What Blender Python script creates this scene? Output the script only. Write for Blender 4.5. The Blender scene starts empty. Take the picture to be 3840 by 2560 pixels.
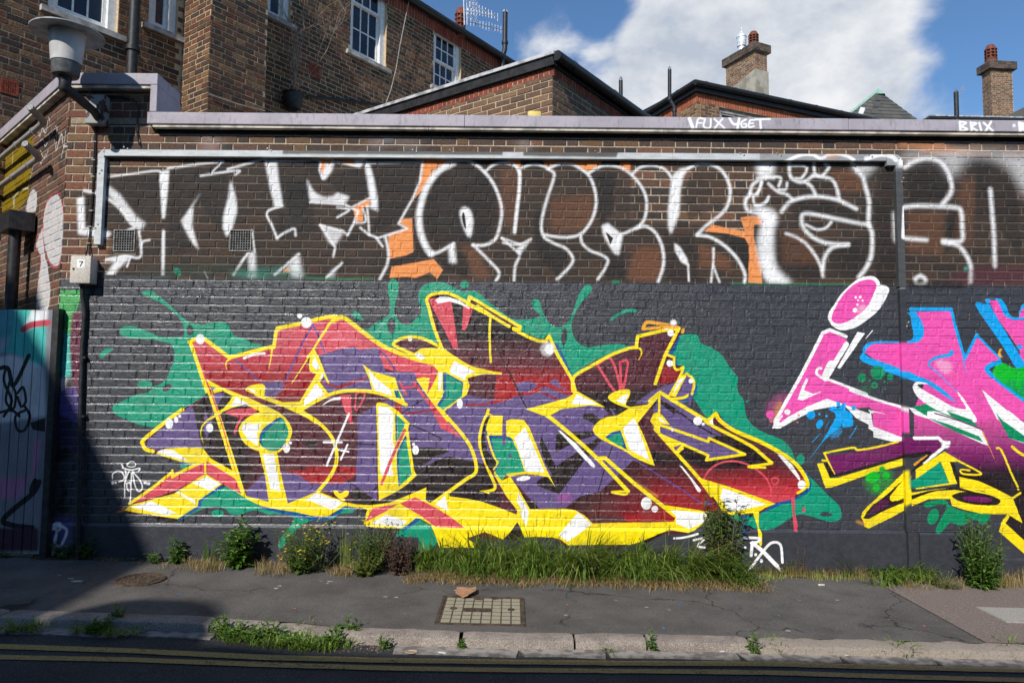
import bpy, bmesh, math, random
import numpy as np
from mathutils import Vector, Matrix, noise as mnoise
random.seed(7); rng = np.random.default_rng(7)
SC = bpy.context.scene
COLL = SC.collection

# ------------------------------------------------------------------ camera
F, CX, CY = 2750., 1920., 1280.            # focal length and centre in photo pixels (3840 x 2560)
PIT, RO, CAM = math.atan(200/F), .0095, (0., -6.6, 1.53)
_d = np.array((0, math.cos(PIT), math.sin(PIT))); _r0 = np.array((1., 0, 0)); _u0 = np.array((0, -math.sin(PIT), math.cos(PIT)))
_r = math.cos(RO)*_r0+math.sin(RO)*_u0; _u = -math.sin(RO)*_r0+math.cos(RO)*_u0
cam = bpy.data.cameras.new('camera'); co = bpy.data.objects.new('camera', cam); COLL.objects.link(co)
cam.sensor_width = 36; cam.lens = 36*F/3840; cam.clip_start = .05; cam.clip_end = 3000
co.matrix_world = Matrix(((_r[0], _u[0], -_d[0], CAM[0]), (_r[1], _u[1], -_d[1], CAM[1]), (_r[2], _u[2], -_d[2], CAM[2]), (0, 0, 0, 1)))
SC.camera = co

# ------------------------------------------------------------------ light: sun from behind the camera, to the left
LX, LZ = .45, .80                           # sunlight travels (LX, 1, -LZ)
SUN = Vector((-LX, -1, LZ)).normalized()
SUN_POWER, SKY_POWER, EXPOSURE = 4.5, .115, 0.0
sl = bpy.data.lights.new('sun', 'SUN'); sl.energy = SUN_POWER; sl.angle = math.radians(.55); sl.color = (1, .955, .88)
so = bpy.data.objects.new('sun', sl); COLL.objects.link(so); so.rotation_euler = SUN.to_track_quat('Z', 'Y').to_euler(); so.location = (-6, -12, 14)
world = bpy.data.worlds.new('World'); SC.world = world; world.use_nodes = True
SC.view_settings.view_transform = 'Standard'; SC.view_settings.look = 'None'; SC.view_settings.gamma = 1; SC.view_settings.exposure = EXPOSURE
SC.view_settings.use_curve_mapping = False
SC.cycles.max_bounces = 6; SC.cycles.transparent_max_bounces = 8

def ray(X, Y):
    a = (X-CX)/F; b = -(Y-CY)/F
    return _d+a*_r+b*_u
def hit(X, Y, p, n):
    v = ray(X, Y); c = np.array(CAM); p = np.array(p, float); n = np.array(n, float)
    return c+v*((p-c)@n)/(v@n)
def onwall(X, Y, y=0.): return hit(X, Y, (0, y, 0), (0, 1, 0))
def proj(P):
    q = np.asarray(P)-np.array(CAM); z = q@_d
    return CX+F*(q@_r)/z, CY-F*(q@_u)/z
SLOPE, FALL, STEP = .0146, .02, .06         # the street drops to the right; pavement falls to the kerb; kerb step
def pav(x, y): return -SLOPE*x+FALL*min(y, 0)
def onpav(X, Y, dz=0): return hit(X, Y, (0, 0, dz), (SLOPE, -FALL, 1))
def onroad(X, Y): return onpav(X, Y, -STEP)

# ------------------------------------------------------------------ sky: clear blue with cumulus
def build_sky():
    nt = world.node_tree; N = nt.nodes; L = nt.links; N.clear()
    out = N.new('ShaderNodeOutputWorld'); bg = N.new('ShaderNodeBackground'); bg.inputs['Strength'].default_value = SKY_POWER
    sky = N.new('ShaderNodeTexSky'); sky.sky_type = 'NISHITA'; sky.sun_disc = False
    sky.sun_elevation = math.asin(SUN.z); sky.sun_rotation = math.atan2(SUN.x, SUN.y); sky.air_density = 1.0; sky.dust_density = .15; sky.ozone_density = 2.0
    tc = N.new('ShaderNodeTexCoord')
    def math_(op, a, b=None, c=None, clamp=False):
        m = N.new('ShaderNodeMath'); m.operation = op; m.use_clamp = clamp
        for i, v in enumerate((a, b, c)):
            if v is None: continue
            if isinstance(v, (int, float)): m.inputs[i].default_value = v
            else: L.new(v, m.inputs[i])
        return m.outputs[0]
    def noise(scale, detail, rough, off=(0, 0, 0), dist=0):
        mp = N.new('ShaderNodeMapping'); mp.inputs['Location'].default_value = off; mp.inputs['Scale'].default_value = (1, 1, 1.5)
        L.new(tc.outputs['Generated'], mp.inputs['Vector'])
        n = N.new('ShaderNodeTexNoise'); n.inputs['Scale'].default_value = scale; n.inputs['Detail'].default_value = detail; n.inputs['Roughness'].default_value = rough
        n.inputs['Distortion'].default_value = dist
        L.new(mp.outputs[0], n.inputs['Vector']); return n.outputs['Fac']
    n1 = noise(7, 9, .56, (.3, .1, .7), .35)
    bias = None
    for X, Y, rad, amp in ((2950, 60, 560, .42), (2560, 330, 380, .36), (2090, 170, 190, .24), (3230, 250, 330, .30), (2480, 60, 260, .10), (3640, 425, 150, .18), (2260, 330, 150, .12), (1975, 40, 150, -.14), (2270, 30, 130, -.16), (3640, 150, 230, -.2)):
        v = ray(X, Y); v = v/np.linalg.norm(v)
        vm = N.new('ShaderNodeVectorMath'); vm.operation = 'DISTANCE'; L.new(tc.outputs['Generated'], vm.inputs[0]); vm.inputs[1].default_value = v
        t = math_('SUBTRACT', 1, math_('DIVIDE', vm.outputs['Value'], rad/F), clamp=True)
        t = math_('MULTIPLY', math_('MULTIPLY', t, math_('SUBTRACT', 2, t)), amp)
        bias = t if bias is None else math_('ADD', bias, t)
    dens = math_('ADD', n1, bias)
    mr = N.new('ShaderNodeMapRange'); mr.interpolation_type = 'SMOOTHSTEP'; L.new(dens, mr.inputs['Value'])
    mr.inputs['From Min'].default_value = .565; mr.inputs['From Max'].default_value = .86
    n2 = noise(5, 7, .55, (.9, .35, .2), .2); n3 = noise(16, 6, .6, (2.1, .4, .9))
    sh = math_('ADD', math_('MULTIPLY', n2, .75), math_('MULTIPLY', n3, .3))
    cr = N.new('ShaderNodeValToRGB'); L.new(sh, cr.inputs['Fac'])
    k = 1/SKY_POWER
    cr.color_ramp.elements[0].position = .40; cr.color_ramp.elements[0].color = (.50*k, .56*k, .66*k, 1)
    cr.color_ramp.elements[1].position = .60; cr.color_ramp.elements[1].color = (.90*k, .91*k, .93*k, 1)
    mx = N.new('ShaderNodeMix'); mx.data_type = 'RGBA'
    tint = N.new('ShaderNodeMix'); tint.data_type = 'RGBA'; tint.blend_type = 'MULTIPLY'; tint.inputs['Factor'].default_value = 1; L.new(sky.outputs['Color'], tint.inputs['A']); tint.inputs['B'].default_value = (.74, .97, 1.16, 1)
    L.new(mr.outputs[0], mx.inputs['Factor']); L.new(tint.outputs['Result'], mx.inputs['A']); L.new(cr.outputs['Color'], mx.inputs['B'])
    L.new(mx.outputs['Result'], bg.inputs['Color']); L.new(bg.outputs[0], out.inputs[0])
build_sky()

# ------------------------------------------------------------------ scene helpers
WLOC = {}
def link(o, parent=None):
    COLL.objects.link(o)
    if parent is not None:
        o.parent = parent
        p = WLOC.get(parent.name)
        if p is not None: o.matrix_parent_inverse = Matrix.Translation(-Vector(p))
    return o
def tag(o, label=None, cat=None, group=None, kind=None):
    if label: o['label'] = label
    if cat: o['category'] = cat
    if group: o['group'] = group
    if kind: o['kind'] = kind
    return o
def thing(name, loc, label, cat, group=None):
    o = bpy.data.objects.new(name, None); COLL.objects.link(o); o.location = loc; WLOC[o.name] = tuple(loc); o.empty_display_size = .1
    return tag(o, label, cat, group)
class MB:
    """collects vertices and faces in world space, then becomes ONE mesh object"""
    def __init__(s): s.v = []; s.f = []; s.t = []; s.sm = False
    def add(s, vs, fs, tone=None):
        n = len(s.v); s.v += [tuple(map(float, q)) for q in vs]; s.f += [tuple(i+n for i in f) for f in fs]
        s.t += [tone]*len(fs); return s
    def quad(s, *p, tone=None): return s.add(p, [tuple(range(len(p)))], tone)
    def box(s, x0, x1, y0, y1, z0, z1, bev=0.):
        if bev <= 0:
            return s.add([(x, y, z) for z in (z0, z1) for y in (y0, y1) for x in (x0, x1)], [(0, 2, 3, 1), (4, 5, 7, 6), (0, 1, 5, 4), (2, 6, 7, 3), (0, 4, 6, 2), (1, 3, 7, 5)])
        b = min(bev, (x1-x0)*.45, (y1-y0)*.45, (z1-z0)*.45); bm = bmesh.new()
        bmesh.ops.create_cube(bm, size=1)
        for v in bm.verts: v.co = ((x0+x1)/2+v.co.x*(x1-x0), (y0+y1)/2+v.co.y*(y1-y0), (z0+z1)/2+v.co.z*(z1-z0))
        bmesh.ops.bevel(bm, geom=list(bm.edges), offset=b, segments=2, affect='EDGES', profile=.5)
        bm.verts.index_update(); s.add([v.co[:] for v in bm.verts], [tuple(v.index for v in f.verts) for f in bm.faces]); bm.free(); return s
    def obox(s, O, U, Nn, u0, u1, d0, d1, z0, z1):
        """box in a wall frame: u along U, d out along Nn, z up"""
        O = np.array(O[:2], float); U = np.array(U, float); Nn = np.array(Nn, float)
        vs = []
        for z in (z0, z1):
            for d in (d0, d1):
                for u in (u0, u1):
                    q = O+U*u+Nn*d; vs.append((q[0], q[1], z))
        return s.add(vs, [(0, 2, 3, 1), (4, 5, 7, 6), (0, 1, 5, 4), (2, 6, 7, 3), (0, 4, 6, 2), (1, 3, 7, 5)])
    def tube(s, pts, r, n=10, caps=True, r1=None):
        pts = [Vector(p) for p in pts]; m = len(pts); rings = []
        rs = r if isinstance(r, (list, tuple)) else [r+(0 if r1 is None else (r1-r)*i/(m-1)) for i in range(m)]
        up = None
        for i, p in enumerate(pts):
            t = (pts[min(i+1, m-1)]-pts[max(i-1, 0)]).normalized()
            if up is None: up = Vector((0, 0, 1)) if abs(t.z) < .9 else Vector((1, 0, 0))
            a = t.cross(up).normalized(); b = a.cross(t).normalized(); up = b
            rings.append([p+(a*math.cos(2*math.pi*k/n)+b*math.sin(2*math.pi*k/n))*rs[i] for k in range(n)])
        fs = [(i*n+k, i*n+(k+1) % n, (i+1)*n+(k+1) % n, (i+1)*n+k) for i in range(m-1) for k in range(n)]
        if caps: fs += [tuple(range(n))[::-1], tuple((m-1)*n+k for k in range(n))]
        return s.add([q for R in rings for q in R], fs)
    def lathe(s, c, prof, n=24, cap0=True, cap1=True):
        c = Vector(c); m = len(prof)
        vs = [(c.x+r*math.cos(2*math.pi*k/n), c.y+r*math.sin(2*math.pi*k/n), c.z+z) for r, z in prof for k in range(n)]
        fs = [(i*n+k, i*n+(k+1) % n, (i+1)*n+(k+1) % n, (i+1)*n+k) for i in range(m-1) for k in range(n)]
        if cap0: fs.append(tuple(range(n))[::-1])
        if cap1: fs.append(tuple((m-1)*n+k for k in range(n)))
        return s.add(vs, fs)
    def prism(s, prof, A, B):
        """profile points (list of 3D) at A-side and the same shifted to B-side"""
        n = len(prof); d = np.array(B)-np.array(A)
        vs = [tuple(p) for p in prof]+[tuple(np.array(p)+d) for p in prof]
        return s.add(vs, [tuple(range(n))[::-1], tuple(range(n, 2*n))]+[(i, (i+1) % n, n+(i+1) % n, n+i) for i in range(n)])
    def build(s, name, mat, parent=None, smooth=False, tone=False):
        me = bpy.data.meshes.new(name); me.from_pydata(s.v, [], s.f); me.update()
        if tone or any(t is not None for t in s.t):
            a = me.attributes.new('tone', 'FLOAT', 'FACE'); a.data.foreach_set('value', [0. if t is None else t for t in s.t])
        bm = bmesh.new(); bm.from_mesh(me); 
        if not tone: bmesh.ops.recalc_face_normals(bm, faces=bm.faces)
        bm.to_mesh(me); bm.free()
        if smooth:
            me.polygons.foreach_set('use_smooth', [True]*len(me.polygons))
            try: me.set_sharp_from_angle(angle=math.radians(38))
            except Exception: pass
        me.materials.append(mat); o = bpy.data.objects.new(name, me); return link(o, parent)

# ------------------------------------------------------------------ materials
class Mt:
    def __init__(s, name, rough=.7, spec=.3, metal=0.):
        s.m = bpy.data.materials.new(name); s.m.use_nodes = True; s.nt = s.m.node_tree; s.N = s.nt.nodes; s.L = s.nt.links
        s.b = s.N['Principled BSDF']; s.b.inputs['Roughness'].default_value = rough; s.b.inputs['Specular IOR Level'].default_value = spec; s.b.inputs['Metallic'].default_value = metal
        s.pos = None
    def P(s):
        if s.pos is None: s.pos = s.N.new('ShaderNodeNewGeometry').outputs['Position']
        return s.pos
    def set(s, sock, v):
        i = s.b.inputs[sock]
        if hasattr(v, 'node'): s.L.new(v, i)
        elif isinstance(v, (tuple, list)): i.default_value = (*v, 1) if len(v) == 3 else v
        else: i.default_value = v
        return s
    def noise(s, scale, detail=4, rough=.55, vec=None, stretch=None, dist=0):
        n = s.N.new('ShaderNodeTexNoise'); n.inputs['Scale'].default_value = scale; n.inputs['Detail'].default_value = detail; n.inputs['Roughness'].default_value = rough; n.inputs['Distortion'].default_value = dist
        v = vec or s.P()
        if stretch:
            mp = s.N.new('ShaderNodeVectorMath'); mp.operation = 'MULTIPLY'; s.L.new(v, mp.inputs[0]); mp.inputs[1].default_value = stretch; v = mp.outputs[0]
        s.L.new(v, n.inputs['Vector'])
        r = s.N.new('ShaderNodeMapRange'); r.inputs['From Min'].default_value = .3; r.inputs['From Max'].default_value = .7; s.L.new(n.outputs['Fac'], r.inputs['Value']); return r.outputs[0]
    def vor(s, scale, feature='F1'):
        n = s.N.new('ShaderNodeTexVoronoi'); n.inputs['Scale'].default_value = scale; n.feature = feature; s.L.new(s.P(), n.inputs['Vector']); return n.outputs['Distance'], n.outputs['Color']
    def ramp(s, fac, stops, const=False):
        r = s.N.new('ShaderNodeValToRGB'); s.L.new(fac, r.inputs['Fac']); e = r.color_ramp.elements
        r.color_ramp.interpolation = 'CONSTANT' if const else 'LINEAR'
        while len(e) < len(stops): e.new(.5)
        for k, (p, c) in enumerate(stops):
            e[k].position = p; e[k].color = (*c, 1) if isinstance(c, (tuple, list)) else (c, c, c, 1)
        return r.outputs['Color']
    def math(s, op, a, b=None, clamp=False):
        m = s.N.new('ShaderNodeMath'); m.operation = op; m.use_clamp = clamp
        for i, v in enumerate((a, b)):
            if v is None: continue
            if isinstance(v, (int, float)): m.inputs[i].default_value = v
            else: s.L.new(v, m.inputs[i])
        return m.outputs[0]
    def mix(s, fac, a, b, mode='MIX'):
        m = s.N.new('ShaderNodeMix'); m.data_type = 'RGBA'; m.blend_type = mode
        for k, v in (('Factor', fac), ('A', a), ('B', b)):
            i = m.inputs[k]
            if hasattr(v, 'node'): s.L.new(v, i)
            elif k == 'Factor': i.default_value = v
            else: i.default_value = (*v, 1)
        return m.outputs['Result']
    def bump(s, h, strength=.4, dist=.004, prev=None):
        b = s.N.new('ShaderNodeBump'); b.inputs['Strength'].default_value = strength; b.inputs['Distance'].default_value = dist; s.L.new(h, b.inputs['Height'])
        if prev is not None: s.L.new(prev, b.inputs['Normal'])
        s.L.new(b.outputs[0], s.b.inputs['Normal']); return b.outputs[0]
    def tone(s, obj=True):
        a = s.N.new('ShaderNodeAttribute'); a.attribute_name = 'tone'; a.attribute_type = 'GEOMETRY'
        oi = s.N.new('ShaderNodeObjectInfo')
        return s.math('FRACT', s.math('ADD', a.outputs['Fac'], oi.outputs['Random'])) if obj else a.outputs['Fac']
def simple(name, col, rough=.6, spec=.3, metal=0., var=.15, scale=12, bump=0.):
    m = Mt(name, rough, spec, metal); n = m.noise(scale, 5)
    c0 = tuple(max(0, c*(1-var)) for c in col); c1 = tuple(min(1, c*(1+var)) for c in col)
    m.set('Base Color', m.ramp(n, [(.3, c0), (.7, c1)]))
    if bump: m.bump(m.noise(scale*6, 4), bump, .003)
    return m.m
class Paint:
    def __init__(s,W,H): s.W=W;s.H=H;s.img=np.zeros((H,W,4),np.float32)
    def blend(s,x0,y0,m,col):
        h,w=m.shape;R=s.img[y0:y0+h,x0:x0+w]
        if R.size==0: return
        a=m[...,None];c=col if col.ndim==3 else col[None,None,:]
        ao=R[...,3:4];na=a+ao*(1-a)
        R[...,:3]=np.where(na>1e-4,(c*a+R[...,:3]*ao*(1-a))/np.maximum(na,1e-4),R[...,:3]);R[...,3:4]=na
    def box(s,P,pad):
        x0=int(max(0,math.floor(P[:,0].min()-pad)));x1=int(min(s.W,math.ceil(P[:,0].max()+pad)+1))
        y0=int(max(0,math.floor(P[:,1].min()-pad)));y1=int(min(s.H,math.ceil(P[:,1].max()+pad)+1))
        return x0,y0,max(x1,x0),max(y1,y0)
    def poly(s,P,col,a=1,f=0):
        x0,y0,x1,y1=s.box(P,2*f+1)
        if x1<=x0 or y1<=y0: return
        m=np.zeros((y1-y0,x1-x0),np.float32);Q=np.roll(P,-1,0);xs=np.arange(x0,x1)
        for j in range(y0,y1):
            yy=j+.5;k=(P[:,1]<=yy)!=(Q[:,1]<=yy)
            if not k.any(): continue
            c=np.sort(P[k,0]+(yy-P[k,1])/(Q[k,1]-P[k,1])*(Q[k,0]-P[k,0]))
            for i in range(0,len(c)-1,2):
                m[j-y0]=np.maximum(m[j-y0],np.clip(np.minimum(xs+1,c[i+1])-np.maximum(xs,c[i]),0,1))
        if f>0: m=blur(m,f)
        s.blend(x0,y0,m*a,colour(col,x0,y0,x1,y1))
    def line(s,P,w,col,a=1,f=0,taper=False):
        pad=w.max()/2+f+2 if hasattr(w,'max') else w/2+f+2
        x0,y0,x1,y1=s.box(P,pad)
        if x1<=x0 or y1<=y0: return
        m=np.zeros((y1-y0,x1-x0),np.float32);n=len(P)
        for i in range(n-1):
            p,q=P[i],P[i+1];wi=w*(1-.85*(i+.5)/(n-1)) if taper else w;r=wi/2;S=np.stack([p,q])
            bx0,by0,bx1,by1=s.box(S,r+f+2)
            if bx1<=bx0 or by1<=by0: continue
            X,Y=np.meshgrid(np.arange(bx0,bx1)+.5,np.arange(by0,by1)+.5)
            d=q-p;L=max(d@d,1e-6);t=np.clip(((X-p[0])*d[0]+(Y-p[1])*d[1])/L,0,1)
            D=np.hypot(X-p[0]-t*d[0],Y-p[1]-t*d[1])
            v=np.clip((r+.5+f*.5-D)/(1+f),0,1);v=v*v*(3-2*v) if f else v
            sub=m[by0-y0:by1-y0,bx0-x0:bx1-x0];np.maximum(sub,v,out=sub)
        s.blend(x0,y0,m*a,colour(col,x0,y0,x1,y1))
def blur(m,f):
    k=max(1,int(round(f/2)))
    for _ in range(2):
        for ax in (0,1):
            c=np.cumsum(np.pad(m,[(k+1,k) if i==ax else (0,0) for i in (0,1)],mode='constant'),axis=ax)
            n=2*k+1
            m=(np.take(c,range(n,c.shape[ax]),ax)-np.take(c,range(0,c.shape[ax]-n),ax))/n
    return m
def colour(col,x0,y0,x1,y1):
    if callable(col):
        X,Y=np.meshgrid(np.arange(x0,x1)+.5,np.arange(y0,y1)+.5);return col(X,Y).astype(np.float32)
    return np.asarray(col,np.float32)
def lin(c): 
    c=np.asarray(c,np.float64)/255;return np.where(c<=.04045,c/12.92,((c+.055)/1.055)**2.4)
def spline(P,closed,n=6):
    P=np.asarray(P);N=len(P);out=[]
    if N<3: return P
    for i in range(N if closed else N-1):
        if closed: a,b,c,d=P[i-1],P[i],P[(i+1)%N],P[(i+2)%N]
        else: a,b,c,d=P[max(i-1,0)],P[i],P[i+1],P[min(i+2,N-1)]
        for t in np.arange(n)/n:
            out.append(.5*((2*b)+(c-a)*t+(2*a-5*b+4*c-d)*t*t+(3*b-a-3*c+d)*t**3))
    if not closed: out.append(P[-1])
    return np.array(out)
def draw(pt,txt,tomap,k,wk=1.,wa=1.,fk=1.):
    """tomap: photo px array -> texture px; k: texture px per photo px"""
    for ln in txt.strip().split('\n'):
        head,body=ln.split('|');h=head.split();typ=h[0];col=h[1];o=dict(a=1.,f=0.,w=10.);sm=True;tp=False
        for t in h[2:]:
            if t=='t': tp=True
            elif t=='k': sm=False
            else: o[t[0]]=float(t[1:])
        tile=None;pts=[];nums=[]
        for t in body.split():
            if t in TILES: tile=TILES[t];continue
            v=[float(q) for q in t.split(',')];ox,oy,sc=tile;nums=v
            pts.append((ox+v[0]/sc,oy+v[1]/sc))
        sc=tile[2];P=np.array(pts)
        if col=='wht': o['a']*=wa
        if col in GRAD:
            tl,ang,stops=GRAD[col];gx,gy,gs=TILES[tl];an=math.radians(ang);sv=[q[0] for q in stops];cc=np.array([lin(q[1]) for q in stops])
            def cf(X,Y,gx=gx,gy=gy,gs=gs,an=an,sv=sv,cc=cc):
                ph=tomap.inv(X,Y);u=(ph[0]-gx)*gs;v=(ph[1]-gy)*gs;s=v*math.cos(an)-u*math.sin(an)
                return np.stack([np.interp(s,sv,cc[:,i]) for i in range(3)],-1)
            C=cf
        else: C=lin(COL[col])
        f=o['f']/sc*k*(fk if col=='wht' else 1)
        if typ=='e':
            rx,ry=nums[2],nums[3];ro=math.radians(nums[4]) if len(nums)>4 else 0;th=np.linspace(0,2*math.pi,40,endpoint=False)
            x=rx*np.cos(th);y=ry*np.sin(th);E=np.stack([P[0,0]+(x*math.cos(ro)-y*math.sin(ro))/sc,P[0,1]+(x*math.sin(ro)+y*math.cos(ro))/sc],1)
            pt.poly(tomap(E),C,o['a'],f)
        elif typ in 'ps': pt.poly(tomap(spline(P,True) if typ=='s' else P),C,o['a'],f)
        else: pt.line(tomap(spline(P,False) if sm else P),o['w']/sc*k*wk,C,o['a'],f,tp)
# ---- paint on the long wall, traced shape by shape. tile origin (photo px) and scale
TILES={'A':(350,1040,2.94),'B':(1050,1040,2.94),'C':(1750,1040,2.94),'D':(2450,1040,2.94),'E':(3040,1040,2.94),
'a':(350,1540,2.94),'b':(1050,1540,2.94),'c':(1750,1540,2.94),'d':(2450,1540,2.94),'e':(3040,1540,2.94),
'T':(0,540,2.351),'U':(950,540,2.351),'V':(1900,540,2.351),'W':(2840,540,2.351),
'L':(0,1040,1.385),'Q':(1900,1893,2.351),'R':(2840,1893,2.351),'P':(0,0,1.0)}
COL=dict(grey=(58,60,67),green=(0,150,116),blue=(0,82,148),yel=(252,226,8),pink=(214,74,90),lpink=(222,112,126),red=(158,22,30),mar=(82,32,43),blk=(33,19,21),pur=(99,80,132),wht=(246,246,247),
mag=(238,84,176),cyan=(0,164,236),plum=(112,24,92),lime=(0,186,38),org=(236,150,86),ora=(236,164,40),thin=(86,72,150),dk=(44,37,33),dk2=(30,28,28),brn=(120,76,50),teal=(60,150,135),
gtop=(64,160,84),turq=(70,190,180),mvt=(98,84,150),mrn=(96,36,60),bl=(25,25,28),tgreen=(0,140,92),dgrn=(40,60,48))
# gradient: (tile, axis angle deg from +v down, stops)
GRAD=dict(gr=('A',0,[(650,(208,76,92)),(900,(190,55,70)),(1080,(160,26,36)),(1260,(150,18,26)),(1400,(98,32,44))]),
gm=('B',0,[(650,(33,19,21)),(790,(78,34,44)),(960,(98,34,44)),(1070,(140,26,34)),(1160,(166,24,31))]),
gn=('C',0,[(600,(82,34,44)),(1180,(80,31,41)),(1290,(40,21,24)),(1400,(33,19,21))]),
go=('c',-35,[(1300,(33,19,21)),(1560,(62,26,32)),(1900,(110,28,36)),(2200,(162,24,32)),(2500,(170,24,32))]),
gp=('d',0,[(380,(82,34,44)),(580,(74,28,36)),(690,(124,28,38)),(790,(160,30,38)),(900,(204,55,68)),(1000,(208,66,80))]),
gq=('d',0,[(540,(33,19,21)),(690,(84,28,36)),(900,(140,28,36)),(1020,(152,26,34))]),
gs=('e',0,[(0,(232,78,170)),(150,(206,76,150)),(300,(168,66,130)),(430,(138,40,110)),(560,(104,26,84)),(660,(50,20,40)),(740,(33,19,21))]),
gt=('a',-90,[(1350,(33,19,21)),(1650,(38,20,23)),(1900,(82,32,43))]))
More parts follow.
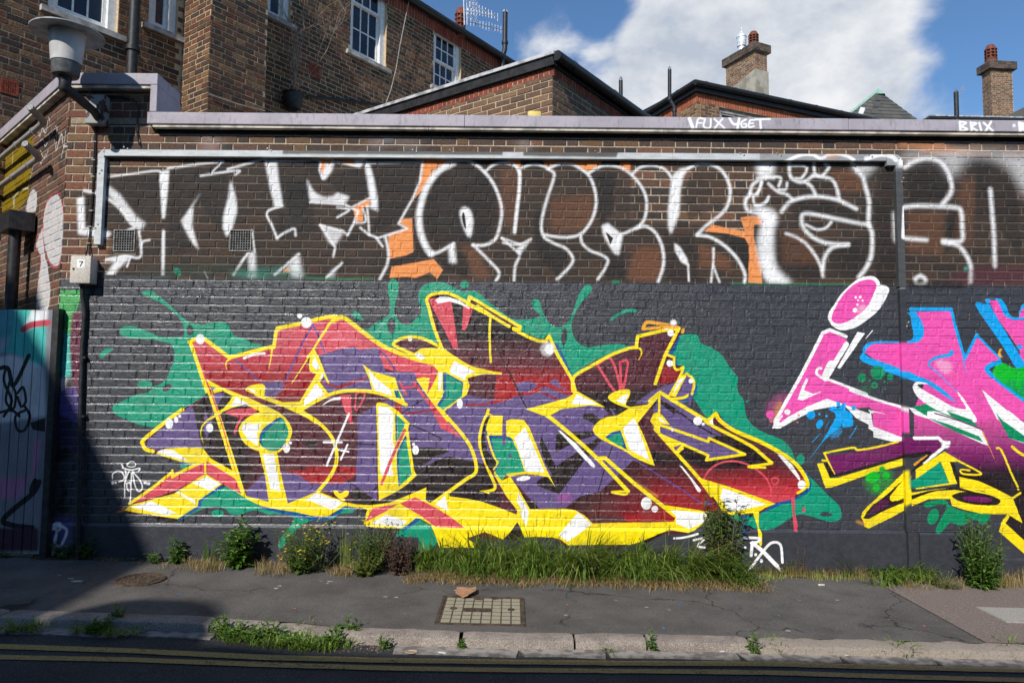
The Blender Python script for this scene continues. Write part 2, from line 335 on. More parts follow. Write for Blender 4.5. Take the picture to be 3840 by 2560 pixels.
SHP='''
p grey|P -200,1043 390,1043 1400,1051 2600,1062 4400,1076 4400,2300 -200,2300
p grey f2|P 390,1030 640,1033 640,1060 390,1060
s dgrn a.5 f26|P 560,1010 760,985 900,1000 1000,1028 700,1040 520,1040
s teal a.3 f20|P 860,1020 960,1005 1090,1000 1150,1030 1080,1044 900,1040
l tgreen a.5 w8 f6|P 1150,1042 1300,1046 1400,1044
l tgreen a.7 w12 f8|P 2300,1058 2320,1058
l tgreen a.45 w8 f8|P 2740,1062 2850,1064 3060,1066 3200,1066
l bl a.7 w30 f20|P 3420,1066 3500,1070 3600,1070
s green|A 540,165 590,142 650,150 700,190 780,250 860,320 930,390 1000,450 1060,492 1130,510 1220,515 1300,500 1390,490 1450,495 1490,530 1520,590 1550,640 1620,660 1680,680 1740,720 1850,745 1950,800 1900,1000 1500,1400 1250,1480 a 790,160 720,180 560,165 450,135 370,95 A 370,1560 280,1530 225,1490 212,1430 235,1400 300,1370 380,1330 470,1290 560,1275 620,1250 680,1200 760,1160 810,1110 830,1060 850,1000 885,930 895,850 885,780 860,740 800,715 700,695 560,680 440,675 340,655 290,610 290,570 340,540 420,535 500,555 600,595 700,640 780,655 900,655 980,650 1000,630 1000,560 980,500 960,465 920,410 860,365 790,310 700,260 620,225 555,200
e grey|A 1065,582,38,58
e grey|A 812,1215,58,34,-35
e green|A 565,1180,85,48
s green|A 70,870 90,820 140,785 210,780 215,795 160,830 110,885
s green|a 980,1185 1060,1150 1140,1110 1220,1075 1310,1058 1400,1060 1460,1085 1500,1125 1560,1150 1640,1140 1700,1110 1780,1098 1850,1110 1920,1140 2000,1135 2100,1140 2180,1160 2210,1180 2190,1240 2150,1300 2090,1370 2050,1440 2045,1490 2080,1505 2120,1480 2170,1400 2220,1330 2300,1260 b 342,1210 420,1190 520,1200 600,1180 650,1135 720,1128 800,1120 820,1070 760,1040 500,1000 a 1900,900 1430,830 1200,960 1160,1050
e green|a 1370,1130,70,42
p green|a 960,588 1120,588 1000,635 965,635
p blue|a 945,558 1120,562 1100,590 960,592
s green|B 890,575 960,572 1010,540 1060,500 1130,460 1190,420 1210,390 1213,320 1205,240 1190,150 1195,70 1225,20 1265,20 1300,60 1308,120 1290,220 1265,310 1262,390 1290,450 1330,500 1380,522 1430,515 1490,460 1545,405 1555,330 1530,260 1525,190 1560,110 1620,70 1700,48 1790,52 1860,80 1930,115 2000,150 2080,150 2150,150 2210,185 2270,240 C 240,270 320,330 400,390 470,440 560,465 650,462 740,450 800,430 800,400 760,370 730,330 722,270 745,232 785,240 815,290 835,370 870,440 910,500 970,540 1030,545 1090,515 1130,470 1165,400 1200,290 1240,180 1290,105 1340,82 1380,110 1370,160 1300,230 1230,330 1180,430 1160,490 1160,570 1180,650 1220,710 1290,755 1370,768 1470,750 1590,737 1700,737 1780,755 1840,775 1500,920 1160,1120 900,720 600,620 0,350 B 1700,760 1300,820
e grey|B 1228,532,45,88
e grey|C 1075,650,33,98,5
e green|B 2035,78,48,42
s green|B 795,400 825,370 870,390 900,440 925,475 880,465 820,440
s green|C 1575,475 1610,430 1680,385 1760,350 1840,345 1880,365 1860,385 1790,385 1700,410 1630,450 1590,482
s green|D 300,640 360,625 450,622 495,645 510,690 540,735 640,770 700,810 770,870 810,940 850,1000 910,1070 932,1110 925,1200 945,1280 985,1330 1005,1400 1015,1480 d 1030,70 1080,140 1150,200 1250,250 1350,290 1430,325 1490,380 1535,450 1560,520 1562,540 1600,600 1665,670 1760,760 1850,850 1940,940 2020,1010 2060,1070 2075,1140 2065,1185 2020,1210 1960,1220 1880,1205 1800,1180 1700,1150 1620,1140 1560,1155 1480,1200 1400,1255 1310,1300 1220,1312 1140,1300 1060,1270 980,1230 900,1190 800,1160 780,1100 1100,900 900,300 600,100 D 200,850 240,700
e green|d 1622,535,48,58
e grey|d 1905,1140,70,22
e pink|d 1660,1090,15,28
l green w14|D 1025,1370 1055,1355
p blue|D 265,655 305,655 215,850 165,845
l blue w30|D 240,900 250,960 240,1000
l blue w26|D 335,1030 300,1085
l blue w34|D 455,1170 468,1220 440,1290 390,1335 320,1370
l blue w30|C 985,735 1045,840 1105,980 1165,1105
l blue w26|d 730,60 800,135 880,190 960,240
l blue w44|d 1675,690 1705,760 1722,830 1690,880 1600,940 1565,960
l blue w40|d 1520,1000 1440,1005 1330,1045 1200,1105
p blue|d 945,1150 1045,1155 1015,1200 1012,1370 985,1370 985,1210
l blue w50 k|a 930,1185 1060,1110 1165,1050 1160,990 1250,920 1420,820
l blue w44|a 1850,1050 2050,1100 2300,1160 b 240,1150 380,1182 520,1175 640,1110 720,1045 800,1070
s mar|a 330,1090 640,860 870,655 890,700 1110,585 960,560 690,475 570,435 525,365 560,310 800,110 980,-20 A 1260,1265 1190,1060 1110,820 1040,710 1160,650 1340,750 1520,860 1720,790 1980,740 2010,580 2130,540 B 230,490 470,425 630,410 700,425 890,570 1130,740 1280,815 1235,735 1340,655 1440,640 1640,690 1740,740 1660,450 1598,230 1720,160 1880,170 2060,260 2110,210 C 300,365 590,535 600,580 800,690 895,635 960,720 1155,1110 1300,980 1600,830 1855,745 1875,640 2150,575 D 300,548 240,730 160,845 240,870 215,960 340,980 300,1080 380,1050 455,1170 420,1290 270,1355 540,1530 d 590,100 700,10 800,140 1040,270 1350,420 1580,590 1700,760 1715,830 1560,960 1340,1020 1150,1140 860,1145 600,1150 380,1340 c 2100,1360 1800,1470 1110,1475 950,1390 640,1385 560,1225 400,1410 b 2100,1400 1760,1470 1530,1180 1250,1290 920,1265 960,1090 720,1040 520,1165 200,1115 a 1850,1045 1430,825 1160,990 930,1190 600,1140
p gr|A 1090,720 1170,670 1500,880 1960,770 2040,570 2352,520 B 300,500 610,430 480,660 370,790 300,890 330,1040 420,1060 380,1130 230,1370 0,1390 A 2110,1390 1700,1350 1250,1130
p pink|B 600,470 700,450 1280,830 1480,900 1680,950 1745,1030 1690,1170 1620,1290 1500,1100 1470,1040 1280,1040 1150,1000 1090,830 1070,770 880,800 820,765 510,830 430,860 380,770
s lpink a.55 f50|B 640,610 820,640 960,720 700,720 560,690
s lpink a.4 f40|B 380,600 560,590 500,660 400,690
p pur|B 430,860 510,830 700,780 820,763 880,800 1070,768 1100,850 1160,1030 1290,1040 1480,1040 1520,1150 1640,1330 1900,1567 b 1440,300 1060,0 B 1060,1400 1250,1330 1000,1255 700,1260 540,1290 450,1150 500,1050
p pur|B 1290,1240 1600,1330 1790,1480 1900,1400 2060,1290 2300,1340 2600,1330 b 2600,480 2240,580 1900,505 1830,500 1480,670 1440,410 1420,160 1350,30
p pur|b 850,60 1060,-60 1070,960 1050,985 930,890 850,850 760,880 430,880 340,800 830,780 840,620 860,400
p red|b -30,600 590,600 830,620 840,700 700,800 340,800 220,720 -30,660
p mar a.5 f30|b -30,590 600,590 600,640 -30,640
p pur|b 0,655 120,680 220,715 280,760 340,800 430,880 80,1025 -60,1000 -120,900
p pur|a 1680,880 1780,790 1850,720 1900,700 2080,660 2200,690 2290,740 2352,800 2352,940 2140,1025 1940,1005 1690,935
p blk|b 760,890 850,850 1050,985 1130,980 1300,880 1490,700 1480,665 1700,560 1830,500 1900,505 2240,580 2340,740 2400,900 2450,1000 2352,1030 2100,975 1870,940 1660,1040 1300,1020 1050,1035 800,1010
p blk|b 1440,405 1780,403 1830,415 1868,445 1700,520 1480,665 1455,500
p gm|B 1640,230 1720,185 1850,185 1950,220 2100,310 C 270,430 480,540 590,590 880,710 920,650 1160,1130 1180,1230 1170,1290 850,1420 650,1450 300,1390 330,1060 200,1050 0,950 B 1800,770
p pur|C 0,1300 150,1330 250,1350 300,1390 400,1370 540,1310 700,1290 800,1260 1050,1350 1130,1300 1180,1285 900,1420 650,1450 850,1500 920,1567 0,1567
p pur|C 550,1170 620,1145 700,1145 790,1185 690,1260 580,1270 540,1230
p pur|C 800,1235 880,1190 1180,1310 1060,1350 820,1260
p red|C 860,1200 900,1190 1150,1280 1110,1300
p pur|C 910,1150 960,1120 1000,1130 1030,1170 1020,1195 1120,1240 1060,1235 960,1190
l red w22|C 0,1405 230,1390 540,1290
l red w18|C 790,1245 1010,1350
p blk|B 2100,960 2120,900 2180,840 2140,920
l blk w14|C 40,940 140,880
l blk w14|C 360,840 420,790
l blk w16|C 350,790 420,950 540,1190 650,1420 c 700,10 820,260 835,300
p pur|c 250,-20 1050,-20 1230,-60 1530,-60 1600,0 1400,150 1400,230 1480,310 1740,430 1860,530 1700,680 1470,890 1250,940 1080,1075 800,1078 480,720 880,710 970,840 880,650 650,100 440,90 250,60
s mag a.22 f40|c 1000,930 1150,920 1130,1000 1020,1000
p blk|c 990,240 1390,225 1410,270 1220,330 975,460
p blk|c 985,610 1220,450 1330,370 1440,300 1490,315 1390,440 1300,545 1020,918 770,820 775,780 820,740 940,700 860,560 800,340 830,290
p blk|c 1255,70 1300,35 1390,25 1480,100 1420,145 1300,90
p blk|c 1490,-50 1600,60 1650,45 1790,40 1860,-60
l pur w26|c 1600,-10 1625,40
p blk|c 540,840 800,1078 690,1090 560,880
p go|c 1080,1075 1250,940 1470,890 1700,680 1840,540 2060,590 2060,430 2180,470 2300,490 2352,520 d 300,540 600,900 720,1100 500,1090 100,1040 c 2180,1040 2290,1160 2290,1215 1390,1235 1230,1110
p gq|d -40,520 280,520 600,880 680,1090 450,1085 120,1040 -40,940
p gn|C 1190,1160 1200,1080 1400,960 1750,800 1850,770 1890,650 2300,600 D 290,580 150,860 220,900 210,990 300,1020 280,1090 200,1310 80,1260 C 1990,1400 1820,1430 1530,1430 1350,1330 1210,1230
s red a.8 f30|D 120,980 210,1010 290,1040 240,1130 70,1160
p pur|C 1860,1390 1960,1310 2060,1240 2180,1200 2290,1160 2240,1330 2130,1260 1990,1390
p pur|D 0,1340 75,1275 210,1330 260,1340 380,1330 440,1250 450,1150 400,1090 360,1080 200,1180 100,1200 560,1567 0,1567
p pur|D 60,1300 100,1290 400,1480 700,1700 760,1735 600,1780 620,1810 1000,1945 620,1990 90,1740 0,1640 0,1400
p pur|D 250,1310 400,1080 450,1150 430,1260 380,1310
p blk|d 620,300 700,270 760,265 900,290 1100,400 1300,560 1290,580 1050,610 960,570 600,545 1010,480 620,320
p blk|d -60,430 120,470 220,490 330,420 410,400 480,430 590,490 570,545 900,540 1060,600 900,660 500,740 270,480 200,520 -60,600
p gp|d 280,490 420,590 570,560 1060,620 1310,580 1150,420 900,290 680,180 690,70 720,100 900,210 1200,340 1480,500 1640,660 1710,820 1580,910 1545,970 1340,1015 1240,1000 500,745
p blk f30 a.9|d 330,520 560,550 1060,600 900,640 520,640
l pink w20|d 560,745 610,660 700,590 820,556 940,560 1060,600 1170,670 1250,750 1290,840 1302,900
l pink w18|d 1343,730 1375,750 1378,780 1343,812 1312,790 1312,750 1343,730
l thin w13|d -10,665 270,840 520,1010
l thin w13|c 1860,540 2352,860
p thin a.8|d 560,1020 600,980 640,1000 640,1040 580,1040
l blk w16|d -10,280 50,370 110,460
l blk w18|d 190,-20 280,10 430,120 560,200 710,285
p blk|D 60,1370 95,1345 310,1490 290,1510 90,1400
l blk w20|C 2110,1360 1890,1560
p blk|C 2140,1350 2290,1480 2352,1490 2280,1500 2140,1395
l blk w14|c 1900,90 2050,280 2180,465
l blk w12|c 1605,390 1540,580 1450,890
p blk|A 1090,1445 1250,1320 1420,1255 1535,1310 1440,1440 1390,1480 1330,1567 1110,1567
p pur|a 570,350 980,10 1080,-60 1110,0 1150,200 1190,400 1000,405 800,410 650,430 590,390
p blk|a 1105,-30 1260,-200 1340,0 1500,450 1540,680 1290,540 1200,405 1150,200
p pur|a 1240,-160 1460,-215 1380,-80 1320,30 1300,200 1250,300 1215,200
p blk|a 1220,-20 1250,-150 1300,-190 1310,30 1270,80
p gt|a 1400,-10 1600,-40 1900,-40 2352,-40 2352,650 2080,660 1860,700 1700,800 1640,880
p pink|A 1440,1490 1510,1455 1790,1432 1812,1480 1700,1530 1600,1545
l blk w24|A 1440,1470 1560,1436 1800,1420 1815,1475
l pink w26|a 1560,240 1590,150 1640,70 1760,0
l pink w22|a 1560,-10 1640,60
p pur|A 1840,1150 2110,1150 2080,1250 2020,1300 1870,1310 1900,1230
l thin w18|B 365,520 240,740 60,1130
l thin w18|B 360,520 410,620 490,820
l pur w20|B 1080,800 1160,860 1280,1030
l thin w16|A 1560,900 1680,1010 1820,1130
p pink|B 650,1300 780,1290 800,1610 765,1615 720,1480
l pink w18|B 840,1275 935,1280 870,1430 825,1440 840,1275
p pink|B 1590,1330 1640,1340 1760,1470 1830,1567 b 2000,300 1770,190 1690,20
l pink w24|B 1325,1160 1390,1285
l pink w26|B 1350,1215 1500,1200
l pink w30|B 1480,1160 1600,1330
p red|B 1265,1350 1340,1400 1340,1510 1265,1450
l blk w14|B 1340,1500 1600,1325
l red w18|B 1380,1505 1720,1455
p red|B 440,1145 640,1195 970,1090 970,1110 680,1215 640,1220 470,1170
l blk w12|b 140,250 500,540 900,880 1070,845
p blk|b 230,320 395,340 395,430
l blk w14|b 400,340 1060,370
l blk w14|b 1440,150 1750,290 1740,325 1430,305
l pink w28|C 1440,962 1590,898 1690,1212 1630,1248 1440,962
l pink w26|C 1692,930 1768,918 1770,1000 1732,1205 1707,1180 1692,930
p pink|B 1640,235 1740,220 1890,270 1930,530 1965,790 1910,785 1800,560 1680,340
p pink|B 2020,310 2080,300 2130,330 2080,500 2040,585 2005,575 2015,400
p yel|b -650,800 -380,935 -110,1005 80,1022 420,885 700,1000 850,1030 1000,1037 1200,1012 1420,925 1615,840 1605,985 1680,1020 1760,945 1865,880 1868,940 c 0,965 170,1000 330,1055 550,1140 560,1100 430,930 300,700 385,770 480,720 560,840 700,1085 900,1075 1100,1078 1200,1095 1300,1150 1390,1238 1700,1228 2000,1228 2290,1218 2300,1160 2190,1050 d 120,1035 350,1070 500,1090 610,1110 560,1235 460,1310 380,1340 200,1310 0,1365 c 2100,1360 1950,1430 1800,1470 1640,1470 1400,1470 1110,1475 1040,1415 950,1390 760,1382 640,1388 600,1320 560,1225 480,1330 400,1410 200,1330 0,1400 b 2230,1500 1760,1500 1700,1330 1660,1250 1530,1180 1360,1290 1100,1285 920,1265 960,1085 800,1060 720,1045 600,1115 520,1165 380,1162 200,1118 0,1090 -200,1050 -340,985 -500,880
p yel|a 330,1095 430,1030 640,975 890,910 1235,690 1420,805 1160,985 1150,1045 930,1188 600,1140
p red|c 1640,1150 2260,1135 2290,1165 2285,1213 1900,1222 1500,1228
p mar f20|c 1330,1160 1700,1150 1780,1225 1390,1230
p pink|a 420,1015 640,862 860,690 1230,560 1230,700 900,880 640,965
p pink|a 1255,555 1560,720 1590,690 1650,925 1410,800 1250,690
p ora f6|a 250,1125 345,1050 330,1110
p pink f6|a 262,1110 340,1055 320,1100
p yel|a 690,470 740,430 810,413 1000,403 1210,410 1290,520 1600,695 1570,748 1240,548 1100,580 960,560
l yel w42|a 980,-15 800,115 560,312 545,365 575,420 655,445
l yel w32|a 400,1020 640,855 860,680
l yel w26|a 872,655 872,730
l yel w34|a 872,725 1050,630 1235,545
l yel w22|a 1235,535 1235,695
l yel w26 t|a 1335,60 1250,110 1195,180 1187,270 1212,355
p yel|A 1215,1130 1262,1125 a 1405,60 1595,650 1685,945 1635,925 1545,700 1345,60
l pink w26 t|A 1180,960 1215,1060 a 1375,10 1500,440 1585,720
l yel w40|A 1252,1255 1150,950 1078,740
l yel w40 k|A 1085,760 1058,710 1160,660
l yel w42 k|A 1220,675 1500,882 1960,765 1990,765
l yel w24 t|A 1540,875 1465,935 1470,1015
l yel w40 k|A 1990,770 2015,590 2060,558 2320,500
l yel w44|B -30,560 240,505 470,447 610,430
l yel w24 t|A 1972,780 1955,900 1935,1005
l yel w36 t|B 625,430 540,520 380,770 270,950 128,1170
l yel w46|B 590,480 700,445 900,590 1100,735 1280,820 1480,893 1700,950
p yel|B 370,770 430,880 500,1060 545,1165 530,1170 480,1090 440,1150 540,1290 480,1320 300,1400 230,1460 150,1430 210,1380 400,1060 330,1040 318,960 330,880 290,880
p wht|B 385,875 440,1000 400,1015 355,975 360,920
p wht|B 430,1120 470,1052 492,1065 470,1110
p wht|B 240,1390 400,1165 500,1300 270,1420
p yel|A 1240,1115 1420,1210 1760,1345 2050,1485 2130,1567 2000,1560 1700,1410 1540,1310 1430,1250 1330,1275 1290,1190
p yel|A 1370,1470 1440,1440 1545,1300 1690,1390 1520,1440 1430,1480 a 1350,60 1330,40
p blue|A 1300,1200 1355,1215 1310,1245
p wht|A 1515,1420 1570,1318 1720,1392
s yel|A 1675,1240 1730,1192 1840,1172 1893,1200 1885,1290 1860,1320 1780,1290
p wht|A 1700,1225 1760,1235 1870,1305 1780,1280
l yel w46|A 1800,1290 2100,1405 2352,1520 B 300,1520 400,1590
l yel w44|A 2100,1395 2300,1388
s yel|a 1600,220 1640,130 1720,60 1850,10 2000,5 2100,60 2170,150 2192,230 2150,350 2070,440 1990,470 1830,445 1720,400 1640,320
p wht|a 1630,200 1660,140 1855,145 1805,240 1812,385 1700,310
s blue|a 2060,70 1930,150 1855,220 1828,320 1860,390 1970,443 2080,400 2145,250 2130,160
s green|a 2080,85 1960,170 1880,250 1858,330 1880,395 1970,438 2070,390 2140,290 2148,220 2120,140
p yel|a 1825,440 2025,440 2060,660 2145,1025 1935,1010 1890,700
p wht|a 1870,470 1990,475 2065,885 1950,860
l yel w38|b 160,-30 260,20 400,110 520,220 590,330 625,470 612,600 540,740 420,885
l yel w38 k|B 230,1460 400,1360
l yel w38|B 300,1420 420,1350 560,1285 700,1252 850,1245 1000,1257 1150,1292 1280,1350 1390,1402
p yel|B 910,955 1010,1030 1270,1105 1310,1240 1400,1410 1340,1390 1250,1310 1020,1250 980,1110
p wht|B 975,1020 1060,1110 1210,1230 1240,1305 1050,1245 1000,1130
p blue|B 1253,1238 1302,1243 1342,1342 1278,1320
p green|B 1285,1260 1305,1255 1335,1335 1295,1315
p yel|b 1060,-80 1085,-95 1180,-80 1300,0 1435,140 1410,180 1480,660 1508,710 1400,810 1300,880 1090,988 1080,750 1072,300
p wht|b 1085,-50 1180,-40 1245,5 1250,100 1240,330 1275,430 1262,722 1105,700 1088,300
p blue|b 1268,40 1290,50 1290,340 1275,350
p green|b 1290,45 1380,130 1365,190 1295,330
p blue|b 1385,265 1400,300 1310,470 1320,830 1308,835 1288,600 1288,450
p green|b 1390,300 1452,705 1318,825 1308,600 1310,470
l yel w44|b 1400,170 1262,480 1270,720
l pink w32|b 1375,210 1240,500 1120,805
p yel|B 1280,832 1460,850 1540,785 1640,766 1760,788 1900,878 2100,975 2352,1035 2450,1048 2440,1070 2250,1062 2065,1110 2090,1190 2060,1290 1960,1362 1800,1485 1905,1590 1840,1590 1640,1330 1500,1120 1580,1098 1650,1108 1620,1290 1690,1170 1745,1035 1680,955 1480,905
s mar|B 1265,735 1330,690 1440,668 1560,690 1720,765 1560,782 1460,838 1340,790
l yel w34|B 1465,845 1340,790 1250,738 1320,680 1440,655 1580,675 1740,755 1900,870 2100,990 2260,1047
p wht|B 1920,920 2160,1045 2060,1070 2035,1132 1865,1040
e wht|B 1540,870,55,30,30
p wht|B 1748,1045 1788,1045 1770,1255 1745,1250
p blue|B 1796,1045 1830,1050 2022,1158 2005,1310 1795,1460 1730,1405 1795,1310
p green|B 1830,1065 2012,1168 1998,1308 1790,1460 1755,1425 1832,1312
l yel w24|B 1745,1260 1800,1260
l yel w36|B 1785,780 1700,560 1645,350 1620,235 1700,182 1820,170 1920,200 2070,280 2200,365
l yel w40 k|B 2070,290 2330,425
l yel w34 k|B 2085,270 2085,215 2110,225
l yel w34 k|C 40,215 592,545 583,575 515,560
l yel w34|C 120,315 300,440 470,540
l yel w26|C 262,430 252,640 265,930
l yel w36|C 520,572 700,665 800,700 875,700
l yel w36 k|C 870,705 910,645 1000,850 1160,1120 1195,1240
l yel w36|C 1170,1250 1170,1140 1210,1070 1400,960 1600,850 1760,790 1860,768
l yel w30 t|C 1830,775 1910,785 1928,840 1895,910
l yel w38 k|C 1870,770 1885,650 2150,588 2340,562 2300,640 2190,850 2080,1170
l yel w28 k|D 160,855 230,882 225,970
l yel w28|D 225,960 245,1010 290,1012 330,990 300,1085
p yel|D 285,1080 380,1052 245,1318 165,1300
p wht|D 270,1130 345,1098 215,1295
l yel w28|D 365,1060 430,1110 450,1180 425,1285
l yel w30|D 390,1292 330,1325 200,1340
l yel w40 k|D -40,1360 75,1265 200,1345 570,1567
l yel w26|D 65,1290 65,1480
p yel|C 1990,1400 2130,1255 2140,1290 1890,1600 1490,1600 1640,1530 1820,1425
p yel|C 650,1450 850,1400 1100,1330 1170,1290 1180,1235 1230,1258 1530,1430 1350,1410 1200,1430 1050,1450 920,1520 880,1535
p wht|C 1215,1285 1455,1402 1150,1400
s yel|C 1560,1330 1590,1280 1690,1240 1790,1235 1800,1290 1755,1400 1820,1430 1780,1440 1640,1390
p wht|C 1650,1360 1700,1310 1785,1280 1740,1400
s yel|c 1400,230 1400,180 1460,110 1560,65 1790,30 1850,-20 1930,-20 1870,80 1960,290 2060,560 2050,597 1860,520 1740,440 1480,310
p wht|c 1730,180 1835,85 1862,100 2018,548 1800,430 1730,230
p blue|c 1525,290 1600,235 1695,212 1770,430
p green|c 1545,305 1620,265 1695,240 1730,370 1720,385 1680,385
l yel w42|c 740,-20 900,60 1160,270 1440,525 1780,885
l yel w42 k|c 1440,525 1525,518 1850,800 2290,1150
l yel w22|c 1785,885 1600,893 1750,922 1770,890
l ora a.35 w30 f20|c 1880,800 2100,940
p wht|c 1005,212 1030,215 1200,355 1400,575 1420,610 1405,628 1380,615 1250,480
p yel|c 240,20 300,50 385,52 408,65 408,250 390,290 440,290 432,110 490,90 560,92 630,100 690,180 780,400 860,600 980,845 900,730 780,705 640,695 480,720 430,705 385,772 300,690 340,570 300,500 240,290 215,200
p blue|c 240,268 380,270 480,290 510,320 600,600 400,700 300,660 355,570 330,540 270,400
p green|c 275,305 430,300 500,330 560,430 640,668 440,690 385,765 315,680 355,580 310,480
l yel w22|c 230,280 270,420 320,545 340,560 300,640
p wht|c 525,300 645,178 862,677 655,670
s pur|c 402,60 432,60 430,350 410,380 390,330
e pur|c 475,492,16,28
l yel w32|c 240,-10 165,180 142,330 165,450 240,650 310,810 300,865 250,880
p yel|c 135,880 250,868 250,915
s blk|c 262,50 205,200 205,330 240,450 325,560 300,625 245,640 170,440 165,250 210,90
l yel w38|b 1760,-20 1960,200 2080,360 2140,500 2160,670 2040,760 1860,890 1680,1020
p yel|d -35,110 0,30 60,10 110,60 185,155 75,140 75,250 20,190
p wht|d 60,60 150,140 70,118
l yel w30 k|d 60,150 400,265 605,340 615,300 1010,478 585,540 605,490 330,370 90,270
l yel w38|d 20,200 270,480 500,740 640,930
p yel|d 90,270 330,360 335,420 270,475 200,400
p pur|d 220,400 310,370 250,440
l yel w42 k|d 590,120 690,30
l yel w44|d 695,40 740,110 900,220 1200,350 1480,510 1620,640 1690,760 1700,830
l yel w26|d 1705,825 1650,870 1590,905
l yel w36|d 580,120 700,190 900,290 1100,400 1230,510 1305,570
l yel w28|d 1300,578 1050,615 1230,625
p wht|d 605,128 655,82 662,155
p yel|d 500,735 850,840 1350,1020 1240,1065 1150,1120 960,1140 860,1145 760,1105 700,1000 640,920
p wht|d 760,850 860,880 1250,1030 930,1100 830,1115 740,960
p yel|d 1095,1110 1165,1110 1160,1270 1192,1350 1190,1470 1175,1488 1150,1440 1150,1280
p pink|d 1515,950 1562,950 1560,1120 1592,1250 1585,1330 1550,1320 1540,1180 1530,1030
p pink|b 945,1212 1020,1070 1310,1020 1160,1110 960,1215
p pink|b 1320,1020 1490,950 1760,1090 1900,1180 2040,1290 1710,1275 1560,1160
p wht|b 1000,1240 1170,1140 1405,1215 1330,1280 1180,1265
p wht|b 1710,1030 1820,932 1858,1108 1750,1050
p wht|b 280,985 400,903 695,1010 580,1092 350,1000
p wht|c 1012,1365 1230,1118 1380,1247 1110,1438
p wht|c 555,1000 570,905 675,1080 685,1130 655,1275 592,1130 605,1090
p wht|d 185,1088 600,1130 550,1230 400,1302 250,1242 258,1170
p green|b 1300,1310 1520,1190 1660,1260 1740,1440 1650,1540 1560,1540 1530,1390 1280,1380
p blue|b 1340,1310 1500,1178 1560,1190 1390,1310
p blk|a 330,1108 560,1142 920,1192 950,1215 880,1228 700,1200 420,1130
p blk|b 870,1055 965,1088 950,1120 880,1090
p blk|c 430,1400 560,1225 605,1310 630,1390 500,1420
p blk|c 1880,1450 2250,1298 2160,1350 2000,1440
p wht|a 415,1060 640,993 915,1125 800,1148
p wht|a 1090,800 1250,722 1400,805 1280,872
p wht|a 903,888 940,890 1120,985 1130,1032
p wht|a 698,450 760,424 880,430 1045,548 980,545
s yel|b 585,890 620,878 660,905 700,890 740,875 760,895 740,940 700,960 720,980 690,990 620,940
p wht|B 1708,250 1760,214 1860,214 1980,255 2092,330 2085,348 1990,300 1870,265 1740,286
l wht w30|A 1665,888 1760,850 1885,838
l wht w34 t|B 655,1332 560,1350 470,1405
l wht w24|b 760,30 515,600
l wht w24|b 480,345 680,345
l wht w20|b 745,370 670,535
l wht w20|b 650,430 755,450
p wht|d 285,598 320,610 440,760 527,870 515,897 490,890 400,740
p wht|d 1368,478 1420,490 1530,590 1622,740 1610,768 1520,660
e wht|c 625,745,78,26,-8
e wht|A 1178,680,48,58
e wht|A 2275,425,27,27
e wht|B 290,495,58,60
e wht|a 835,140,42,60
e wht|a 912,95,24,36
e wht|a 952,57,17,17
e wht|a 1282,185,40,48
e wht|a 2130,408,38,54
e wht|a 2172,352,18,18
e wht|B 1435,680,24,24
e wht|B 1982,1390,33,54
e wht|b 1495,432,36,52
e wht|b 1472,368,17,18
e wht f20 a.5|C 890,790,80,80
e wht|C 912,790,50,58
e wht|C 2250,612,38,38
e wht|C 2200,558,22,24
l ora w40|C 1945,560 1990,495 2150,515 2320,545
l ora w32|C 1945,570 2250,540
e wht f14|C 2280,500,34,34
e ora|D 325,590,18,34,20
e wht|C 2240,945,36,38
e wht|D 415,1140,27,27
e wht|d 490,110,48,48
e wht|d 550,145,17,17
e wht|d 212,210,17,17
e wht|d 1635,812,44,50
e wht|c 1982,1018,60,70
e wht|c 2075,1080,36,38
l pur w26|D 400,1290 405,1380
e pur|D 402,1395,16,20
l wht w9 f4|a 372,590 400,562 440,560 465,585 455,610 410,618 375,605 372,590
l wht w12 f4|a 212,745 215,695 260,665 310,672 342,720 330,760 280,780
l wht w12 f4|a 312,590 345,650 360,700 345,800 345,950
l wht w14 f4|a 320,625 410,650 510,632 495,665
l wht w13 f4|a 430,665 510,760 540,830 520,880 480,870 450,780 430,665
l wht w13 f4|a 420,690 415,820 405,1020
l wht w13 f4|a 390,670 350,790 420,780
l wht w12 f4|a 370,800 372,860 400,880 416,840 400,795 370,800
e wht f4|a 210,793,17,18
e wht f4|a 245,790,12,12
e wht f4|a 570,790,18,16
e wht f4|a 605,800,20,18
l wht w22|d 225,1400 320,1392 420,1370 485,1350
l wht w20|d 900,1365 960,1350
l wht w22|d 440,1420 560,1400 480,1480 560,1500
l wht w22|d 880,1430 960,1420 940,1480 1010,1500
l wht w22|Q 2030,310 2100,285 2222,290 2210,318 2150,330
l wht w26|Q 2160,330 2150,440
l wht w34|Q 2165,330 2260,410 2351,505 2420,570
l wht w22|Q 2130,570 2220,450 2300,350 2345,325 2390,330 2415,370 2425,500
e wht|Q 2190,432,13,14
e wht|Q 2240,487,14,17
l yel a.8 w10|L 415,815 428,800
s wht|E 190,440 210,370 260,300 330,190 430,90 520,20 600,-10 700,-10 755,40 770,80 830,90 865,130 850,190 800,290 720,390 620,470 520,540 420,575 330,582 270,555 220,510
s mag|E 232,450 245,390 300,280 370,180 450,100 540,45 640,22 700,40 727,90 710,150 670,240 600,350 500,430 400,490 310,510 250,490
e wht|E 497,220,14,14
e wht|E 548,215,15,14
e wht|E 523,252,12,12
e wht|E 573,256,12,12
e wht|E 516,300,13,13
e wht|E 490,362,27,26
s wht a.35 f30|E 520,340 600,290 590,360 530,400
s mag a.25 f60|d 1250,-60 1440,-200 1500,-100 1400,100 1300,120
s ora a.4 f30|d 1290,60 1400,-120 1420,60 1320,120
